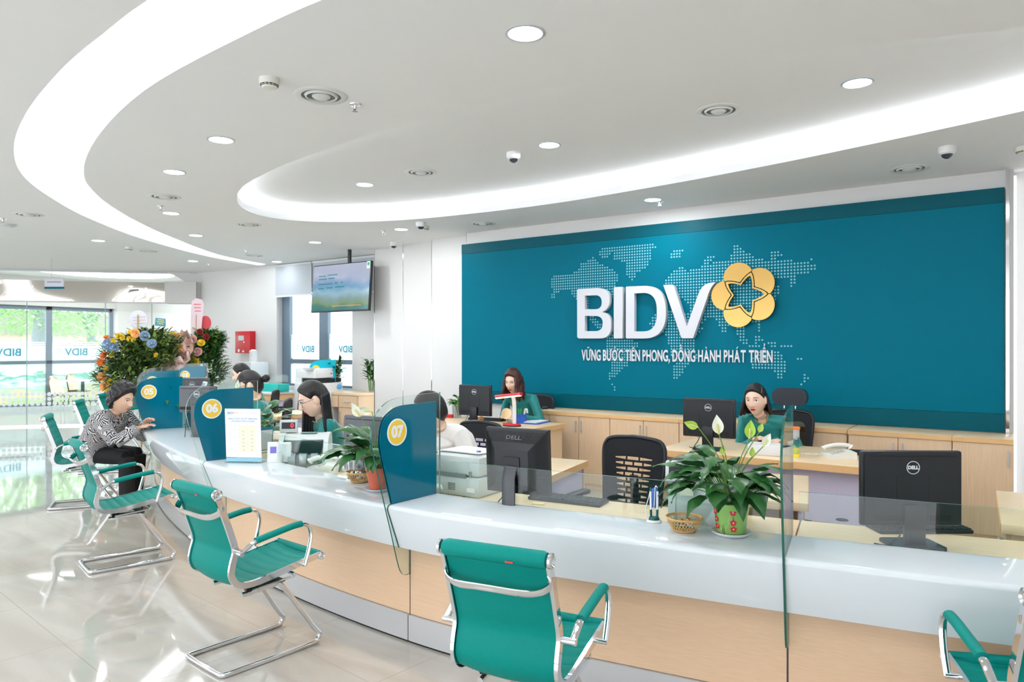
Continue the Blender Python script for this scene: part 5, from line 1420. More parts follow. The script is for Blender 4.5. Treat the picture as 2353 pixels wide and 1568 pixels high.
# ================================================================ monitors
MONB = M('monitor_black', (26, 28, 33), 0.34, var=0.06, scale=150, bump=0.15)
MONG = M('monitor_grey', (84, 85, 90), 0.36, var=0.04, scale=150)
LOGOW = M('logo_silver', (206, 208, 210), 0.4)
SCREEN = M('screen_glass', (20, 24, 30), 0.1)
def monitor(loc, rz, w_, h_, z0, mat, lab, base_z=0.70, tilt=0.0, ring=True):
    """back faces local -y"""
    t = thing('computer_monitor', lab, 'monitor', (loc[0], loc[1], base_z), rz, 'computer monitors')
    zc = z0 - base_z + h_ / 2; T = Tr(0, 0, zc) @ Rx(tilt)
    m_ = mb(); m_.box((0, 0.005, 0), (w_, 0.03, h_), T, bev=0.010)
    m_.prism(rrect(-w_ / 2 + 0.012, -h_ / 2 + 0.012, w_ / 2 - 0.012, h_ / 2 - 0.012, 0.02), 0.008, 0.022, T @ Rx(PI / 2)); m_.build('casing', mat, t)
    m_ = mb(); m_.box((0, 0.021, 0), (w_ - 0.03, 0.002, h_ - 0.03), T); m_.build('screen', SCREEN, t)
    m_ = mb(); m_.box((0, -0.0225, h_ / 2 - 0.022), (w_ * 0.86, 0.002, 0.004), T); m_.build('vent_slot', DARK, t)
    m_ = mb(); m_.prism(rrect(-0.07, -0.07, 0.07, 0.06, 0.003, 2), 0.0222, 0.0232, T @ Rx(PI / 2), [rrect(-0.0685, -0.0685, 0.0685, 0.0585, 0.002, 2)]); m_.box((-0.10, -0.0225, -h_ / 2 + 0.04), (0.13, 0.002, 0.028), T); m_.box((0.12, -0.0225, -h_ / 2 + 0.04), (0.09, 0.002, 0.028), T); m_.build('rear_panel', DARK, t)
    if ring:
        m_ = mb(); TL = T @ Tr(0, -0.0225, h_ / 2 - 0.072) @ Rx(PI / 2)
        m_.prism(ellipse(0, 0, 0.029, 0.029, 28), 0, 0.0012, TL, [ellipse(0, 0, 0.0262, 0.0262, 28)]); text(m_, 'DELL', 0.0205, TL @ Tr(0, 0, 0.001), 0.0004, 0.0012); m_.build('logo', LOGOW, t, smooth=0)
    m_ = mb(); m_.box2((-0.045, -0.045, 0.008), (0.045, -0.02, zc - h_ * 0.2), bev=0.006); m_.build('stand_neck', mat, t)
    m_ = mb(); m_.prism(rrect(-0.11, -0.11, 0.11, 0.08, 0.03), 0.0, 0.012); m_.build('stand_base', mat, t)
    m_ = mb(); m_.tube(cat([(-0.06, -0.03, zc - h_ / 2 + 0.02), (-0.075, -0.055, zc - h_ / 2 - 0.03), (-0.10, -0.05, 0.03), (-0.12, -0.03, 0.006), (-0.16, 0.0, 0.005)], 5), 0.003, 6); m_.build('cable', DARK, t)
    return t
q = at_t(2092, 1000, 3.17); monitor((q.x, q.y), YAW - 0.02, 0.445, 0.333, 0.785, MONB, 'large black monitor seen from behind near the right edge, on the counter desk')
q = at_t(1629, 1000, 5.78); monitor((q.x, q.y), 0.05, 0.43, 0.315, 0.845, MONB, 'black monitor on the right manager desk, seen from behind', 0.75)
q = at_t(1092, 1000, 7.55); monitor((q.x, q.y), 0.08, 0.41, 0.325, 0.85, MONB, 'black monitor on the left manager desk beside the small potted plant', 0.75)
q = at_t(852, 1000, 4.42); monitor((q.x, q.y), 0.12, 0.42, 0.35, 0.80, MONG, 'grey monitor behind the hanging leaves left of the panel numbered 07', 0.70, ring=False)
q = at_t(455, 1000, 6.5); monitor((q.x, q.y), 0.5, 0.36, 0.24, 0.98, MONG, 'grey monitor between the panels numbered 05 and 06')
q = at_t(444, 1000, 7.6); monitor((q.x, q.y), 0.5, 0.36, 0.22, 1.03, MONG, 'second grey monitor just behind the one beside panel 05')
# the older monitor with vents and tapered back
q = at_t(1190, 1000, 3.78)
t = thing('vented_monitor', 'thick older black monitor with vented tapered back behind the counter glass', 'monitor', (q.x, q.y, 0.70), 0.10)
w_, h_, zc = 0.375, 0.345, 0.275
T = Tr(0, 0, zc) @ Rx(0.06)
m_ = mb()
fr_ = [(-w_ / 2, 0.02), (w_ / 2, 0.02)]
def rect3(hw, hh, y, zo=0): return [(-hw, y, -hh + zo), (hw, y, -hh + zo), (hw, y, hh + zo), (-hw, y, hh + zo)]
R_ = [rect3(w_ / 2, h_ / 2, 0.02), rect3(w_ / 2, h_ / 2, -0.012), rect3(w_ / 2 - 0.006, h_ / 2 - 0.006, -0.016), rect3(0.10, 0.09, -0.07, -0.02), rect3(0.10, 0.09, -0.072, -0.02)]
vs_ = [p for r in R_ for p in r]; fs_ = [(3, 2, 1, 0)] + [(i * 4 + j, i * 4 + (j + 1) % 4, i * 4 + 4 + (j + 1) % 4, i * 4 + 4 + j) for i in range(4) for j in range(4)] + [(16, 17, 18, 19)]
m_.add(vs_, fs_, T); m_.build('casing', MONB, t, smooth=20)
m_ = mb(); m_.box((0, 0.021, 0), (w_ - 0.03, 0.002, h_ - 0.03), T); m_.build('screen', SCREEN, t)
m_ = mb()
def lerp3(a, b_, k): return Vector(a).lerp(Vector(b_), k)
def vents(c0, c1, c2, c3, n, th):
    """n thin ribs across the quad c0-c1 (outer) to c3-c2 (inner)"""
    c0, c1, c2, c3 = map(Vector, (c0, c1, c2, c3)); nrm = (c1 - c0).cross(c3 - c0).normalized()
    for i in range(n):
        k = (i + 0.5) / n; a = c0.lerp(c1, k).lerp(c3.lerp(c2, k), 0.06); b_ = c0.lerp(c1, k).lerp(c3.lerp(c2, k), 0.62)
        m_.tube([a + nrm * 0.0005, b_ + nrm * 0.0005], th, 4, T=T)
vents(R_[2][3], R_[2][2], R_[3][2], R_[3][3], 44, 0.0020)
vents(R_[2][1], R_[2][2], R_[3][2], R_[3][1], 26, 0.0022)
vents(R_[2][3], R_[2][0], R_[3][0], R_[3][3], 26, 0.0022)
m_.build('vent_ribs', DARK, t)
m_ = mb(); m_.prism(rrect(-0.05, -0.075, 0.05, 0.035, 0.004, 2), 0.072, 0.078, T @ Rx(PI / 2)); m_.build('mount_plate', BLACK, t)
m_ = mb(); text(m_, 'DELL', 0.03, T @ Tr(0, -0.0385, 0.13) @ Rx(PI / 2 - 0.51), 0.001, 0.001, 1.4); m_.build('logo', M('dark_chrome', (90, 92, 98), 0.25, metal=0.8), t)
m_ = mb(); m_.tube([(0, -0.075, zc - 0.02), (0, -0.10, zc - 0.08), (0, -0.10, 0.03), (0, -0.06, 0.012)], 1.0, 8, flat=(0.04, 0.014), up=(1, 0, 0)); m_.build('stand_neck', M('stand_grey', (70, 72, 76), 0.35), t)
m_ = mb(); m_.prism(rrect(-0.12, -0.10, 0.12, 0.10, 0.02), 0, 0.014); m_.build('stand_base', M('stand_grey', (70, 72, 76), 0.35), t)
m_ = mb(); m_.tube(cat([(-0.05, -0.06, 0.10), (-0.12, -0.05, 0.03), (-0.2, 0.0, 0.006), (-0.26, 0.04, 0.006)], 5), 0.003, 6); m_.build('cable', DARK, t)

# ---------------------------------------------------------------- keyboards
KEY = M('key_black', (34, 36, 40), 0.5)
def make_keyboard():
    t = thing('keyboard', 'x', 'keyboard')
    m_ = mb(); m_.box((0, 0, 0.009), (0.44, 0.145, 0.018), bev=0.004); m_.build('case', BLACK, t)
    m_ = mb()
    for r in range(6):
        n_ = 19
        for c_ in range(n_):
            if r == 5 and 4 <= c_ <= 8: continue
            m_.box((-0.205 + c_ * 0.0228, 0.055 - r * 0.022, 0.021), (0.017, 0.016, 0.006))
        if r == 5: m_.box((-0.205 + 6 * 0.0228, 0.055 - r * 0.022, 0.021), (0.11, 0.016, 0.006))
    m_.build('keys', KEY, t); return t
KB = make_keyboard()
for i, (px, py, z, rz, lab) in enumerate([(1305, 1152, 0.7005, 0.12, 'black keyboard on the work surface right of the vented monitor'), (1120, 966, 0.7505, 0.1, 'black keyboard in front of the woman with auburn hair'), (1770, 1018, 0.7505, 0.1, 'black keyboard in front of the right manager'), (2135, 1246, 0.7005, YAW, 'grey keyboard tucked under the large monitor at right')]):
    o = KB if i == 0 else dup(KB)
    q = at_z(px, py, z)
    if i == 3: q = at_t(2110, 1200, 3.42)
    o.location = (q.x, q.y, z); o.rotation_euler = (0, 0, rz); tag(o, lab, 'keyboard', 'keyboards')

# ---------------------------------------------------------------- printer
q = at_z(1100, 1147, 0.7005)
t = thing('laser_printer', 'pale grey laser printer behind the glass screen right of panel 07', 'printer', (q.x, q.y, 0.7005), 0.04)
m_ = mb(); m_.box2((-0.40, 0.0, 0.0), (0, 0.36, 0.115), bev=0.012); m_.build('lower_body', PLASG, t)
m_ = mb(); m_.box2((-0.40, 0.006, 0.117), (0, 0.36, 0.235), bev=0.022); m_.build('upper_body', PLASG, t)
m_ = mb(); m_.box2((-0.34, -0.004, 0.108), (-0.09, 0.0, 0.112)); m_.box2((-0.34, -0.004, 0.128), (-0.09, 0.004, 0.132)); m_.box2((-0.34, -0.003, 0.112), (-0.09, 0.001, 0.128)); m_.build('slot', M('slot_grey', (120, 128, 126), 0.5), t)
m_ = mb(); m_.box2((-0.07, -0.003, 0.118), (-0.055, 0.007, 0.15)); 
for k in range(6):
    for j in range(5): m_.box((-0.22 + k * 0.009, -0.001, 0.035 + j * 0.009), (0.006, 0.003, 0.005))
m_.build('vent', M('slot_grey'), t)
m_ = mb(); m_.box2((-0.085, -0.002, 0.03), (-0.03, 0.001, 0.055)); m_.build('rating_label', PAPER, t)
m_ = mb()
for k in range(5): m_.box((-0.22 + 0.004 * k, 0.20 - 0.005 * k, 0.2375 + 0.002 * k), (0.30, 0.212, 0.0018), Rz(0.05 * (k % 3 - 1)))
o = m_.build('paper_stack', PAPER); o.location = (q.x, q.y, 0.7005); tag(o, 'small stack of white paper lying on the laser printer', 'paper')
m_ = mb(); m_.cyl((0, 0, 0.0), (0.07, -0.06, 0.012), 0.005, 10); m_.build  # blue pen
o = m_.build('pen', BLUEP); o.location = (q.x - 0.09, q.y + 0.10, 0.7005 + 0.255); tag(o, 'blue pen lying on top of the paper on the printer', 'pen')

# ---------------------------------------------------------------- banknote counters
def note_counter(q, rz, lab, digits, opened=False, s=1.0):
    t = thing('banknote_counter', lab, 'money counter', (q.x, q.y, 0.7005), rz, 'banknote counters'); t.scale = (s, s, s)
    side = [(-0.16, 0.0), (0.13, 0.0), (0.15, 0.03), (0.115, 0.13), (0.085, 0.18), (0.02, 0.215), (-0.07, 0.22), (-0.12, 0.20), (-0.15, 0.12), (-0.165, 0.03)]
    B_ = Matrix(((0, 0, 1, 0), (1, 0, 0, 0), (0, 1, 0, 0), (0, 0, 0, 1)))
    for x in (-0.155, 0.125):
        m_ = mb(); m_.prism([(p[0], p[1]) for p in cat([(*p, 0) for p in side], 3, True)], x, x + 0.03, B_); m_.build('side_cheek', PLASG, t)
    m_ = mb(); m_.prism([(-0.155, 0.0), (0.06, 0.0), (0.075, 0.05), (0.03, 0.10), (0.02, 0.15), (0.06, 0.185), (0.02, 0.213), (-0.07, 0.218), (-0.118, 0.198), (-0.148, 0.12)], -0.125, 0.125, B_); m_.build('body', PLASG, t)
    m_ = mb(); m_.box((0, 0, 0), (0.24, 0.03, 0.075), Tr(0, 0.052, 0.135) @ Rx(-0.3)); m_.build('dark_cavity', BLACK, t)
    for k in (-0.07, 0.0, 0.07):
        m_ = mb(); m_.cyl((k - 0.022, 0.085, 0.06), (k + 0.022, 0.085, 0.06), 0.042, 18); m_.build('note_wheel', M('wheel_grey', (158, 166, 168), 0.3), t)
    m_ = mb(); m_.box((0, 0, 0), (0.10, 0.05, 0.006), Tr(-0.02, -0.02, 0.222), bev=0.002); m_.build('keypad', M('keypad_green', (120, 150, 142), 0.4), t)
    f_ = 1 if opened else -1
    D = (Tr(0.115, -0.06, 0.262) @ Rz(PI)) if opened else Tr(-0.11, -0.13, 0.245)
    D = D @ Rx(-0.08)
    m_ = mb(); m_.box((0, 0, 0), (0.115, 0.035, 0.085), D, bev=0.008); m_.box((0, 0.03, -0.045), (0.04, 0.05, 0.03), D); d = m_.build('customer_display', PLASG, t)
    m_ = mb(); m_.box((0, -0.0185, 0.004), (0.085, 0.003, 0.042), D); m_.build('display_window', BLACK, d)
    m_ = mb(); text(m_, digits, 0.042, D @ Tr(0.024, -0.0205, 0.004) @ Rx(PI / 2), 0.0003, 0.0012); m_.build('digit', emitter('red_led', (255, 40, 50), 2.5), d)
    if not opened:
        m_ = mb(); m_.box((0, 0, 0), (0.055, 0.002, 0.03), Tr(-0.08, -0.158, 0.165) @ Rx(-0.25)); m_.build('paper_label', M('cream_label', (226, 228, 206), 0.6), t)
    return t
q = at_z(702, 1074, 0.70); note_counter(Vector((q.x, q.y)), PI + 0.75, 'pale grey banknote counter in front of the woman with long black hair', '0', True, s=1.12)
q = at_z(1628, 1206, 0.70); note_counter(Vector((q.x, q.y)), 0.30, 'banknote counter with a red zero on its display, behind the peace lily', '0', False, s=1.15)

# ---------------------------------------------------------------- telephones
TELW = M('telephone_cream', (232, 230, 222), 0.35, var=0.01)
def phone(q, z, rz, lab, s=1.0):
    t = thing('telephone', lab, 'telephone', (q.x, q.y, z), rz, 'desk telephones'); t.scale = (s, s, s)
    m_ = mb(); B_ = Matrix(((0, 0, 1, 0), (1, 0, 0, 0), (0, 1, 0, 0), (0, 0, 0, 1)))
    m_.prism([(-0.1, 0), (0.1, 0), (0.1, 0.05), (0.06, 0.06), (-0.1, 0.025)], -0.09, 0.09, B_); m_.build('base', TELW, t, smooth=30)
    m_ = mb()
    for r in range(4):
        for c_ in range(3): m_.box((0.01 + c_ * 0.026, -0.06 + r * 0.024, 0.038 + r * 0.0054), (0.018, 0.014, 0.006), Rx(0.0))
    m_.build('buttons', M('phone_button', (196, 196, 192), 0.4), t)
    m_ = mb(); m_.tube(cat([(-0.055, -0.10, 0.055), (-0.055, -0.075, 0.072), (-0.055, 0.0, 0.088), (-0.055, 0.075, 0.086), (-0.055, 0.10, 0.07)], 5), [0.019, 0.024, 0.022] + [0.0155] * 15 + [0.022, 0.024, 0.019], 12); m_.build('handset', TELW, t)
    m_ = mb(); m_.tube([(-0.055 - 0.02 * k / 70 + 0.005 * math.cos(k * 1.2), -0.10 - 0.0022 * k, 0.015 + 0.005 * math.sin(k * 1.2)) for k in range(70)], 0.0018, 5); m_.build('coiled_cord', TELW, t)
    return t
q = at_z(742, 1086, 0.70); phone(q, 0.7005, -1.0, 'cream desk telephone in front of the banknote counter, seen behind the glass', 1.15)
q = at_z(1928, 1052, 0.75); phone(q, 0.7505, -1.1, 'cream desk telephone on the right manager desk beside the large monitor', 1.0)

# ---------------------------------------------------------------- baskets of sweets
WICK = M('wicker', (214, 172, 112), 0.6, var=0.12, scale=60)
def make_basket(s):
    t = thing('wicker_basket', 'x', 'basket')
    m_ = mb(); prof = lambda k: ((0.047 + 0.032 * k ** 0.8) * s, 0.055 * k * s + 0.006)
    n_ = 30
    for sg in (-1, 1):
        for i in range(n_):
            a = 2 * PI * i / n_; m_.tube([(prof(k / 7)[0] * math.cos(a + sg * 0.42 * k / 7), prof(k / 7)[0] * math.sin(a + sg * 0.42 * k / 7), prof(k / 7)[1]) for k in range(8)], 0.0016 * s, 4)
    m_.build('woven_side', WICK, t)
    m_ = mb(); 
    for k in (0, 0.97, 1.02): r, z = prof(k); m_.tube([(r * math.cos(q_), r * math.sin(q_), z) for q_ in [2 * PI * i / 40 for i in range(40)]], 0.0035 * s, 6, closed=True)
    m_.build('rim', WICK, t)
    m_ = mb(); m_.lathe([(0, 0.004), (0.047 * s, 0.004), (0.047 * s, 0.0075), (0, 0.0075)], 24); m_.build('bottom', WICK, t)
    return t
CANDC = [M('wrapper_blue', (40, 120, 180), 0.25), M('wrapper_yellow', (236, 196, 50), 0.25), M('wrapper_green', (50, 160, 110), 0.25), M('wrapper_clear', (224, 226, 220), 0.15), M('wrapper_orange', (226, 110, 50), 0.25)]
def make_candy(i):
    t = thing('wrapped_sweet', 'x', 'candy')
    m_ = mb(); m_.sphere((0, 0, 0), (0.012, 0.007, 0.006), 10, 8); m_.build('sweet', CANDC[i], t)
    m_ = mb()
    for s_ in (-1, 1): m_.add([(s_ * 0.011, 0, 0), (s_ * 0.02, -0.007, 0.002), (s_ * 0.021, 0.0, -0.002), (s_ * 0.02, 0.007, 0.002)], [(0, 1, 2), (0, 2, 3)])
    m_.build('twisted_end', CANDC[i], t); return t
BS = make_basket(1.0); CD = None
for bi, (px, py, lab) in enumerate([(1572, 1221, 'round wicker basket of wrapped sweets between the pen stand and the peace lily'), (826, 1108, 'round wicker basket of wrapped sweets left of the panel numbered 07')]):
    o = BS if bi == 0 else dup(BS)
    q = at_z(px, py, 0.76); o.location = (q.x, q.y, 0.7605); o.scale = (1, 1, 1); tag(o, lab, 'basket', 'wicker baskets on the counter')
    rr = random.Random(bi + 3)
    cn = ['blue', 'yellow', 'green', 'clear', 'orange']
    if bi == 0: CDS = [make_candy(k) for k in range(5)]
    for k in range(20):
        c_ = CDS[k] if (bi == 0 and k < 5) else dup(CDS[k % 5])
        a = k * 2.4; r = 0.014 + 0.044 * math.sqrt((k % 10) / 10); lay = k // 10
        c_.location = (q.x + r * math.cos(a), q.y + r * math.sin(a), 0.7605 + 0.022 + lay * 0.016 + (0.004 if k % 2 else 0)); c_.rotation_euler = (rr.uniform(-0.4, 0.4), rr.uniform(-0.4, 0.4), rr.uniform(0, PI))
        tag(c_, '%s wrapped sweet in the basket %s' % (cn[k % 5], ['beside the peace lily', 'left of panel 07'][bi]), 'candy', '%s sweets in the basket %s' % (cn[k % 5], ['beside the lily', 'left of panel 07'][bi]))
# ---------------------------------------------------------------- pen stands
GREENP = M('dark_green_plastic', (6, 84, 84), 0.3)
def pen_stand(q, rz, lab):
    t = thing('pen_stand', lab, 'pen stand', (q.x, q.y, 0.7605), rz, 'chained pen stands')
    m_ = mb(); m_.lathe([(0, 0), (0.034, 0), (0.036, 0.004), (0.03, 0.012), (0.0, 0.014)], 24, sx=1.0, sy=0.8); m_.build('base', PLASW, t)
    m_ = mb(); m_.lathe([(0.026, 0.012), (0.022, 0.026), (0, 0.03)], 20, sy=0.8); m_.build('cap', GREENP, t)
    for s_ in (-1, 1):
        m_ = mb(); m_.cyl((s_ * 0.014, 0, 0.022), (s_ * 0.015, 0, 0.06), 0.006, 12); p_ = m_.build('pen_holder', GREENP, t)
        m_ = mb(); m_.cyl((s_ * 0.015, 0, 0.058), (s_ * 0.016, 0, 0.145), 0.0052, 12); p_ = m_.build('pen', PLASW, t)
        m_ = mb(); m_.cyl((s_ * 0.016, 0, 0.145), (s_ * 0.016, 0, 0.162), 0.005, 12, 0.003); m_.build('pen_end', GREENP, p_)
    m_ = mb(); m_.tube(cat([(-0.016, 0, 0.16), (-0.022, 0.01, 0.12), (-0.036, 0.014, 0.06), (-0.030, 0.012, 0.012)], 6), 0.002, 6); m_.tube(cat([(0.016, 0, 0.16), (0.008, 0.01, 0.165), (0.004, 0.014, 0.1), (0.0, 0.014, 0.03)], 6), 0.002, 6); m_.build('cord', PLASW, t)
    return t
pen_stand(at_z(1503, 1201, 0.76), YAW, 'white and green twin pen stand left of the basket by the peace lily')
pen_stand(at_z(808, 1105, 0.76), YAW, 'white and green twin pen stand half hidden behind leaves left of panel 07')
# ---------------------------------------------------------------- display stands on the counter
q = at_t(561, 1050, 5.04)
t = thing('acrylic_sign_stand', 'clear acrylic stand with a printed white interest rate sheet below the 06 badge', 'sign stand', (q.x, q.y, 0.7605), YAW - 0.10)
T = upright((0, 0, 0), 0, -0.06)
m_ = mb(); m_.prism([(-0.133, 0.0), (0.133, 0.0), (0.133, 0.385), (-0.133, 0.385)], -0.002, 0.0, T); m_.box2((-0.133, -0.03, 0.0), (0.133, 0.06, 0.004)); m_.build('acrylic', GLASS, t, smooth=0)
m_ = mb(); m_.prism([(-0.13, 0.038), (0.13, 0.038), (0.13, 0.383), (-0.13, 0.383)], 0.001, 0.0018, T); sh_ = m_.build('printed_sheet', PAPER, t, smooth=0)
m_ = mb(); m_.prism([(-0.13, 0.008), (0.13, 0.008), (0.13, 0.034), (-0.13, 0.034)], 0.001, 0.0016, T); m_.build('teal_strip', M('strip_blue', (150, 200, 220), 0.4), t, smooth=0)
INK = M('blue_ink', (40, 120, 170), 0.5); INKD = M('dark_ink', (70, 76, 92), 0.5); CREAMC = M('cream_cell', (250, 240, 205), 0.6); LINE = M('table_line', (150, 160, 180), 0.5)
m_ = mb(); m_.mat(CREAMC); m_.prism([(-0.03, 0.078), (0.095, 0.078), (0.095, 0.262), (-0.03, 0.262)], 0.0019, 0.0021, T)
m_.mat(LINE)
for z in (0.078, 0.105, 0.131, 0.157, 0.183, 0.209, 0.235, 0.262): m_.prism([(-0.095, z), (0.095, z), (0.095, z + 0.0008), (-0.095, z + 0.0008)], 0.0021, 0.0023, T)
for x in (-0.095, -0.03, 0.032, 0.0945): m_.prism([(x, 0.078), (x + 0.0008, 0.078), (x + 0.0008, 0.262), (x, 0.262)], 0.0021, 0.0023, T)
m_.mat(INKD)
for r, (a, b_) in enumerate((('0.2', '0.2'), ('4.1', '4.3'), ('4.4', '4.6'), ('4.7', '4.9'), ('4.8', '5.0'), ('5.4', '5.6'))):
    z = 0.222 - r * 0.0262
    text(m_, a, 0.0135, T @ Tr(0.001, z, 0.0022), 0.0001); text(m_, b_, 0.0135, T @ Tr(0.063, z, 0.0022), 0.0001)
m_.mat(INK)
text(m_, 'BIDV', 0.023, T @ Tr(-0.112, 0.352, 0.002), 0.0001, 0.0004, align='LEFT')
text(m_, 'BẢNG LÃI SUẤT GỬI TIẾT KIỆM DÀNH', 0.0122, T @ Tr(0, 0.312, 0.002), 0.0001, 0.0002); text(m_, 'CHO KHÁCH HÀNG CÁ NHÂN', 0.0122, T @ Tr(0, 0.295, 0.002), 0.0001, 0.0002)
m_.mat(LINE); text(m_, 'NGÂN HÀNG ĐẦU TƯ VÀ PHÁT TRIỂN VIỆT NAM', 0.0068, T @ Tr(0.035, 0.353, 0.002), 0.0001)
m_.mat(M('strip_gold', (236, 200, 120), 0.5)); ring_logo(m_, T @ Tr(-0.05, 0.356, 0.002), 0.010)
m_.build('print', None, sh_, smooth=0)
def card_stand(q, rz, w_, h_, lab, back=0.0):
    t = thing('card_stand', lab, 'sign stand', (q.x, q.y, 0.7605), rz); T = upright((0, 0, 0), 0, -0.12)
    m_ = mb(); m_.prism([(-w_ / 2, 0), (w_ / 2, 0), (w_ / 2, h_), (-w_ / 2, h_)], -0.002, 0, T); m_.box2((-w_ / 2, -0.02, 0), (w_ / 2, 0.04, 0.003)); m_.build('acrylic', GLASS, t, smooth=0)
    m_ = mb(); m_.prism([(-w_ / 2 + 0.006, 0.02), (w_ / 2 - 0.006, 0.02), (w_ / 2 - 0.006, h_ - 0.006), (-w_ / 2 + 0.006, h_ - 0.006)], 0.001, 0.0016, T, [[(-w_ / 2 + 0.012, 0.026), (w_ / 2 - 0.012, 0.026), (w_ / 2 - 0.012, h_ - 0.03), (-w_ / 2 + 0.012, h_ - 0.03)]]); m_.build('card_border', M('card_teal', (40, 130, 150), 0.4), t, smooth=0)
    m_ = mb(); m_.prism([(-w_ / 2 + 0.012, 0.026), (w_ / 2 - 0.012, 0.026), (w_ / 2 - 0.012, h_ - 0.03), (-w_ / 2 + 0.012, h_ - 0.03)], 0.0008, 0.0014, T); m_.build('card', PAPER, t, smooth=0)
card_stand(at_z(606, 1042, 0.76), YAW + 0.9, 0.15, 0.21, 'acrylic card stand tucked right behind the interest rate sheet')
card_stand(at_z(417, 982, 0.76), YAW + 1.0, 0.12, 0.2, 'slanted white card stand at the foot of the panel numbered 05')
q = at_z(636, 1062, 0.76)
t = thing('queue_display', 'white wedge-shaped display with a purple square beside the rate sheet', 'display box', (q.x, q.y, 0.7605), YAW + 0.15)
B_ = Matrix(((0, 0, 1, 0), (1, 0, 0, 0), (0, 1, 0, 0), (0, 0, 0, 1)))
m_ = mb(); m_.prism([(-0.03, 0), (0.08, 0), (0.03, 0.135), (-0.015, 0.145)], -0.06, 0.02, B_); m_.prism([(-0.02, 0), (0.11, 0), (0.10, 0.012), (-0.005, 0.14), (-0.02, 0.13)], 0.02, 0.10, B_); m_.build('housing', PLASW, t, smooth=30)
m_ = mb(); m_.box((0, 0, 0), (0.042, 0.002, 0.046), Tr(-0.02, -0.0225, 0.088) @ Rx(-0.10)); m_.build('purple_screen', M('purple_square', (120, 110, 196), 0.4), t)
q = at_t(468, 880, 7.3)
t = thing('tablet_display', 'small pale tablet display facing left beside the far grey monitors', 'display box', (q.x, q.y, 1.12), -0.3)
m_ = mb(); m_.box((0, 0, 0), (0.12, 0.02, 0.11), Tr(0, 0, 0.05) @ Rx(-0.35), bev=0.006); m_.box2((-0.03, -0.02, -0.38), (0.03, 0.05, 0.0)); m_.build('housing', PLASG, t)
m_ = mb(); m_.box((0, -0.011, 0), (0.09, 0.002, 0.075), Tr(0, 0, 0.05) @ Rx(-0.35)); m_.build('screen', M('tablet_screen', (150, 158, 180), 0.2), t)
# ---------------------------------------------------------------- small things on the work surface of counter 06
def simple(name, m_, mat, loc, rz, lab, cat_, group=None):
    o = m_.build(name, mat); o.location = loc; o.rotation_euler = (0, 0, rz); return tag(o, lab, cat_, group)
q = at_z(650, 982, 0.755)
t = thing('document_pile', 'pile of white papers held by a black binder clip behind the glass', 'paper', (-5.72, 4.42, 0.7515), 0.5)
m_ = mb()
for k in range(7): m_.box((0.004 * (k % 3), 0.003 * k, 0.0015 + 0.003 * k), (0.30, 0.21, 0.0024), Rz(0.03 * (k % 3 - 1)))
m_.build('sheets', PAPER, t)
m_ = mb(); m_.box((0.14, 0.02, 0.014), (0.024, 0.05, 0.022), bev=0.004); m_.tube([(0.15, 0.01, 0.02), (0.185, 0.012, 0.03), (0.185, 0.028, 0.03), (0.15, 0.03, 0.02)], 0.0015, 6); m_.build('binder_clip', BLACK, t)
STAMP = M('stamp_red', (206, 70, 62), 0.4)
q = at_z(738, 1052, 0.70); t = thing('ink_stamp', 'square red self-inking stamp right of the banknote counter', 'stamp', (q.x, q.y + 0.05, 0.7005), 0.5, 'red ink stamps')
m_ = mb(); m_.box2((-0.04, -0.03, 0), (0.04, 0.03, 0.075), bev=0.012); m_.build('body', STAMP, t)
m_ = mb(); m_.box2((-0.025, -0.0315, 0.045), (0.025, -0.03, 0.068)); m_.build('label', PAPER, t)
m_ = mb(); m_.cyl((0, 0, 0.07), (0, 0, 0.09), 0.02); m_.build('knob', STAMP, t)
q = at_z(730, 1040, 0.70); t = thing('ink_stamp', 'round red ink pad with a blue top just behind the square stamp', 'stamp', (q.x, q.y + 0.12, 0.7005), 0.5, 'red ink stamps')
m_ = mb(); m_.cyl((0, 0, 0), (0, 0, 0.09), 0.042); m_.build('body', STAMP, t)
m_ = mb(); m_.lathe([(0.0, 0.0905), (0.03, 0.0905), (0.028, 0.094), (0, 0.094)], 20); m_.build('top', BLUEP, t)
q = at_z(772, 1030, 0.70); t = thing('calculator', 'grey desk calculator in front of the woman with long black hair', 'calculator', (q.x, q.y, 0.7005), 0.4)
m_ = mb(); m_.box((0, 0, 0.012), (0.13, 0.18, 0.022), Rx(0.05), bev=0.006); m_.build('case', M('calc_grey', (110, 112, 118), 0.4), t)
m_ = mb(); m_.box((0, 0.06, 0.026), (0.11, 0.03, 0.003), Rx(0.05)); m_.build('display', BLACK, t)
m_ = mb()
for r in range(5):
    for c_ in range(5): m_.box((-0.045 + c_ * 0.0225, -0.07 + r * 0.022, 0.0235 + 0.0011 * r), (0.016, 0.014, 0.005))
m_.build('keys', M('calc_key', (60, 62, 66), 0.4), t)
q = at_z(716, 1072, 0.70); m_ = mb(); m_.box((0, 0, 0.02), (0.075, 0.035, 0.04), bev=0.004); simple('eraser_box', m_, BLUEP, (q.x, q.y + 0.03, 0.7005), 0.5, 'small blue box behind the glass beside the white cup', 'box')
q = at_z(786, 1084, 0.70); t = thing('damp_sponge_cup', 'small white cup with a tan sponge beside the blue box', 'cup', (q.x, q.y + 0.03, 0.7005))
m_ = mb(); m_.lathe([(0.025, 0), (0.034, 0.04), (0.031, 0.04), (0.023, 0.003), (0, 0.003)], 20); m_.build('cup', PLASW, t)
m_ = mb(); m_.sphere((0, 0, 0.035), (0.028, 0.028, 0.008)); m_.build('sponge', WICK, t)
q = at_z(1232, 1160, 0.70); m_ = mb(); m_.box((0, 0, 0.001), (0.07, 0.035, 0.001)); simple('sticky_note', m_, M('sticky_yellow', (236, 226, 130), 0.6), (q.x, q.y + 0.02, 0.7012), 0.3, 'yellow sticky note on the work surface below the vented monitor', 'note')
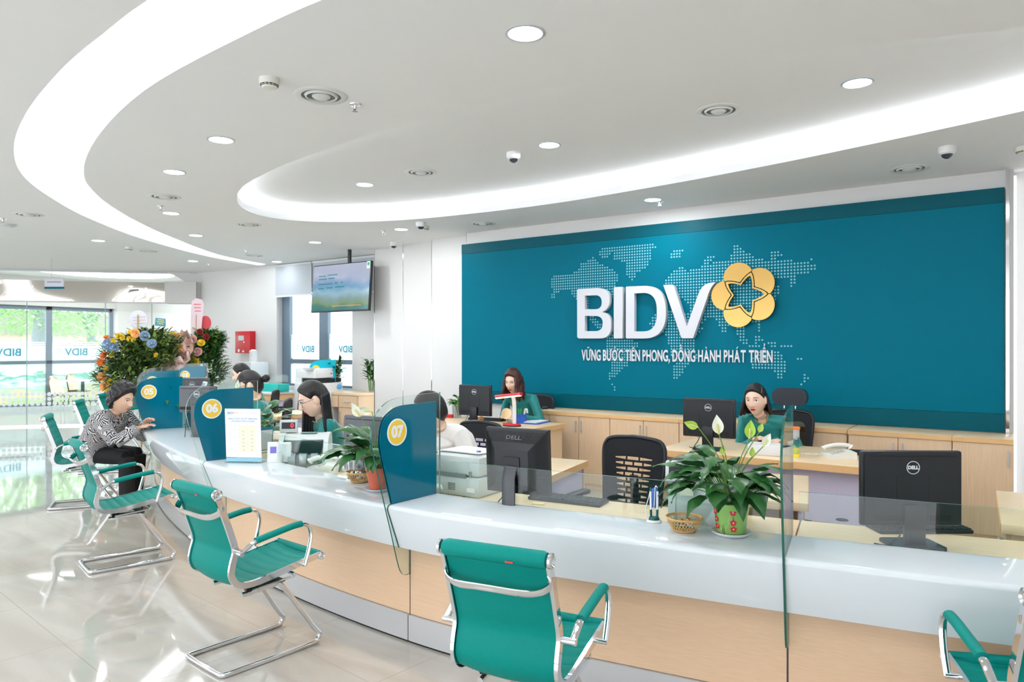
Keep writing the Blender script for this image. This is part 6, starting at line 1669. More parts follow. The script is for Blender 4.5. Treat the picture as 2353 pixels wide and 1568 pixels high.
q = at_z(1008, 1128, 0.76); m_ = mb()
rr = random.Random(2)
for k in range(9): m_.sphere((rr.uniform(-0.014, 0.014), rr.uniform(-0.012, 0.012), 0.014 + rr.uniform(0, 0.018)), rr.uniform(0.008, 0.013), 7, 5)
simple('crumpled_tissue', m_, PAPER, (q.x, q.y, 0.7605), 0, 'crumpled white tissue on the counter at the foot of panel 07', 'tissue')
q = at_z(1497, 1172, 0.70); m_ = mb(); m_.box((0, 0.08, 0.05), (0.03, 0.05, 0.10), bev=0.005); simple('blue_dispenser', m_, BLUEP, (q.x, q.y, 0.7005), 0.2, 'small blue box behind the glass left of the banknote counter', 'box')
# clip for notes: wire stand left on black bits
# ---------------------------------------------------------------- left manager desk
q = at_z(1176, 980, 0.75); t = thing('desk_lamp', 'desk lamp with a red shade bar, white curved stem and red base', 'lamp', (q.x, q.y, 0.7505), 0.15)
m_ = mb(); m_.prism(ellipse(0, 0, 0.10, 0.06, 28), 0, 0.03); m_.build('base', M('lamp_red', (206, 40, 56), 0.3), t)
m_ = mb(); m_.prism(ellipse(0, 0, 0.104, 0.064, 28), -0.0, 0.012); m_.build('base_rim', BLACK, t)
m_ = mb(); m_.tube(cat([(0.03, 0, 0.03), (0.03, 0, 0.15), (0.028, -0.005, 0.27), (0.02, -0.03, 0.315), (0.0, -0.06, 0.325)], 5), 1.0, 12, flat=(0.022, 0.014), up=(1, 0, 0)); m_.build('stem', PLASW, t)
m_ = mb(); m_.tube([(-0.17, -0.03, 0.305), (0.14, -0.06, 0.345)], 1.0, 12, flat=(0.018, 0.03)); sd_ = m_.build('shade', M('lamp_red'), t)
m_ = mb(); m_.tube([(-0.165, -0.033, 0.292), (0.135, -0.063, 0.332)], 1.0, 12, flat=(0.012, 0.022)); m_.build('tube', emitter('lamp_tube', (255, 222, 170), 1.6), sd_)
q = at_z(1151, 978, 0.75); t = thing('table_mirror', 'small round rose gold mirror on the left manager desk', 'mirror', (q.x, q.y + 0.1, 0.7505), 0.3)
m_ = mb(); m_.lathe([(0, 0), (0.05, 0), (0.045, 0.008), (0, 0.01)], 24); m_.cyl((0, 0, 0), (0, 0, 0.05), 0.004); m_.build('stand', CHROME, t)
m_ = mb(); m_.lathe([(0, -0.004), (0.058, -0.004), (0.06, 0.0), (0.058, 0.004), (0, 0.004)], 30, upright((0, 0, 0.115), 0, 0.1)); m_.build('mirror_disc', M('rose_gold', (240, 205, 160), 0.3, metal=0.5), t)
q = at_z(1186, 975, 0.75); t = thing('pen_cup', 'blue square pen cup with pens and a white clip behind the red lamp', 'pen cup', (q.x, q.y + 0.10, 0.7505), 0.2)
m_ = mb(); m_.prism(rrect(-0.045, -0.04, 0.045, 0.04, 0.006, 2), 0, 0.10, None, [rrect(-0.041, -0.036, 0.041, 0.036, 0.004, 2)]); m_.box2((-0.044, -0.039, 0), (0.044, 0.039, 0.004)); m_.build('cup', BLUEP, t, smooth=0)
for k, (x, y, mt) in enumerate(((-0.025, 0.0, M('pen_green', (60, 180, 80), 0.3)), (-0.01, 0.01, M('pen_green')), (0.03, 0.0, PLASW))):
    m_ = mb(); m_.cyl((x, y, 0.01), (x * 1.3, y, 0.155), 0.006, 8); m_.build('pen', mt, t)
m_ = mb(); m_.tube(cat([(0.02, 0.02, 0.05), (0.035, 0.02, 0.14), (0.055, 0.02, 0.15), (0.06, 0.02, 0.11)], 4), 0.01, 8); m_.build('clip', M('cream_plastic'), t)
q = at_z(1228, 972, 0.75); t = thing('document_folder', 'blue folder with white papers on the left manager desk', 'folder', (q.x, q.y, 0.7505), 0.1)
m_ = mb(); m_.box((0, 0, 0.006), (0.24, 0.32, 0.012)); m_.build('cover', BLUEP, t)
m_ = mb(); m_.box((-0.01, 0.0, 0.0165), (0.21, 0.29, 0.008)); m_.build('papers', PAPER, t)
q = at_z(1105, 970, 0.75); m_ = mb(); m_.sphere((0, 0, 0.032), (0.034, 0.034, 0.032)); simple('wooden_ball', m_, M('wood_ball', (176, 112, 56), 0.35, var=0.2), (q.x, q.y, 0.7505), 0, 'polished brown wooden ball beside the left manager monitor stand', 'ornament')
q = at_z(1116, 978, 0.75); m_ = mb(); m_.sphere((0, 0, 0.012), (0.055, 0.03, 0.016)); simple('computer_mouse', m_, PLASW, (q.x, q.y + 0.04, 0.7505), 0.2, 'white computer mouse on the left manager desk', 'mouse')
q = at_z(1020, 962, 0.75); m_ = mb(); m_.box((0, 0, 0.02), (0.09, 0.04, 0.04), bev=0.006); simple('stapler', m_, RED, (q.x, q.y + 0.1, 0.7505), 0.1, 'small red stapler beside the potted plant by the white fins', 'stapler')
q = at_z(1060, 957, 0.75); m_ = mb()
for k in range(3): m_.box((0.01 * k, 0, 0.004 + 0.006 * k), (0.22, 0.16, 0.005), Rz(0.1 * k))
simple('paper_stack', m_, PAPER, (q.x, q.y + 0.15, 0.7505), 0.1, 'loose white papers behind the left manager monitor', 'paper')
# ---------------------------------------------------------------- right manager desk
q = at_z(1826, 1050, 0.75); t = thing('tumbler', 'tall clear tumbler with orange lid and yellow base on the right manager desk', 'cup', (q.x, q.y, 0.7505))
def picture_mat():
    m = bpy.data.materials.new('tumbler_picture'); m.use_nodes = True; n = m.node_tree.nodes; l = m.node_tree.links; b = n['Principled BSDF']
    tc_ = n.new('ShaderNodeTexCoord'); s_ = n.new('ShaderNodeSeparateXYZ'); l.new(tc_.outputs['Object'], s_.inputs[0])
    nz = n.new('ShaderNodeTexNoise'); nz.inputs['Scale'].default_value = 30; l.new(tc_.outputs['Object'], nz.inputs[0])
    ad = n.new('ShaderNodeMath'); ad.operation = 'MULTIPLY_ADD'; ad.inputs[1].default_value = 5.0; l.new(s_.outputs['Z'], ad.inputs[0])
    mu = n.new('ShaderNodeMath'); mu.operation = 'MULTIPLY_ADD'; mu.inputs[1].default_value = 0.5; mu.inputs[2].default_value = -0.25; l.new(nz.outputs['Fac'], mu.inputs[0]); l.new(mu.outputs[0], ad.inputs[2])
    rp = n.new('ShaderNodeValToRGB'); e = rp.color_ramp.elements; e[0].color = (*lin((150, 200, 120)), 1); e[0].position = 0.1; e[1].position = 0.95; e[1].color = (*lin((190, 195, 196)), 1)
    for p, c in ((0.3, (220, 200, 90)), (0.45, (40, 140, 130)), (0.62, (30, 96, 96)), (0.72, (170, 185, 196))):
        k = e.new(p); k.color = (*lin(c), 1)
    l.new(ad.outputs[0], rp.inputs[0]); l.new(rp.outputs[0], b.inputs['Base Color']); b.inputs['Roughness'].default_value = 0.12
    return m
m_ = mb(); m_.cyl((0, 0, 0.02), (0, 0, 0.205), 0.0345, 24); m_.build('body', picture_mat(), t)
m_ = mb(); m_.cyl((0, 0, 0), (0, 0, 0.022), 0.0355, 24); m_.build('base', M('lid_yellow', (240, 216, 40), 0.3), t)
m_ = mb(); m_.lathe([(0, 0.205), (0.038, 0.205), (0.039, 0.222), (0.034, 0.226), (0, 0.226)], 24); m_.build('lid', M('lid_orange', (244, 130, 70), 0.3), t)
q = at_z(1757, 1048, 0.75); t = thing('tissue_box', 'white plastic desk box in front of the right manager', 'box', (q.x, q.y + 0.05, 0.7505), 0.1)
m_ = mb(); m_.box2((-0.13, -0.05, 0), (0.13, 0.05, 0.085), bev=0.008); m_.build('box', PLASW, t)
m_ = mb(); m_.box2((-0.12, -0.045, 0.0855), (0.12, 0.045, 0.092), bev=0.003); m_.build('lid', PLASW, t)
q = at_z(1788, 1022, 0.75); t = thing('document_folder', 'dark blue file behind the white desk box', 'folder', (q.x, q.y, 0.7505), 0.0)
m_ = mb(); m_.box((0, 0, 0.006), (0.22, 0.16, 0.012)); m_.build('cover', M('navy_file', (30, 60, 140), 0.4), t)
m_ = mb(); m_.box((0, 0, 0.015), (0.2, 0.14, 0.006)); m_.build('papers', PAPER, t)
q = at_z(1968, 1046, 0.75); m_ = mb(); m_.box((0, 0, 0.02), (0.12, 0.07, 0.035), bev=0.004); simple('desk_box', m_, BLACK, (q.x, q.y, 0.7505), 0.1, 'dark small box behind the cream telephone on the right desk', 'box')

# ================================================================ plants
LEAFG = M('peace_lily_leaf', (40, 92, 42), 0.32, var=0.28, scale=14); LEAFM = M('mid_green_leaf', (70, 118, 48), 0.4, var=0.3, scale=14); LEAFD = M('dark_fern_leaf', (62, 88, 40), 0.5, var=0.35, scale=10); LEAFL = M('light_green_leaf', (128, 156, 66), 0.45, var=0.25, scale=10)
STEMG = M('green_stem', (96, 138, 60), 0.5); SPATHE = M('white_spathe', (240, 240, 226), 0.5, var=0.02); SPATHG = M('green_spathe', (176, 206, 90), 0.45, var=0.08); SPADIX = M('spadix', (216, 210, 130), 0.7)
def leaf(m_, base, az, el, L_, W_, droop, fold=0.25, n=8, twist=0.0):
    """a pointed blade leaving base in direction (az, el) and bending down"""
    d = Vector((math.cos(az) * math.cos(el), math.sin(az) * math.cos(el), math.sin(el))); sd = Vector((-math.sin(az), math.cos(az), 0)); p = Vector(base); vs_ = []; st = L_ / (n - 1)
    for i in range(n):
        k = i / (n - 1); w_ = W_ * 0.5 * (math.sin(PI * min(1, (k * 1.0 + 0.03)) ** 0.8)) ** 0.9 if 0 < i < n - 1 else 0.0008
        up = sd.cross(d).normalized() * -1; up = d.cross(sd) * -1 if False else (d.cross(sd)).normalized() * -1
        s2 = (sd + up * 0).normalized(); s2 = (s2 * math.cos(twist) + up * math.sin(twist)).normalized(); lift = up * w_ * fold
        wv = 0.004 * math.sin(k * 14)
        vs_ += [p + s2 * w_ + lift + up * wv, p, p - s2 * w_ + lift - up * wv]
        p = p + d * st; a = droop / (n - 1); ax = sd; d = (Matrix.Rotation(a, 3, ax) @ d) if (Matrix.Rotation(a, 3, ax) @ d).z < d.z else (Matrix.Rotation(-a, 3, ax) @ d)
    fs_ = []
    for i in range(n - 1):
        a = i * 3; fs_ += [(a, a + 1, a + 4, a + 3), (a + 1, a + 2, a + 5, a + 4)]
    m_.add(vs_, fs_); return p
def spathe(t, base, top, tipdir, mat, s=1.0):
    m_ = mb(); b_ = Vector(base); e = Vector(top); md = b_.lerp(e, 0.5) + Vector(((e.x - b_.x) * -0.15, (e.y - b_.y) * -0.15, 0.03)); m_.tube(cat([b_, md, e], 5), 0.0022, 6); st = m_.build('flower_stem', STEMG, t)
    m_ = mb(); td = Vector(tipdir).normalized(); sd = td.cross(Vector((0.3, -1, 0))).normalized(); nn = td.cross(sd); vs_ = []; n = 9
    for i in range(n):
        k = i / (n - 1); w_ = 0.024 * s * math.sin(PI * k ** 0.75) + 0.0005
        c = e + td * 0.085 * s * k + nn * 0.012 * math.sin(k * PI) * s
        vs_ += [c + sd * w_ + nn * w_ * -0.8, c, c - sd * w_ - nn * w_ * 0.8]
    m_.add(vs_, [f for i in range(n - 1) for f in ((i * 3, i * 3 + 1, i * 3 + 4, i * 3 + 3), (i * 3 + 1, i * 3 + 2, i * 3 + 5, i * 3 + 4))]); m_.build('spathe', mat, t)
    m_ = mb(); m_.tube([e, e + td * 0.045 * s - nn * 0.01], 0.0045 * s, 8); m_.build('spadix', SPADIX, t)
def lily(loc, s, lab, seed, pot, nleaf=46, up=0.8, spread=1.0, clip=False):
    t = thing('peace_lily', lab, 'plant', loc); rr = random.Random(seed); z0 = pot
    m_ = mb(); st = mb()
    for k in range(nleaf):
        az = k * 2.39996 + rr.uniform(-0.3, 0.3); f_ = k / nleaf; el = (1.35 - 1.0 * f_) * up + rr.uniform(-0.1, 0.1)
        pl = (0.07 + 0.13 * rr.random()) * s; cl = 1.0
        if clip and math.cos(az) * RGT.x + math.sin(az) * RGT.y > 0.35: cl = 0.62
        pl *= cl; b_ = Vector((0.02 * math.cos(az), 0.02 * math.sin(az), z0))
        d = Vector((math.cos(az) * math.cos(el) * spread, math.sin(az) * math.cos(el) * spread, math.sin(el)))
        e = b_ + d * pl + Vector((0, 0, 0.02)); st.tube([b_, b_.lerp(e, 0.5) + Vector((0, 0, 0.012)), e], 0.002 * s, 5)
        leaf(m_, e, az + rr.uniform(-0.2, 0.2), el * 0.75, (0.13 + 0.08 * rr.random()) * s * (0.5 + 0.5 * cl), (0.056 + 0.026 * rr.random()) * s, 0.9 + 1.1 * rr.random(), twist=rr.uniform(-0.4, 0.4))
    m_.build('foliage', LEAFG, t); st.build('leaf_stalks', STEMG, t)
    return t
q = at_z(1680, 1230, 0.76)
LL = (q.x, q.y, 0.7605)
t = lily(LL, 1.08, 'large peace lily in a green flower-painted pot at the right of the counter', 11, 0.135, 84, 0.86, clip=True)
POTG = M('green_glaze', (140, 186, 96), 0.2, coat=0.5, var=0.05)
m_ = mb(); m_.lathe([(0, 0.014), (0.058, 0.014), (0.062, 0.02), (0.068, 0.08), (0.076, 0.128), (0.083, 0.145), (0.079, 0.146), (0.07, 0.126), (0, 0.12)], 36); pot = m_.build('pot', POTG, t)
m_ = mb()
PR_ = M('painted_petal', (206, 40, 40), 0.4); PB_ = M('painted_branch', (40, 34, 34), 0.5); PW_ = M('painted_dot', (236, 240, 226), 0.4)
def onpot(a, z): 
    r = 0.062 + (z - 0.02) * 0.115 + 0.0014; return Tr(0, 0, 0) @ Rz(a) @ Tr(r, 0, z) @ Ry(PI / 2 - 0.11) @ Rz(PI / 2)
for (a, z) in ((-1.15, 0.112), (-1.12, 0.068), (-1.10, 0.040), (-2.35, 0.108), (-2.30, 0.075), (-2.25, 0.045)):
    for k in range(5):
        b_ = 2 * PI * k / 5 + 0.3; m_.mat(PR_); m_.prism(ellipse(0.0085 * math.cos(b_), 0.0085 * math.sin(b_), 0.0062, 0.0052, 10), 0, 0.0006, onpot(a, z))
    m_.mat(PW_); m_.prism(ellipse(0, 0, 0.0028, 0.0028, 8), 0.0006, 0.001, onpot(a, z))
m_.mat(PB_)
for a, z, l_ in ((-1.13, 0.092, 0.02), (-2.33, 0.092, 0.02), (-1.78, 0.045, 0.045), (-1.70, 0.03, 0.03)): m_.prism([(-0.0012, -l_ / 2), (0.002, -l_ / 2), (0.0005, 0), (0.003, l_ / 2), (0.0015, l_ / 2), (-0.001, 0)], 0, 0.0005, onpot(a, z))
m_.mat(PW_)
for a0, z0_, da, dz in ((-1.9, 0.03, -0.028, 0.0035), (-1.65, 0.03, 0.025, 0.0042), (-1.45, 0.07, 0.022, 0.005), (-2.1, 0.10, 0.012, 0.003)):
    for k in range(11): m_.prism(ellipse(0, 0, 0.0011, 0.0011, 6), 0, 0.0006, onpot(a0 + da * k + 0.003 * k * k * (1 if da > 0 else -1) * 0.3, min(z0_ + dz * k, 0.13)))
m_.build('painted_flowers', None, pot, smooth=0)
m_ = mb(); m_.lathe([(0, 0), (0.062, 0), (0.082, 0.014), (0.085, 0.02), (0.078, 0.018), (0.06, 0.008), (0, 0.006)], 36); m_.build('saucer', PLASW, t)
m_ = mb(); rr = random.Random(4)
for k in range(60):
    a = rr.uniform(0, 2 * PI); r = 0.068 * math.sqrt(rr.random()); m_.sphere((r * math.cos(a), r * math.sin(a), 0.124 + rr.uniform(0, 0.01)), (rr.uniform(0.006, 0.012), rr.uniform(0.006, 0.01), 0.006), 7, 5)
m_.build('pebbles', M('grey_pebble', (190, 188, 180), 0.5, var=0.3), t, kind='stuff')
def lp_(px, py, dt=0.0):
    tt = Vector((q.x, q.y)).dot(FWD) + dt; p = at_t(px, py, tt); return (p.x - LL[0], p.y - LL[1], p.z - LL[2])
for (bx, by, tx, ty, dr, mt, s_) in ((1668, 1150, 1652, 998, (-0.12, 0, 1), SPATHE, 1.0), (1700, 1120, 1722, 1008, (0.12, 0.1, 1), SPATHG, 0.95), (1716, 1120, 1744, 994, (0.2, 0, 0.5), SPATHG, 0.5), (1720, 1140, 1754, 1026, (0.45, 0, 0.8), SPATHE, 0.75), (1640, 1100, 1604, 982, (-1.0, 0.2, 0.35), SPATHG, 0.75), (1664, 1120, 1660, 1045, (0.1, 0, 1), SPATHG, 0.5), (1730, 1120, 1728, 1050, (0.05, 0, 1), SPATHG, 0.5)):
    spathe(t, lp_(1682, 1168), lp_(tx, ty), Vector((RGT.x * dr[0] + FWD.x * dr[1], RGT.y * dr[0] + FWD.y * dr[1], dr[2])), mt, s_)
# second lily by panel 07
q2 = at_z(868, 1128, 0.76)
t = lily((q2.x, q2.y, 0.7605), 1.02, 'peace lily in a terracotta pot half behind the panel numbered 07', 23, 0.13, 56, 0.92)
m_ = mb(); m_.lathe([(0, 0.012), (0.045, 0.012), (0.065, 0.115), (0.07, 0.118), (0.07, 0.135), (0.062, 0.135), (0.058, 0.12), (0, 0.12)], 30); m_.build('pot', M('terracotta', (206, 104, 76), 0.45), t)
m_ = mb(); m_.lathe([(0, 0), (0.055, 0), (0.075, 0.014), (0.078, 0.018), (0.07, 0.016), (0.05, 0.007), (0, 0.006)], 30); m_.build('saucer', PLASW, t)
LL = (q2.x, q2.y, 0.7605); q = q2
for (tx, ty, dr, mt, s_) in ((828, 958, (-0.5, 0, 0.8), SPATHE, 1.1), (855, 946, (-0.9, 0, 0.15), SPATHE, 1.0), (895, 965, (0.1, 0, 1), SPATHE, 0.9)):
    spathe(t, lp_(868, 1070), lp_(tx, ty), Vector((RGT.x * dr[0], RGT.y * dr[0], dr[2])), mt, s_)
# third, behind panel 06
q3 = at_z(590, 1035, 0.76); q = q3; LL = (q3.x - 0.02, q3.y + 0.06, 0.7605)
t = lily(LL, 1.0, 'peace lily behind the rate sheet, its leaves reaching right of panel 06', 31, 0.12, 26, 0.9)
m_ = mb(); m_.lathe([(0, 0.0), (0.045, 0.0), (0.06, 0.11), (0.064, 0.125), (0.056, 0.125), (0, 0.11)], 30); m_.build('pot', PLASW, t)
spathe(t, lp_(585, 1000), lp_(547, 895), (0, 0, 1), SPATHE, 0.9)
q4 = off(S5 - 0.25, 0.26); LL = (q4.x, q4.y, 0.7605)
t = lily(LL, 1.15, 'peace lily standing between the panels numbered 04 and 05', 37, 0.13, 30, 1.0)
m_ = mb(); m_.lathe([(0, 0.0), (0.045, 0.0), (0.06, 0.11), (0.064, 0.125), (0.056, 0.125), (0, 0.11)], 30); m_.build('pot', PLASW, t)
# small pothos on the left manager desk
q = at_z(1035, 962, 0.75)
t = thing('potted_plant', 'small leafy plant in a clear glass vase at the foot of the white fins', 'plant', (q.x, q.y + 0.12, 0.7505))
m_ = mb(); rr = random.Random(9)
for k in range(30):
    az = k * 2.4; el = rr.uniform(0.0, 1.1); b_ = Vector((0.03 * math.cos(az), 0.03 * math.sin(az), 0.15 + 0.09 * rr.random()))
    leaf(m_, b_, az, el, rr.uniform(0.08, 0.13), 0.055, 1.6)
m_.build('foliage', LEAFM, t)
m_ = mb(); m_.lathe([(0, 0.0), (0.05, 0.0), (0.062, 0.15), (0.059, 0.15), (0.048, 0.004), (0, 0.004)], 24); m_.build('vase', clear_glass('vase_glass', (0.86, 0.88, 0.88), 1.0), t)
m_ = mb()
for k in range(9): m_.tube([(0.03 * math.cos(k), 0.03 * math.sin(k), 0.02), (0.02 * math.cos(k * 2), 0.02 * math.sin(k * 2), 0.18)], 0.003, 5)
m_.build('stems', M('pale_root', (196, 190, 168), 0.6), t)
# lucky bamboo on the side cabinet
def bamboo(x, y, z, lab, vase, seed, s=1.0):
    t = thing('lucky_bamboo', lab, 'plant', (x, y, z), 0, 'lucky bamboo vases'); rr = random.Random(seed); m_ = mb(); st = mb()
    for k in range(7):
        a = k * 0.9; x0, y0 = 0.03 * math.cos(a), 0.03 * math.sin(a); x1, y1 = x0 * 2.6, y0 * 2.6; h_ = (0.42 + 0.12 * rr.random()) * s
        st.tube([(x0, y0, 0.02), ((x0 + x1) / 2, (y0 + y1) / 2, h_ * 0.5), (x1, y1, h_)], 0.006, 6)
        for j in range(14): leaf(m_, (x1 * (0.5 + 0.035 * j), y1 * (0.5 + 0.035 * j), h_ * (0.42 + 0.042 * j)), rr.uniform(0, 2 * PI), rr.uniform(0.3, 1.1), 0.15 * s, 0.042, 1.0, n=5)
    m_.build('foliage', LEAFG, t); st.build('canes', STEMG, t)
    m_ = mb()
    if vase == 'ball': m_.sphere((0, 0, 0.075), (0.105, 0.105, 0.075), 24, 14); m_.build('vase', M('blue_glass', (90, 170, 235), 0.08, coat=1.0), t)
    else: m_.lathe([(0, 0), (0.035, 0), (0.045, 0.1), (0.032, 0.2), (0.038, 0.21)], 20, cap=False); m_.build('vase', clear_glass('vase_glass', (0.86, 0.88, 0.88)), t)
p_ = at_y(772, 884, 7.95); bamboo(p_.x, 7.95, 0.845, 'lucky bamboo in a round blue vase on the side cabinet', 'ball', 3)
p_ = at_y(853, 893, 8.1); bamboo(p_.x, 8.1, 0.845, 'lucky bamboo in a clear vase at the right end of the side cabinet', 'tall', 8)
# ================================================================ the far left: flowers, glass room, street
PET = {'peach': M('peach_petal', (244, 186, 120), 0.6, var=0.08), 'orange': M('orange_petal', (238, 138, 70), 0.6, var=0.08), 'yellow': M('yellow_petal', (238, 204, 60), 0.6, var=0.08), 'pink': M('pink_petal', (240, 190, 184), 0.6, var=0.08), 'blue': M('hydrangea_blue', (150, 172, 200), 0.7, var=0.08), 'red': M('red_petal', (150, 40, 44), 0.6)}
def rose(t, p, col, r=0.055, rnd=random.Random(1)):
    m_ = mb(); d = Vector((rnd.uniform(-1, 1) * 0.5 + 0.6, rnd.uniform(-1, 1) * 0.5 - 0.6, rnd.uniform(0.0, 0.5))).normalized(); Q = d.to_track_quat('Z', 'Y').to_matrix().to_4x4(); Q.translation = Vector(p)
    for ring, (n_, rr_, cup) in enumerate(((6, 1.0, 0.35), (5, 0.78, 0.7), (4, 0.5, 1.0))):
        for k in range(n_):
            a = 2 * PI * k / n_ + ring * 0.5
            m_.grid(lambda u, v: ((rr_ * r * (v ** 0.8) * math.cos(a + (u - 0.5) * 1.5)), (rr_ * r * (v ** 0.8) * math.sin(a + (u - 0.5) * 1.5)), r * (0.9 * cup * v + 0.1 * math.cos((u - .5) * 3) - 0.15)), 5, 4, Q)
    m_.sphere((0, 0, r * 0.3), r * 0.28, 8, 6, Q)
    return m_.build('blossom', PET[col], t)
def flower_stand(loc, lab, blobs, flowers, seed, leafmat, nl=1500, wrap=None, stand_h=0.9):
    t = thing('flower_stand', lab, 'flower arrangement', loc, 0, 'congratulation flower stands'); rr = random.Random(seed)
    for kk, (mt, share) in enumerate(((leafmat, 0.7), (LEAFL, 0.3))):
        m_ = mb()
        for _ in range(int(nl * share)):
            c, R_ = rr.choice(blobs); d = Vector((rr.gauss(0, 1), rr.gauss(0, 1), rr.gauss(0, 1))).normalized()
            f_ = 0.35 + 0.75 * rr.random() ** 0.5
            p = Vector((c[0] + d.x * R_[0] * f_, c[1] + d.y * R_[1] * f_, c[2] + d.z * R_[2] * f_))
            az = math.atan2(d.y, d.x) + rr.uniform(-0.5, 0.5); leaf(m_, p, az, rr.uniform(-0.3, 1.2), rr.uniform(0.08, 0.15), rr.uniform(0.03, 0.055), 0.8, n=4)
        m_.build('foliage', mt, t, kind='stuff')
    m_ = mb()
    for _ in range(40):                                  # loose sprays sticking out
        c, R_ = rr.choice(blobs); d = Vector((rr.gauss(0, 1), rr.gauss(0, 1), abs(rr.gauss(0.6, 0.8)))).normalized(); a = Vector(c)
        e = Vector((c[0] + d.x * R_[0] * 1.25, c[1] + d.y * R_[1] * 1.25, c[2] + d.z * R_[2] * 1.25)); m_.tube([a, a.lerp(e, 0.6) + Vector((0, 0, 0.02)), e], 0.0025, 4)
        for j in range(8):
            k = 0.45 + 0.07 * j; leaf(m_, a.lerp(e, k), rr.uniform(0, 2 * PI), rr.uniform(0, 1), 0.05, 0.02, 0.5, n=4)
    m_.build('sprays', leafmat, t)
    for (x, y, z, col, r) in flowers: rose(t, (x, y, z), col, r, rr)
    m_ = mb(); m_.lathe([(0.11, stand_h - 0.28), (0.15, stand_h), (0.14, stand_h), (0.10, stand_h - 0.27), (0, stand_h - 0.27)], 20, cap=False); m_.build('basket', M('teal_ribbon_wrap', (10, 110, 110), 0.4), t)
    for k in range(3):
        a = k * 2 * PI / 3 + 0.4; m_ = mb(); m_.cyl((0.25 * math.cos(a), 0.25 * math.sin(a), 0), (0.05 * math.cos(a), 0.05 * math.sin(a), stand_h - 0.2), 0.012, 8); m_.build('leg', M('bamboo_leg', (196, 154, 98), 0.5), t)
    return t
def vr(u, v, z): return (RGT.x * u - FWD.x * v, RGT.y * u - FWD.y * v, z)      # u to the right, v toward the viewer
rr = random.Random(77)
q = at_t(318, 800, 11.2)
F1 = [(*vr(x * 0.82 + 0.07, 0.40, z), c, r) for x, z, c, r in ((0.12, 1.78, 'peach', 0.075), (-0.45, 1.44, 'orange', 0.07), (-0.52, 1.34, 'orange', 0.06), (-0.5, 1.12, 'peach', 0.075), (-0.46, 0.98, 'peach', 0.07), (-0.38, 1.62, 'blue', 0.09), (-0.30, 1.57, 'blue', 0.085), (0.28, 1.74, 'blue', 0.08), (0.42, 1.62, 'blue', 0.075), (-0.32, 1.45, 'yellow', 0.045), (-0.42, 1.24, 'yellow', 0.05), (-0.35, 1.05, 'yellow', 0.05), (-0.12, 1.72, 'yellow', 0.05), (-0.2, 1.74, 'yellow', 0.05), (0.03, 1.8, 'yellow', 0.045), (-0.3, 1.66, 'yellow', 0.045), (-0.38, 0.92, 'yellow', 0.05), (-0.25, 0.95, 'yellow', 0.05), (-0.42, 1.72, 'orange', 0.04), (0.08, 1.68, 'yellow', 0.04), (0.0, 1.7, 'yellow', 0.04), (0.5, 1.45, 'yellow', 0.04))]
fs1 = flower_stand((q.x, q.y, 0), 'largest flower stand, green and yellow with peach roses and a round topper', [((0, 0, 1.45), (0.55, 0.45, 0.32)), (vr(-0.15, 0.05, 1.15), (0.42, 0.4, 0.3)), (vr(0.2, 0, 1.62), (0.38, 0.35, 0.22))], F1, 5, LEAFD, 3600)
T = Tr(*vr(0.0, 0.0, 2.0)) @ Rz(YAW) @ Rx(PI / 2)
m_ = mb(); m_.prism(ellipse(0, 0, 0.15, 0.15, 30), 0, 0.008, T); m_.build('round_topper', M('grey_card', (205, 205, 214), 0.5), fs1)
m_ = mb(); m_.cyl(vr(0, 0.02, 1.6), vr(0, 0.02, 2.08), 0.008, 6)
for k in range(3): m_.cyl(vr(-0.08, 0.02, 1.94 + 0.05 * k), vr(0.12, 0.02, 1.95 + 0.05 * k), 0.003, 5)
m_.build('topper_stick', M('bamboo_leg'), fs1)
T = Tr(*vr(0.40, 0.1, 1.96)) @ Rz(YAW) @ Rx(PI / 2) @ Rz(-0.1)
m_ = mb(); m_.prism([(-0.085, -0.06), (0.085, -0.06), (0.07, 0.06), (-0.085, 0.06)], 0, 0.006, T); m_.build('teal_card', M('card_teal'), fs1)
m_ = mb()
for k, w_ in enumerate((0.10, 0.12, 0.09)): m_.prism([(-w_ / 2, 0.03 - 0.03 * k), (w_ / 2, 0.03 - 0.03 * k), (w_ / 2, 0.042 - 0.03 * k), (-w_ / 2, 0.042 - 0.03 * k)], 0.0065, 0.008, T)
m_.build('card_lines', M('card_gold', (220, 190, 90), 0.5), fs1)
q = at_t(415, 800, 12.0)
F2 = [(*vr(x, 0.34, z), c, r) for x, z, c, r in ((0.02, 1.77, 'yellow', 0.07), (0.10, 1.74, 'peach', 0.07), (-0.03, 1.68, 'orange', 0.06), (0.08, 1.64, 'peach', 0.075), (0.12, 1.56, 'peach', 0.08), (0.0, 1.5, 'peach', 0.07), (0.02, 1.36, 'orange', 0.055))]
fs2 = flower_stand((q.x, q.y, 0), 'middle flower stand wrapped in crumpled pink paper', [((0, 0, 1.5), (0.16, 0.14, 0.25)), ((0, 0, 1.2), (0.22, 0.2, 0.2))], F2, 6, LEAFM, 600)
PINK = M('pink_wrap', (240, 202, 192), 0.6, var=0.04)
rn = random.Random(12)
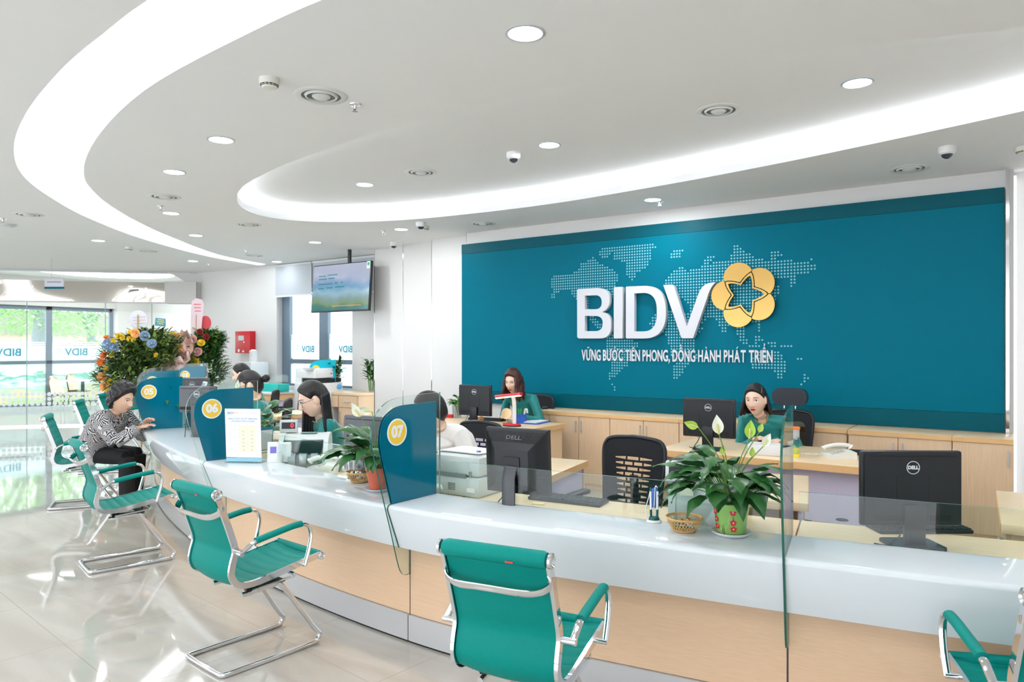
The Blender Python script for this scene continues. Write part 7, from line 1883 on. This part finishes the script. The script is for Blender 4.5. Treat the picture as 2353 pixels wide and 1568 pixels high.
for j, (ang, L_, w_, vv) in enumerate(((-62, 0.50, 0.30, 0.10), (-38, 0.62, 0.34, 0.04), (-14, 0.68, 0.30, -0.06), (8, 0.70, 0.26, -0.05), (20, 0.60, 0.22, 0.06), (30, 0.40, 0.2, 0.14), (-80, 0.34, 0.28, 0.20), (-25, 0.30, 0.30, 0.30), (20, 0.28, 0.28, 0.30))):
    m_ = mb(); a_ = math.radians(ang); ph = rn.uniform(0, 6); ax_ = (math.sin(a_), math.cos(a_)); px_ = (math.cos(a_), -math.sin(a_))
    def sheet_pt(u, v):
        wd = w_ * (0.25 + 1.2 * v) * (1 - max(0, v - 0.72) * 2.6); s_ = (u - 0.5) * wd
        return vr(ax_[0] * L_ * v + px_[0] * s_ + 0.02, vv + 0.10 * v + 0.05 * math.sin(u * 7 + ph) * v + 0.03 * math.sin(v * 13 + ph), 1.16 + ax_[1] * L_ * v + px_[1] * s_ + 0.02 * math.sin(u * 12 + ph))
    m_.grid(sheet_pt, 12, 12); m_.build('paper_wrap', PINK, fs2, smooth=20)
q = at_t(470, 800, 12.7)
F3 = [(*vr(x * 1.1 + 0.14, 0.46, z), c, r * 1.15) for x, z, c, r in ((-0.12, 1.70, 'pink', 0.07), (-0.18, 1.6, 'pink', 0.07), (-0.05, 1.48, 'pink', 0.075), (-0.16, 1.42, 'yellow', 0.07), (-0.1, 1.3, 'yellow', 0.08), (-0.2, 1.1, 'pink', 0.07), (-0.15, 0.98, 'orange', 0.06), (0.08, 1.75, 'red', 0.05), (-0.02, 1.83, 'red', 0.05), (-0.24, 1.52, 'pink', 0.05), (0.0, 1.64, 'yellow', 0.06), (0.05, 1.02, 'peach', 0.05))]
fs3 = flower_stand((q.x, q.y, 0), 'rightmost flower stand, dark leaves with pink and yellow flowers', [((0, 0, 1.55), (0.28, 0.25, 0.28)), (vr(0.05, 0, 1.2), (0.32, 0.28, 0.32)), (vr(0.1, 0, 1.7), (0.2, 0.2, 0.18))], F3, 7, LEAFG, 2400)
m_ = mb(); T = Tr(*vr(-0.12, 0.05, 2.15)) @ Rz(YAW) @ Rx(PI / 2)
m_.prism([(-0.10, -0.42), (0.07, -0.42), (0.13, 0.18), (0.10, 0.26), (0.0, 0.29), (-0.08, 0.24), (-0.10, 0.1)], 0, 0.006, T); m_.build('tall_card', M('pale_pink_card', (238, 214, 220), 0.5), fs3)
m_ = mb()
for k in range(3): m_.prism([(-0.05 + 0.01 * k, 0.17 - 0.06 * k), (0.08, 0.17 - 0.06 * k), (0.08, 0.19 - 0.06 * k), (-0.05 + 0.01 * k, 0.19 - 0.06 * k)], 0.0065, 0.0075, T)
m_.build('card_lines', M('rose_ink', (226, 120, 130), 0.5), fs3)
m_ = mb(); T = Tr(*vr(0.02, 0.0, 2.0)) @ Rz(YAW) @ Rx(PI / 2); m_.prism(ellipse(0, 0, 0.1, 0.13, 28), 0, 0.006, T); m_.build('red_card', M('red_card', (214, 70, 84), 0.5), fs3)
m_ = mb(); m_.cyl(vr(-0.14, 0.06, 1.4), vr(-0.12, 0.06, 2.15), 0.006, 6); m_.cyl(vr(-0.2, 0.06, 1.9), vr(-0.02, 0.06, 1.86), 0.004, 6); m_.build('card_stick', M('bamboo_leg'), fs3)

# ---------------------------------------------------------------- hanging television
TX, TY, TZ = -8.68, 7.6, 2.51
t = thing('hanging_television', 'flat television hung from the ceiling, showing a landscape', 'television', (TX, TY, TZ), 0.0)
TT = Rx(-0.07)
m_ = mb(); m_.box((0, 0.02, 0), (1.34, 0.045, 0.765), TT, bev=0.006); m_.build('casing', BLACK, t)
def tv_mat():
    m = bpy.data.materials.new('tv_landscape'); m.use_nodes = True; n = m.node_tree.nodes; l = m.node_tree.links; b = n['Principled BSDF']
    tc_ = n.new('ShaderNodeTexCoord'); s_ = n.new('ShaderNodeSeparateXYZ'); l.new(tc_.outputs['Object'], s_.inputs[0])
    nz = n.new('ShaderNodeTexNoise'); nz.inputs['Scale'].default_value = 3.0; l.new(tc_.outputs['Object'], nz.inputs[0])
    a = n.new('ShaderNodeMath'); a.operation = 'MULTIPLY_ADD'; a.inputs[1].default_value = 0.35; l.new(nz.outputs['Fac'], a.inputs[0])
    z1 = n.new('ShaderNodeMath'); z1.operation = 'MULTIPLY_ADD'; z1.inputs[1].default_value = 1.3; z1.inputs[2].default_value = 0.33; l.new(s_.outputs['Z'], z1.inputs[0]); l.new(z1.outputs[0], a.inputs[2])
    rp = n.new('ShaderNodeValToRGB'); e = rp.color_ramp.elements; e[0].position = 0.0; e[0].color = (*lin((40, 110, 110)), 1); e[1].position = 1.0; e[1].color = (*lin((176, 180, 200)), 1)
    for p, c in ((0.12, (50, 120, 112)), (0.17, (110, 140, 96)), (0.3, (120, 150, 150)), (0.42, (140, 178, 196)), (0.52, (96, 150, 186)), (0.6, (120, 150, 186)), (0.72, (160, 172, 196))):
        k = e.new(p); k.color = (*lin(c), 1)
    l.new(a.outputs[0], rp.inputs[0]); b.inputs['Base Color'].default_value = (0.02, 0.02, 0.02, 1); l.new(rp.outputs[0], b.inputs['Emission Color']); b.inputs['Emission Strength'].default_value = 0.5; b.inputs['Roughness'].default_value = 0.15
    return m
m_ = mb(); m_.box((0, -0.004, 0.004), (1.31, 0.002, 0.73), TT); m_.mats = [tv_mat()]; SO = emitter('screen_teal', (40, 130, 130), 0.5); m_.mat(SO)
for x0, z, L_ in ((-0.5, 0.2, 0.18), (-0.3, 0.21, 0.25), (-0.5, 0.15, 0.2), (-0.27, 0.155, 0.16), (-0.5, 0.07, 0.34), (-0.12, 0.075, 0.09), (0.03, 0.08, 0.07), (-0.5, 0.0, 0.14), (-0.3, 0.005, 0.16), (-0.1, 0.01, 0.22)):
    for j in range(int(L_ / 0.024)): m_.box((x0 + j * 0.024, -0.0056, z), (0.015, 0.0022, 0.018), TT)
m_.mat(emitter('screen_orange', (220, 160, 90), 0.6))
for j in range(22): m_.box((-0.15 + j * 0.03, -0.006, -0.29), (0.018, 0.001, 0.016), TT)
m_.build('screen', None, t, smooth=0)
m_ = mb(); m_.box((0.62, -0.006, 0.32), (0.07, 0.002, 0.11), TT); m_.build('energy_sticker', M('sticker_white', (230, 240, 236), 0.5), t)
m_ = mb(); m_.box((0.62, -0.0075, 0.335), (0.05, 0.002, 0.05), TT); m_.build('sticker_green', M('sticker_green_m', (50, 170, 110), 0.5), t)
m_ = mb(); m_.cyl((0.15, 0.06, 0.3), (0.15, 0.06, 3.1 - TZ), 0.03); m_.box2((0.0, 0.045, -0.15), (0.3, 0.1, 0.25)); m_.build('ceiling_pole', BLACK, t)
# ---------------------------------------------------------------- red alarm box
a = at_y(543, 762, 8.2); b_ = at_y(577, 812, 8.2)
t = thing('fire_alarm_panel', 'red fire alarm panel on the white side wall', 'alarm panel', ((a.x + b_.x) / 2, 8.295, b_.z), 0)
w_ = (b_.x - a.x) / 2; h_ = a.z - b_.z
m_ = mb(); m_.box2((-w_, -0.12, 0), (w_, 0, h_), bev=0.004); m_.build('box', RED, t)
m_ = mb(); m_.box2((-w_ * 0.55, -0.124, h_ * 0.58), (w_ * 0.2, -0.1205, h_ * 0.8)); m_.build('display', M('panel_grey', (180, 190, 190), 0.3), t)
m_ = mb(); m_.box2((-w_ * 0.6, -0.123, h_ * 0.05), (-w_ * 0.4, -0.1205, h_ * 0.18)); m_.box2((0, -0.123, h_ * 0.04), (w_ * 0.2, -0.1205, h_ * 0.12)); m_.build('label', PAPER, t)
m_ = mb(); m_.cyl((w_ * 0.25, -0.12, h_ * 0.5), (w_ * 0.25, -0.13, h_ * 0.5), 0.012); m_.build('key_lock', CHROME, t)
# ---------------------------------------------------------------- white cabinet, copier, far counter
t = thing('water_dispenser', 'white water dispenser against the side wall below the red alarm panel', 'water dispenser', (at_y(575, 850, 7.9).x, 7.95, 0), 0.0)
m_ = mb(); m_.box2((-0.2, -0.17, 0), (0.2, 0.2, 1.30), bev=0.01); m_.build('body', PLASW, t)
m_ = mb(); m_.box2((-0.13, -0.174, 0.9), (0.13, -0.171, 1.2)); m_.build('recess', M('recess_blue', (198, 210, 222), 0.4), t)
m_ = mb(); m_.lathe([(0, 1.30), (0.07, 1.30), (0.07, 1.5), (0.03, 1.53), (0, 1.53)], 20, Tr(0.02, 0, 0)); m_.build('bottle', PLASW, t)
q = Vector((-9.33, 7.72, 0))
t = thing('copier', 'white office copier standing left of the blue vase', 'copier', (q.x, q.y, 0), 0.05); t.scale = (1, 1, 1.08)
m_ = mb(); m_.box2((-0.27, -0.28, 0), (0.24, 0.3, 0.92), bev=0.015); m_.build('body', PLASW, t)
m_ = mb(); m_.box2((-0.27, -0.26, 0.99), (0.2, 0.3, 1.14), bev=0.02); m_.box2((-0.27, 0.1, 0.9), (-0.2, 0.3, 1.0)); m_.box2((-0.27, -0.26, 0.9), (-0.12, 0.3, 1.0)); m_.build('scanner', PLASW, t)
m_ = mb(); m_.box2((-0.12, -0.24, 0.925), (0.22, 0.28, 0.985)); m_.build('output_bay', BLACK, t)
m_ = mb(); m_.box2((0.0, -0.34, 1.12), (0.17, -0.2, 1.15), Rx(0.0)); m_.build('control_panel', PLASG, t)
m_ = mb(); m_.box2((0.05, -0.285, 0.74), (0.15, -0.281, 0.82)); m_.build('blue_sticker', BLUEP, t)
t = thing('far_counter', 'pale wood side counter with glass screen in front of the side window', 'counter', (-10.2, 7.0, 0), 0.0)
m_ = mb(); m_.box2((-1.5, 0, 0.82), (0.62, 0.45, 0.86), bev=0.004); m_.build('counter_top', SOLID, t)
m_ = mb(); m_.box2((-1.48, 0.03, 0.72), (0.6, 0.43, 0.819)); m_.build('rail', EDGE, t)
m_ = mb(); m_.box2((-1.46, 0.05, 0), (0.58, 0.40, 0.719)); m_.build('lilac_body', LILAC, t)
m_ = mb(); m_.box2((-1.48, 0.40, 0.861), (0.5, 0.406, 1.12)); m_.build('glass_screen', GLASS, t)
m_ = mb(); m_.box((0, 0, 0.06), (0.62, 0.22, 0.12), bev=0.006); simple('turquoise_box', m_, M('turquoise', (30, 180, 170), 0.4), (at_y(630, 870, 7.25).x, 7.2, 0.861), 0.0, 'long turquoise box on the side counter behind the hair bun', 'box')
# bright teal divider on the side counter
p_ = at_y(742, 880, 7.7)
t = thing('counter_divider', 'bright turquoise divider with a small yellow badge beside the bamboo', 'glass divider', (p_.x, 7.75, 0.15 - 0.06), 0); 
B_ = Rz(1.0) @ Rx(PI / 2) @ Tr(-0.2, 0, 0)
m_ = mb(); m_.prism(GO[:-10] + [(0.40, 0.77)], -0.004, 0.004, B_); m_.build('glass_sheet', GLASS, t, smooth=0)
m_ = mb(); m_.prism(TE, 0.005, 0.007, B_); m_.build('turquoise_film', M('turquoise_film_m', (0, 176, 196), 0.3), t, smooth=0)
m_ = mb(); m_.prism(ellipse(0.05, 1.13, 0.06, 0.06), 0.007, 0.009, B_); m_.build('badge', YELLOW, t, smooth=0)

# ---------------------------------------------------------------- curved glass front of the meeting room
PC = [p.xy for p in cat([(-18.6, 2.4, 0), (-17.5, 3.9, 0), (-16.2, 5.62, 0), (-15.2, 6.8, 0), (-14.5, 7.55, 0), (-13.78, 8.28, 0)], 8)]
def sheet(m_, P, z0, z1):
    k = len(P); m_.add([(p.x, p.y, z0) for p in P] + [(p.x, p.y, z1) for p in P], [(i, i + 1, i + 1 + k, i + k) for i in range(k - 1)])
def slab(m_, P, d, z0, z1):
    A = offset(P, d / 2, False); B2 = offset(P, -d / 2, False); k = len(P)
    m_.add([(p.x, p.y, z0) for p in A] + [(p.x, p.y, z1) for p in A] + [(p.x, p.y, z0) for p in B2] + [(p.x, p.y, z1) for p in B2],
        [f for i in range(k - 1) for f in ((i, i + k, i + k + 1, i + 1), (i + 2 * k, i + 1 + 2 * k, i + 1 + 3 * k, i + 3 * k), (i + k, i + 3 * k, i + 1 + 3 * k, i + 1 + k), (i, i + 1, i + 1 + 2 * k, i + 2 * k))] + [(0, 2 * k, 3 * k, k), (k - 1, 2 * k - 1, 4 * k - 1, 3 * k - 1)])
pt = struct(bpy.data.objects.new('wall_glass_partition', None)); C.objects.link(pt)
m_ = mb(); sheet(m_, PC, 0.03, 2.5); sheet(m_, PC, 2.88, 3.1); m_.build('glass_sheet', GLASS, pt, smooth=60)
m_ = mb(); slab(m_, PC, 0.05, 0.0, 0.035); m_.build('base_rail', CHROME, pt)
m_ = mb(); slab(m_, PC, 0.06, 3.07, 3.1); m_.build('head_rail', STEEL, pt)
def wavy_mirror():
    m = M('wavy_mirror', (214, 208, 200), 0.05, metal=1.0, var=0.01); n = m.node_tree.nodes; l = m.node_tree.links
    nz = n.new('ShaderNodeTexNoise'); nz.inputs['Scale'].default_value = 1.3; nz.inputs['Detail'].default_value = 0.0; t_ = n.new('ShaderNodeTexCoord'); l.new(t_.outputs['Object'], nz.inputs[0])
    bp = n.new('ShaderNodeBump'); bp.inputs['Strength'].default_value = 1.0; bp.inputs['Distance'].default_value = 0.16; l.new(nz.outputs['Fac'], bp.inputs['Height']); l.new(bp.outputs[0], n['Principled BSDF'].inputs['Normal'])
    return m
m_ = mb(); slab(m_, PC[:-5], 0.30, 2.48, 2.88); m_.build('mirror_bulkhead', wavy_mirror(), pt, smooth=60)
m_ = mb(); slab(m_, PC[-6:], 0.34, 2.46, 2.90); m_.build('steel_end_panel', M('matte_steel', (190, 188, 184), 0.45, metal=0.4), pt, smooth=60)
m_ = mb(); slab(m_, PC, 0.02, 2.46, 2.48); m_.build('bulkhead_edge', PLASW, pt)
m_ = mb()
for k in (18, 26, 33): p = PC[k]; m_.box((p.x, p.y, 1.25), (0.012, 0.012, 2.44))
m_.build('glass_joint', M('joint_silicone', (170, 190, 190), 0.3), pt)
m_ = mb(); p = PC[-1]; m_.box((p.x - 0.02, p.y - 0.02, 1.25), (0.05, 0.05, 2.5)); m_.build('end_post', STEEL, pt)
# rounded upper corner of the opening, filled in white
d_ = (PC[-1] - PC[-6]).normalized(); A = Matrix(((d_.x, 0, d_.y, PC[-1].x), (d_.y, 0, -d_.x, PC[-1].y), (0, 1, 0, 0), (0, 0, 0, 1)))
R_ = 0.75
m_ = mb(); m_.prism([(0.3, 2.9), (0.3, 3.1), (-R_, 3.1)] + [(-R_ + R_ * math.sin(k * PI / 24), 2.35 + R_ * math.cos(k * PI / 24)) for k in range(0, 8)] + [(0.0, 2.9)], -0.03, 0.03, A); m_.build('corner_infill', WALLW, pt, smooth=0)
# frosted dots near the floor
FD = film('frost_dot', (240, 244, 246), 0.85); FB = film('frost_band', (226, 232, 238), 0.72)
arcP = [0.0]
for i in range(1, len(PC)): arcP.append(arcP[-1] + (PC[i] - PC[i - 1]).length)
m_ = mb(); s_ = 0.05
while s_ < arcP[-1] - 0.05:
    i = max(j for j in range(len(PC) - 1) if arcP[j] <= s_); k = (s_ - arcP[i]) / (arcP[i + 1] - arcP[i]); p = PC[i].lerp(PC[i + 1], k); d_ = (PC[i + 1] - PC[i]).normalized(); nn = Vector((d_.y, -d_.x))
    T = Matrix(((d_.x, 0, nn.x, p.x + nn.x * 0.008), (d_.y, 0, nn.y, p.y + nn.y * 0.008), (0, 1, 0, 0), (0, 0, 0, 1)))
    for r, z in enumerate((0.64, 0.545, 0.45, 0.355)): m_.prism(ellipse(0, z, 0.040 if r < 3 else 0.046, 0.040 if r < 3 else 0.046, 12), 0, 0.001, T)
    s_ += 0.098
m_.build('frosted_dots', FD, pt, smooth=0)
m_ = mb(); sheet(m_, offset(PC, -0.006, False), 0.04, 0.31); sheet(m_, offset(PC, -0.006, False), 0.31, 0.40); m_.build('frosted_band', FB, pt)
# ---------------------------------------------------------------- behind the glass
XW = -20.4
b = mb(); b.box2((-22, 10.6, 0), (-13.7, 10.8, 3.4)); b.box2((XW - 0.1, 9.75, 0), (XW + 0.25, 10.6, 3.4)); b.box2((XW - 0.1, -6, 2.62), (XW + 0.1, 9.75, 3.4)); struct(b.build('wall_left', WALLW))
b = mb(); b.box2((-21, 2.5, 3.36), (-13.4, 11, 3.42)); struct(b.build('ceiling_meeting_room', CEIL))
b = mb(); b.box2((-19.05, -6.0, 3.1), (-18.95, 2.3, 3.4)); struct(b.build('trim_4', WHITE))
q = at_z(238, 625, 3.345)
m_ = mb(); m_.prism(ellipse(0, 0, 1.45, 1.7, 48), -0.012, 0.0); o = m_.build('oval_ceiling_light', emitter('light_panel', (255, 255, 255), 3.0)); o.location = (q.x, q.y, 3.357); o.rotation_euler = (0, 0, 0.5); tag(o, 'large glowing oval ceiling light behind the glass partition', 'ceiling light')
wn = mb(); T = Matrix(((0, 0, 1, XW), (1, 0, 0, 0), (0, 1, 0, 0), (0, 0, 0, 1)))      # local x = world y, local y = up, thickness = world x
ys = [-6, -3.6, -1.2, 1.2, 3.4, 5.7, at_t(113, 0, 1).y / at_t(113, 0, 1).x * XW, 9.72]
bars = []
for y in ys: bars.append((y - 0.07, y + 0.07, 0.05, 2.62))
for a, b_ in zip(ys[:-1], ys[1:]): bars += [(a, b_, 1.14, 1.22), (a, b_, 0.05, 0.13), (a, b_, 2.52, 2.62)]
frame_bars(wn, bars, T, 0.08); wn = struct(wn.build('window_2', ALU, smooth=0))
def lotus_mat():
    m = bpy.data.materials.new('lotus_pond_film'); m.use_nodes = True; n = m.node_tree.nodes; l = m.node_tree.links; b = n['Principled BSDF']
    tc_ = n.new('ShaderNodeTexCoord'); s_ = n.new('ShaderNodeSeparateXYZ'); l.new(tc_.outputs['Object'], s_.inputs[0])
    nz = n.new('ShaderNodeTexNoise'); nz.inputs['Scale'].default_value = 2.2; nz.inputs['Detail'].default_value = 6; mp = n.new('ShaderNodeMapping'); mp.inputs['Scale'].default_value = (1, 1, 3); l.new(tc_.outputs['Object'], mp.inputs[0]); l.new(mp.outputs[0], nz.inputs[0])
    a = n.new('ShaderNodeMath'); a.operation = 'MULTIPLY_ADD'; a.inputs[1].default_value = 0.7; l.new(nz.outputs['Fac'], a.inputs[0])
    z1 = n.new('ShaderNodeMath'); z1.operation = 'MULTIPLY_ADD'; z1.inputs[1].default_value = 0.85; z1.inputs[2].default_value = -0.35; l.new(s_.outputs['Z'], z1.inputs[0]); l.new(z1.outputs[0], a.inputs[2])
    rp = n.new('ShaderNodeValToRGB'); e = rp.color_ramp.elements; e[0].position = 0.0; e[0].color = (*lin((176, 196, 150)), 1); e[1].position = 1.0; e[1].color = (*lin((232, 242, 240)), 1)
    for p, c in ((0.2, (206, 214, 168)), (0.3, (228, 200, 184)), (0.42, (186, 212, 196)), (0.55, (220, 234, 234)), (0.68, (140, 184, 170)), (0.76, (222, 236, 234))):
        k = e.new(p); k.color = (*lin(c), 1)
    l.new(a.outputs[0], rp.inputs[0]); l.new(rp.outputs[0], b.inputs['Base Color']); b.inputs['Roughness'].default_value = 0.4; b.inputs['Transmission Weight'].default_value = 0.65; b.inputs['IOR'].default_value = 1.05
    return m
def lotus_film():
    m = lotus_mat(); n = m.node_tree.nodes; l = m.node_tree.links; pb = n['Principled BSDF']; src = pb.inputs['Base Color'].links[0].from_socket
    tl = n.new('ShaderNodeBsdfTranslucent'); tr = n.new('ShaderNodeBsdfTransparent'); mx = n.new('ShaderNodeMixShader'); mx.inputs[0].default_value = 0.85
    l.new(src, tl.inputs[0]); l.new(tr.outputs[0], mx.inputs[1]); l.new(tl.outputs[0], mx.inputs[2]); l.new(mx.outputs[0], n['Material Output'].inputs[0]); n.remove(pb); return m
LOT = lotus_film()
for i, (a, b_) in enumerate(zip(ys[:-1], ys[1:])):
    g_ = mb(); g_.prism([(a + .07, 0.13), (b_ - .07, 0.13), (b_ - .07, 2.52), (a + .07, 2.52)], -0.045, -0.04, T); g_.build('pane', GLASS, wn, smooth=0)
    if i < 3: continue
    g_ = mb()
    for z0_, z1_ in ((1.22, 1.60), (1.62, 1.65), (1.67, 1.70)): g_.prism([(a + .07, z0_), (b_ - .07, z0_), (b_ - .07, z1_), (a + .07, z1_)], -0.034, -0.03, T)
    g_.build('frosted_film', FROST, wn, smooth=0)
    g_ = mb(); g_.prism([(a + .07, 0.13), (b_ - .07, 0.13), (b_ - .07, 1.14), (a + .07, 1.14)], -0.034, -0.03, T); g_.build('lotus_film', LOT, wn, smooth=0)
    g_ = mb(); g_.mat(LOGOB); TM = T @ Tr(b_ - 0.9, 1.43, -0.02) @ Sc(-1, 1, 1); text(g_, 'BIDV', 0.26, TM, bold=0.006); g_.mat(LOGOY); ring_logo(g_, T @ Tr(b_ - 1.33, 1.47, -0.02), 0.09); g_.build('window_logo', None, wn, smooth=0)
# hanging sign
q = at_t(125, 650, 12.3)
t = thing('hanging_sign', 'small hanging sign with a teal lower band before the glass partition', 'sign', (q.x, q.y, 2.6), YAW)
m_ = mb(); m_.box((0, 0, 0.075), (0.33, 0.02, 0.15)); m_.build('sign_board', M('sign_silver', (205, 205, 214), 0.3), t)
m_ = mb(); m_.box((0, -0.001, -0.005), (0.33, 0.022, 0.035)); m_.build('teal_band', TEAL, t)
m_ = mb(); m_.cyl((-0.05, 0, 0.15), (-0.05, 0, 0.5), 0.004, 6); m_.build('hanger', STEEL, t)
m_ = mb()
for j in range(12): m_.box((-0.11 + j * 0.02, -0.011, 0.095), (0.013, 0.001, 0.016))
m_.build('sign_lettering', M('sign_ink', (60, 90, 120), 0.5), t)
# ---------------------------------------------------------------- the street outside
b = mb(); b.box2((-60, -25, -0.3), (-20.8, 40, -0.12)); struct(b.build('ground_outside', M('pavement', (206, 204, 198), 0.9)))
TRUNK = M('tree_bark', (140, 146, 154), 0.9, var=0.2, scale=8)
def tree(x, y, h_, r, lab, seed, n_=2600, trunk=0.35, mat=None, base=3.2):
    t = thing('street_tree', lab, 'tree', (x, y, -0.12), 0, 'trees outside the windows'); rr = random.Random(seed)
    m_ = mb(); m_.tube(cat([(0, 0, 0), (0.1, 0.05, h_ * 0.3), (-0.05, 0.1, h_ * 0.6), (0.1, 0, h_ * 0.8)], 4), [trunk] * 5 + [trunk * 0.85] * 4 + [trunk * 0.5] * 4, 12)
    for k in range(5): a = k * 1.3; m_.tube([(0, 0, h_ * 0.4), (r * 0.5 * math.cos(a), r * 0.5 * math.sin(a), h_ * 0.7), (r * 0.8 * math.cos(a), r * 0.8 * math.sin(a), h_ * 0.85)], [trunk * 0.4, trunk * 0.25, 0.04], 8)
    m_.build('trunk', TRUNK, t)
    m_ = mb()
    for _ in range(n_):
        a = rr.uniform(0, 2 * PI); rad = r * math.sqrt(rr.random()); z = base + (h_ * 1.2 - base) * rr.random()
        p = (rad * math.cos(a), rad * math.sin(a), z); leaf(m_, p, rr.uniform(0, 2 * PI), rr.uniform(-0.6, 0.6), rr.uniform(0.18, 0.34), rr.uniform(0.10, 0.18), 0.6, n=3)
    m_.build('crown', mat or M('street_leaf', (166, 208, 136), 0.5, var=0.25, scale=3), t, kind='stuff')
q = at_t(92, 0, 31); tree(q.x, q.y, 7, 2.3, 'thick-trunked tree left of the first window mullion', 1, 4200, 0.4, base=2.3)
q = at_t(205, 0, 37); tree(q.x, q.y, 6.5, 2.5, 'leafy tree seen through the right window bay', 2, 4200, 0.22, base=2.2)
q = at_t(-20, 0, 37); tree(q.x, q.y, 6.5, 2.4, 'leafy tree seen at the far left of the windows', 3, 3400, 0.22, base=2.4)
for i, (px, tt_, w_, h_, lab) in enumerate(((200, 29, 1.9, 1.9, 'rounded hedge outside the right window bay'), (20, 27, 1.6, 1.4, 'low hedge outside the left window bay'))):
    q = at_t(px, 0, tt_); rr = random.Random(i); m_ = mb()
    for _ in range(2600):
        a = rr.uniform(0, 2 * PI); ph = rr.uniform(0, 1); d_ = Vector((math.cos(a) * math.sqrt(1 - ph * ph), math.sin(a) * math.sqrt(1 - ph * ph), ph)); leaf(m_, (d_.x * w_, d_.y * w_, d_.z * h_), a, rr.uniform(-0.2, 1), 0.16, 0.08, 0.5, n=3)
    m_.sphere((0, 0, 0), (w_ * 0.93, w_ * 0.93, h_ * 0.93), 20, 14); o = m_.build('hedge', M('hedge_leaf', (150, 186, 96), 0.5, var=0.3, scale=4)); o.location = (q.x, q.y, -0.12); tag(o, lab, 'hedge', 'hedges outside the windows')
q = at_t(60, 0, 46); t = thing('tiled_house', 'low house with a tiled roof across the street', 'building', (q.x, q.y, -0.12), PI / 2 + 0.3)
m_ = mb(); m_.box2((-8, 0, 0), (8, 5, 2.6)); m_.build('wall', M('house_wall', (226, 206, 190), 0.8), t)
m_ = mb(); m_.add([(-8.6, -0.8, 2.5), (8.6, -0.8, 2.5), (8.2, 2.5, 4.2), (-8.2, 2.5, 4.2), (-8.6, 5.8, 2.5), (8.6, 5.8, 2.5)], [(0, 1, 2, 3), (3, 2, 5, 4), (0, 3, 4), (1, 5, 2)]); m_.build('roof', M('house_roof', (120, 104, 104), 0.8, var=0.2, scale=2), t)
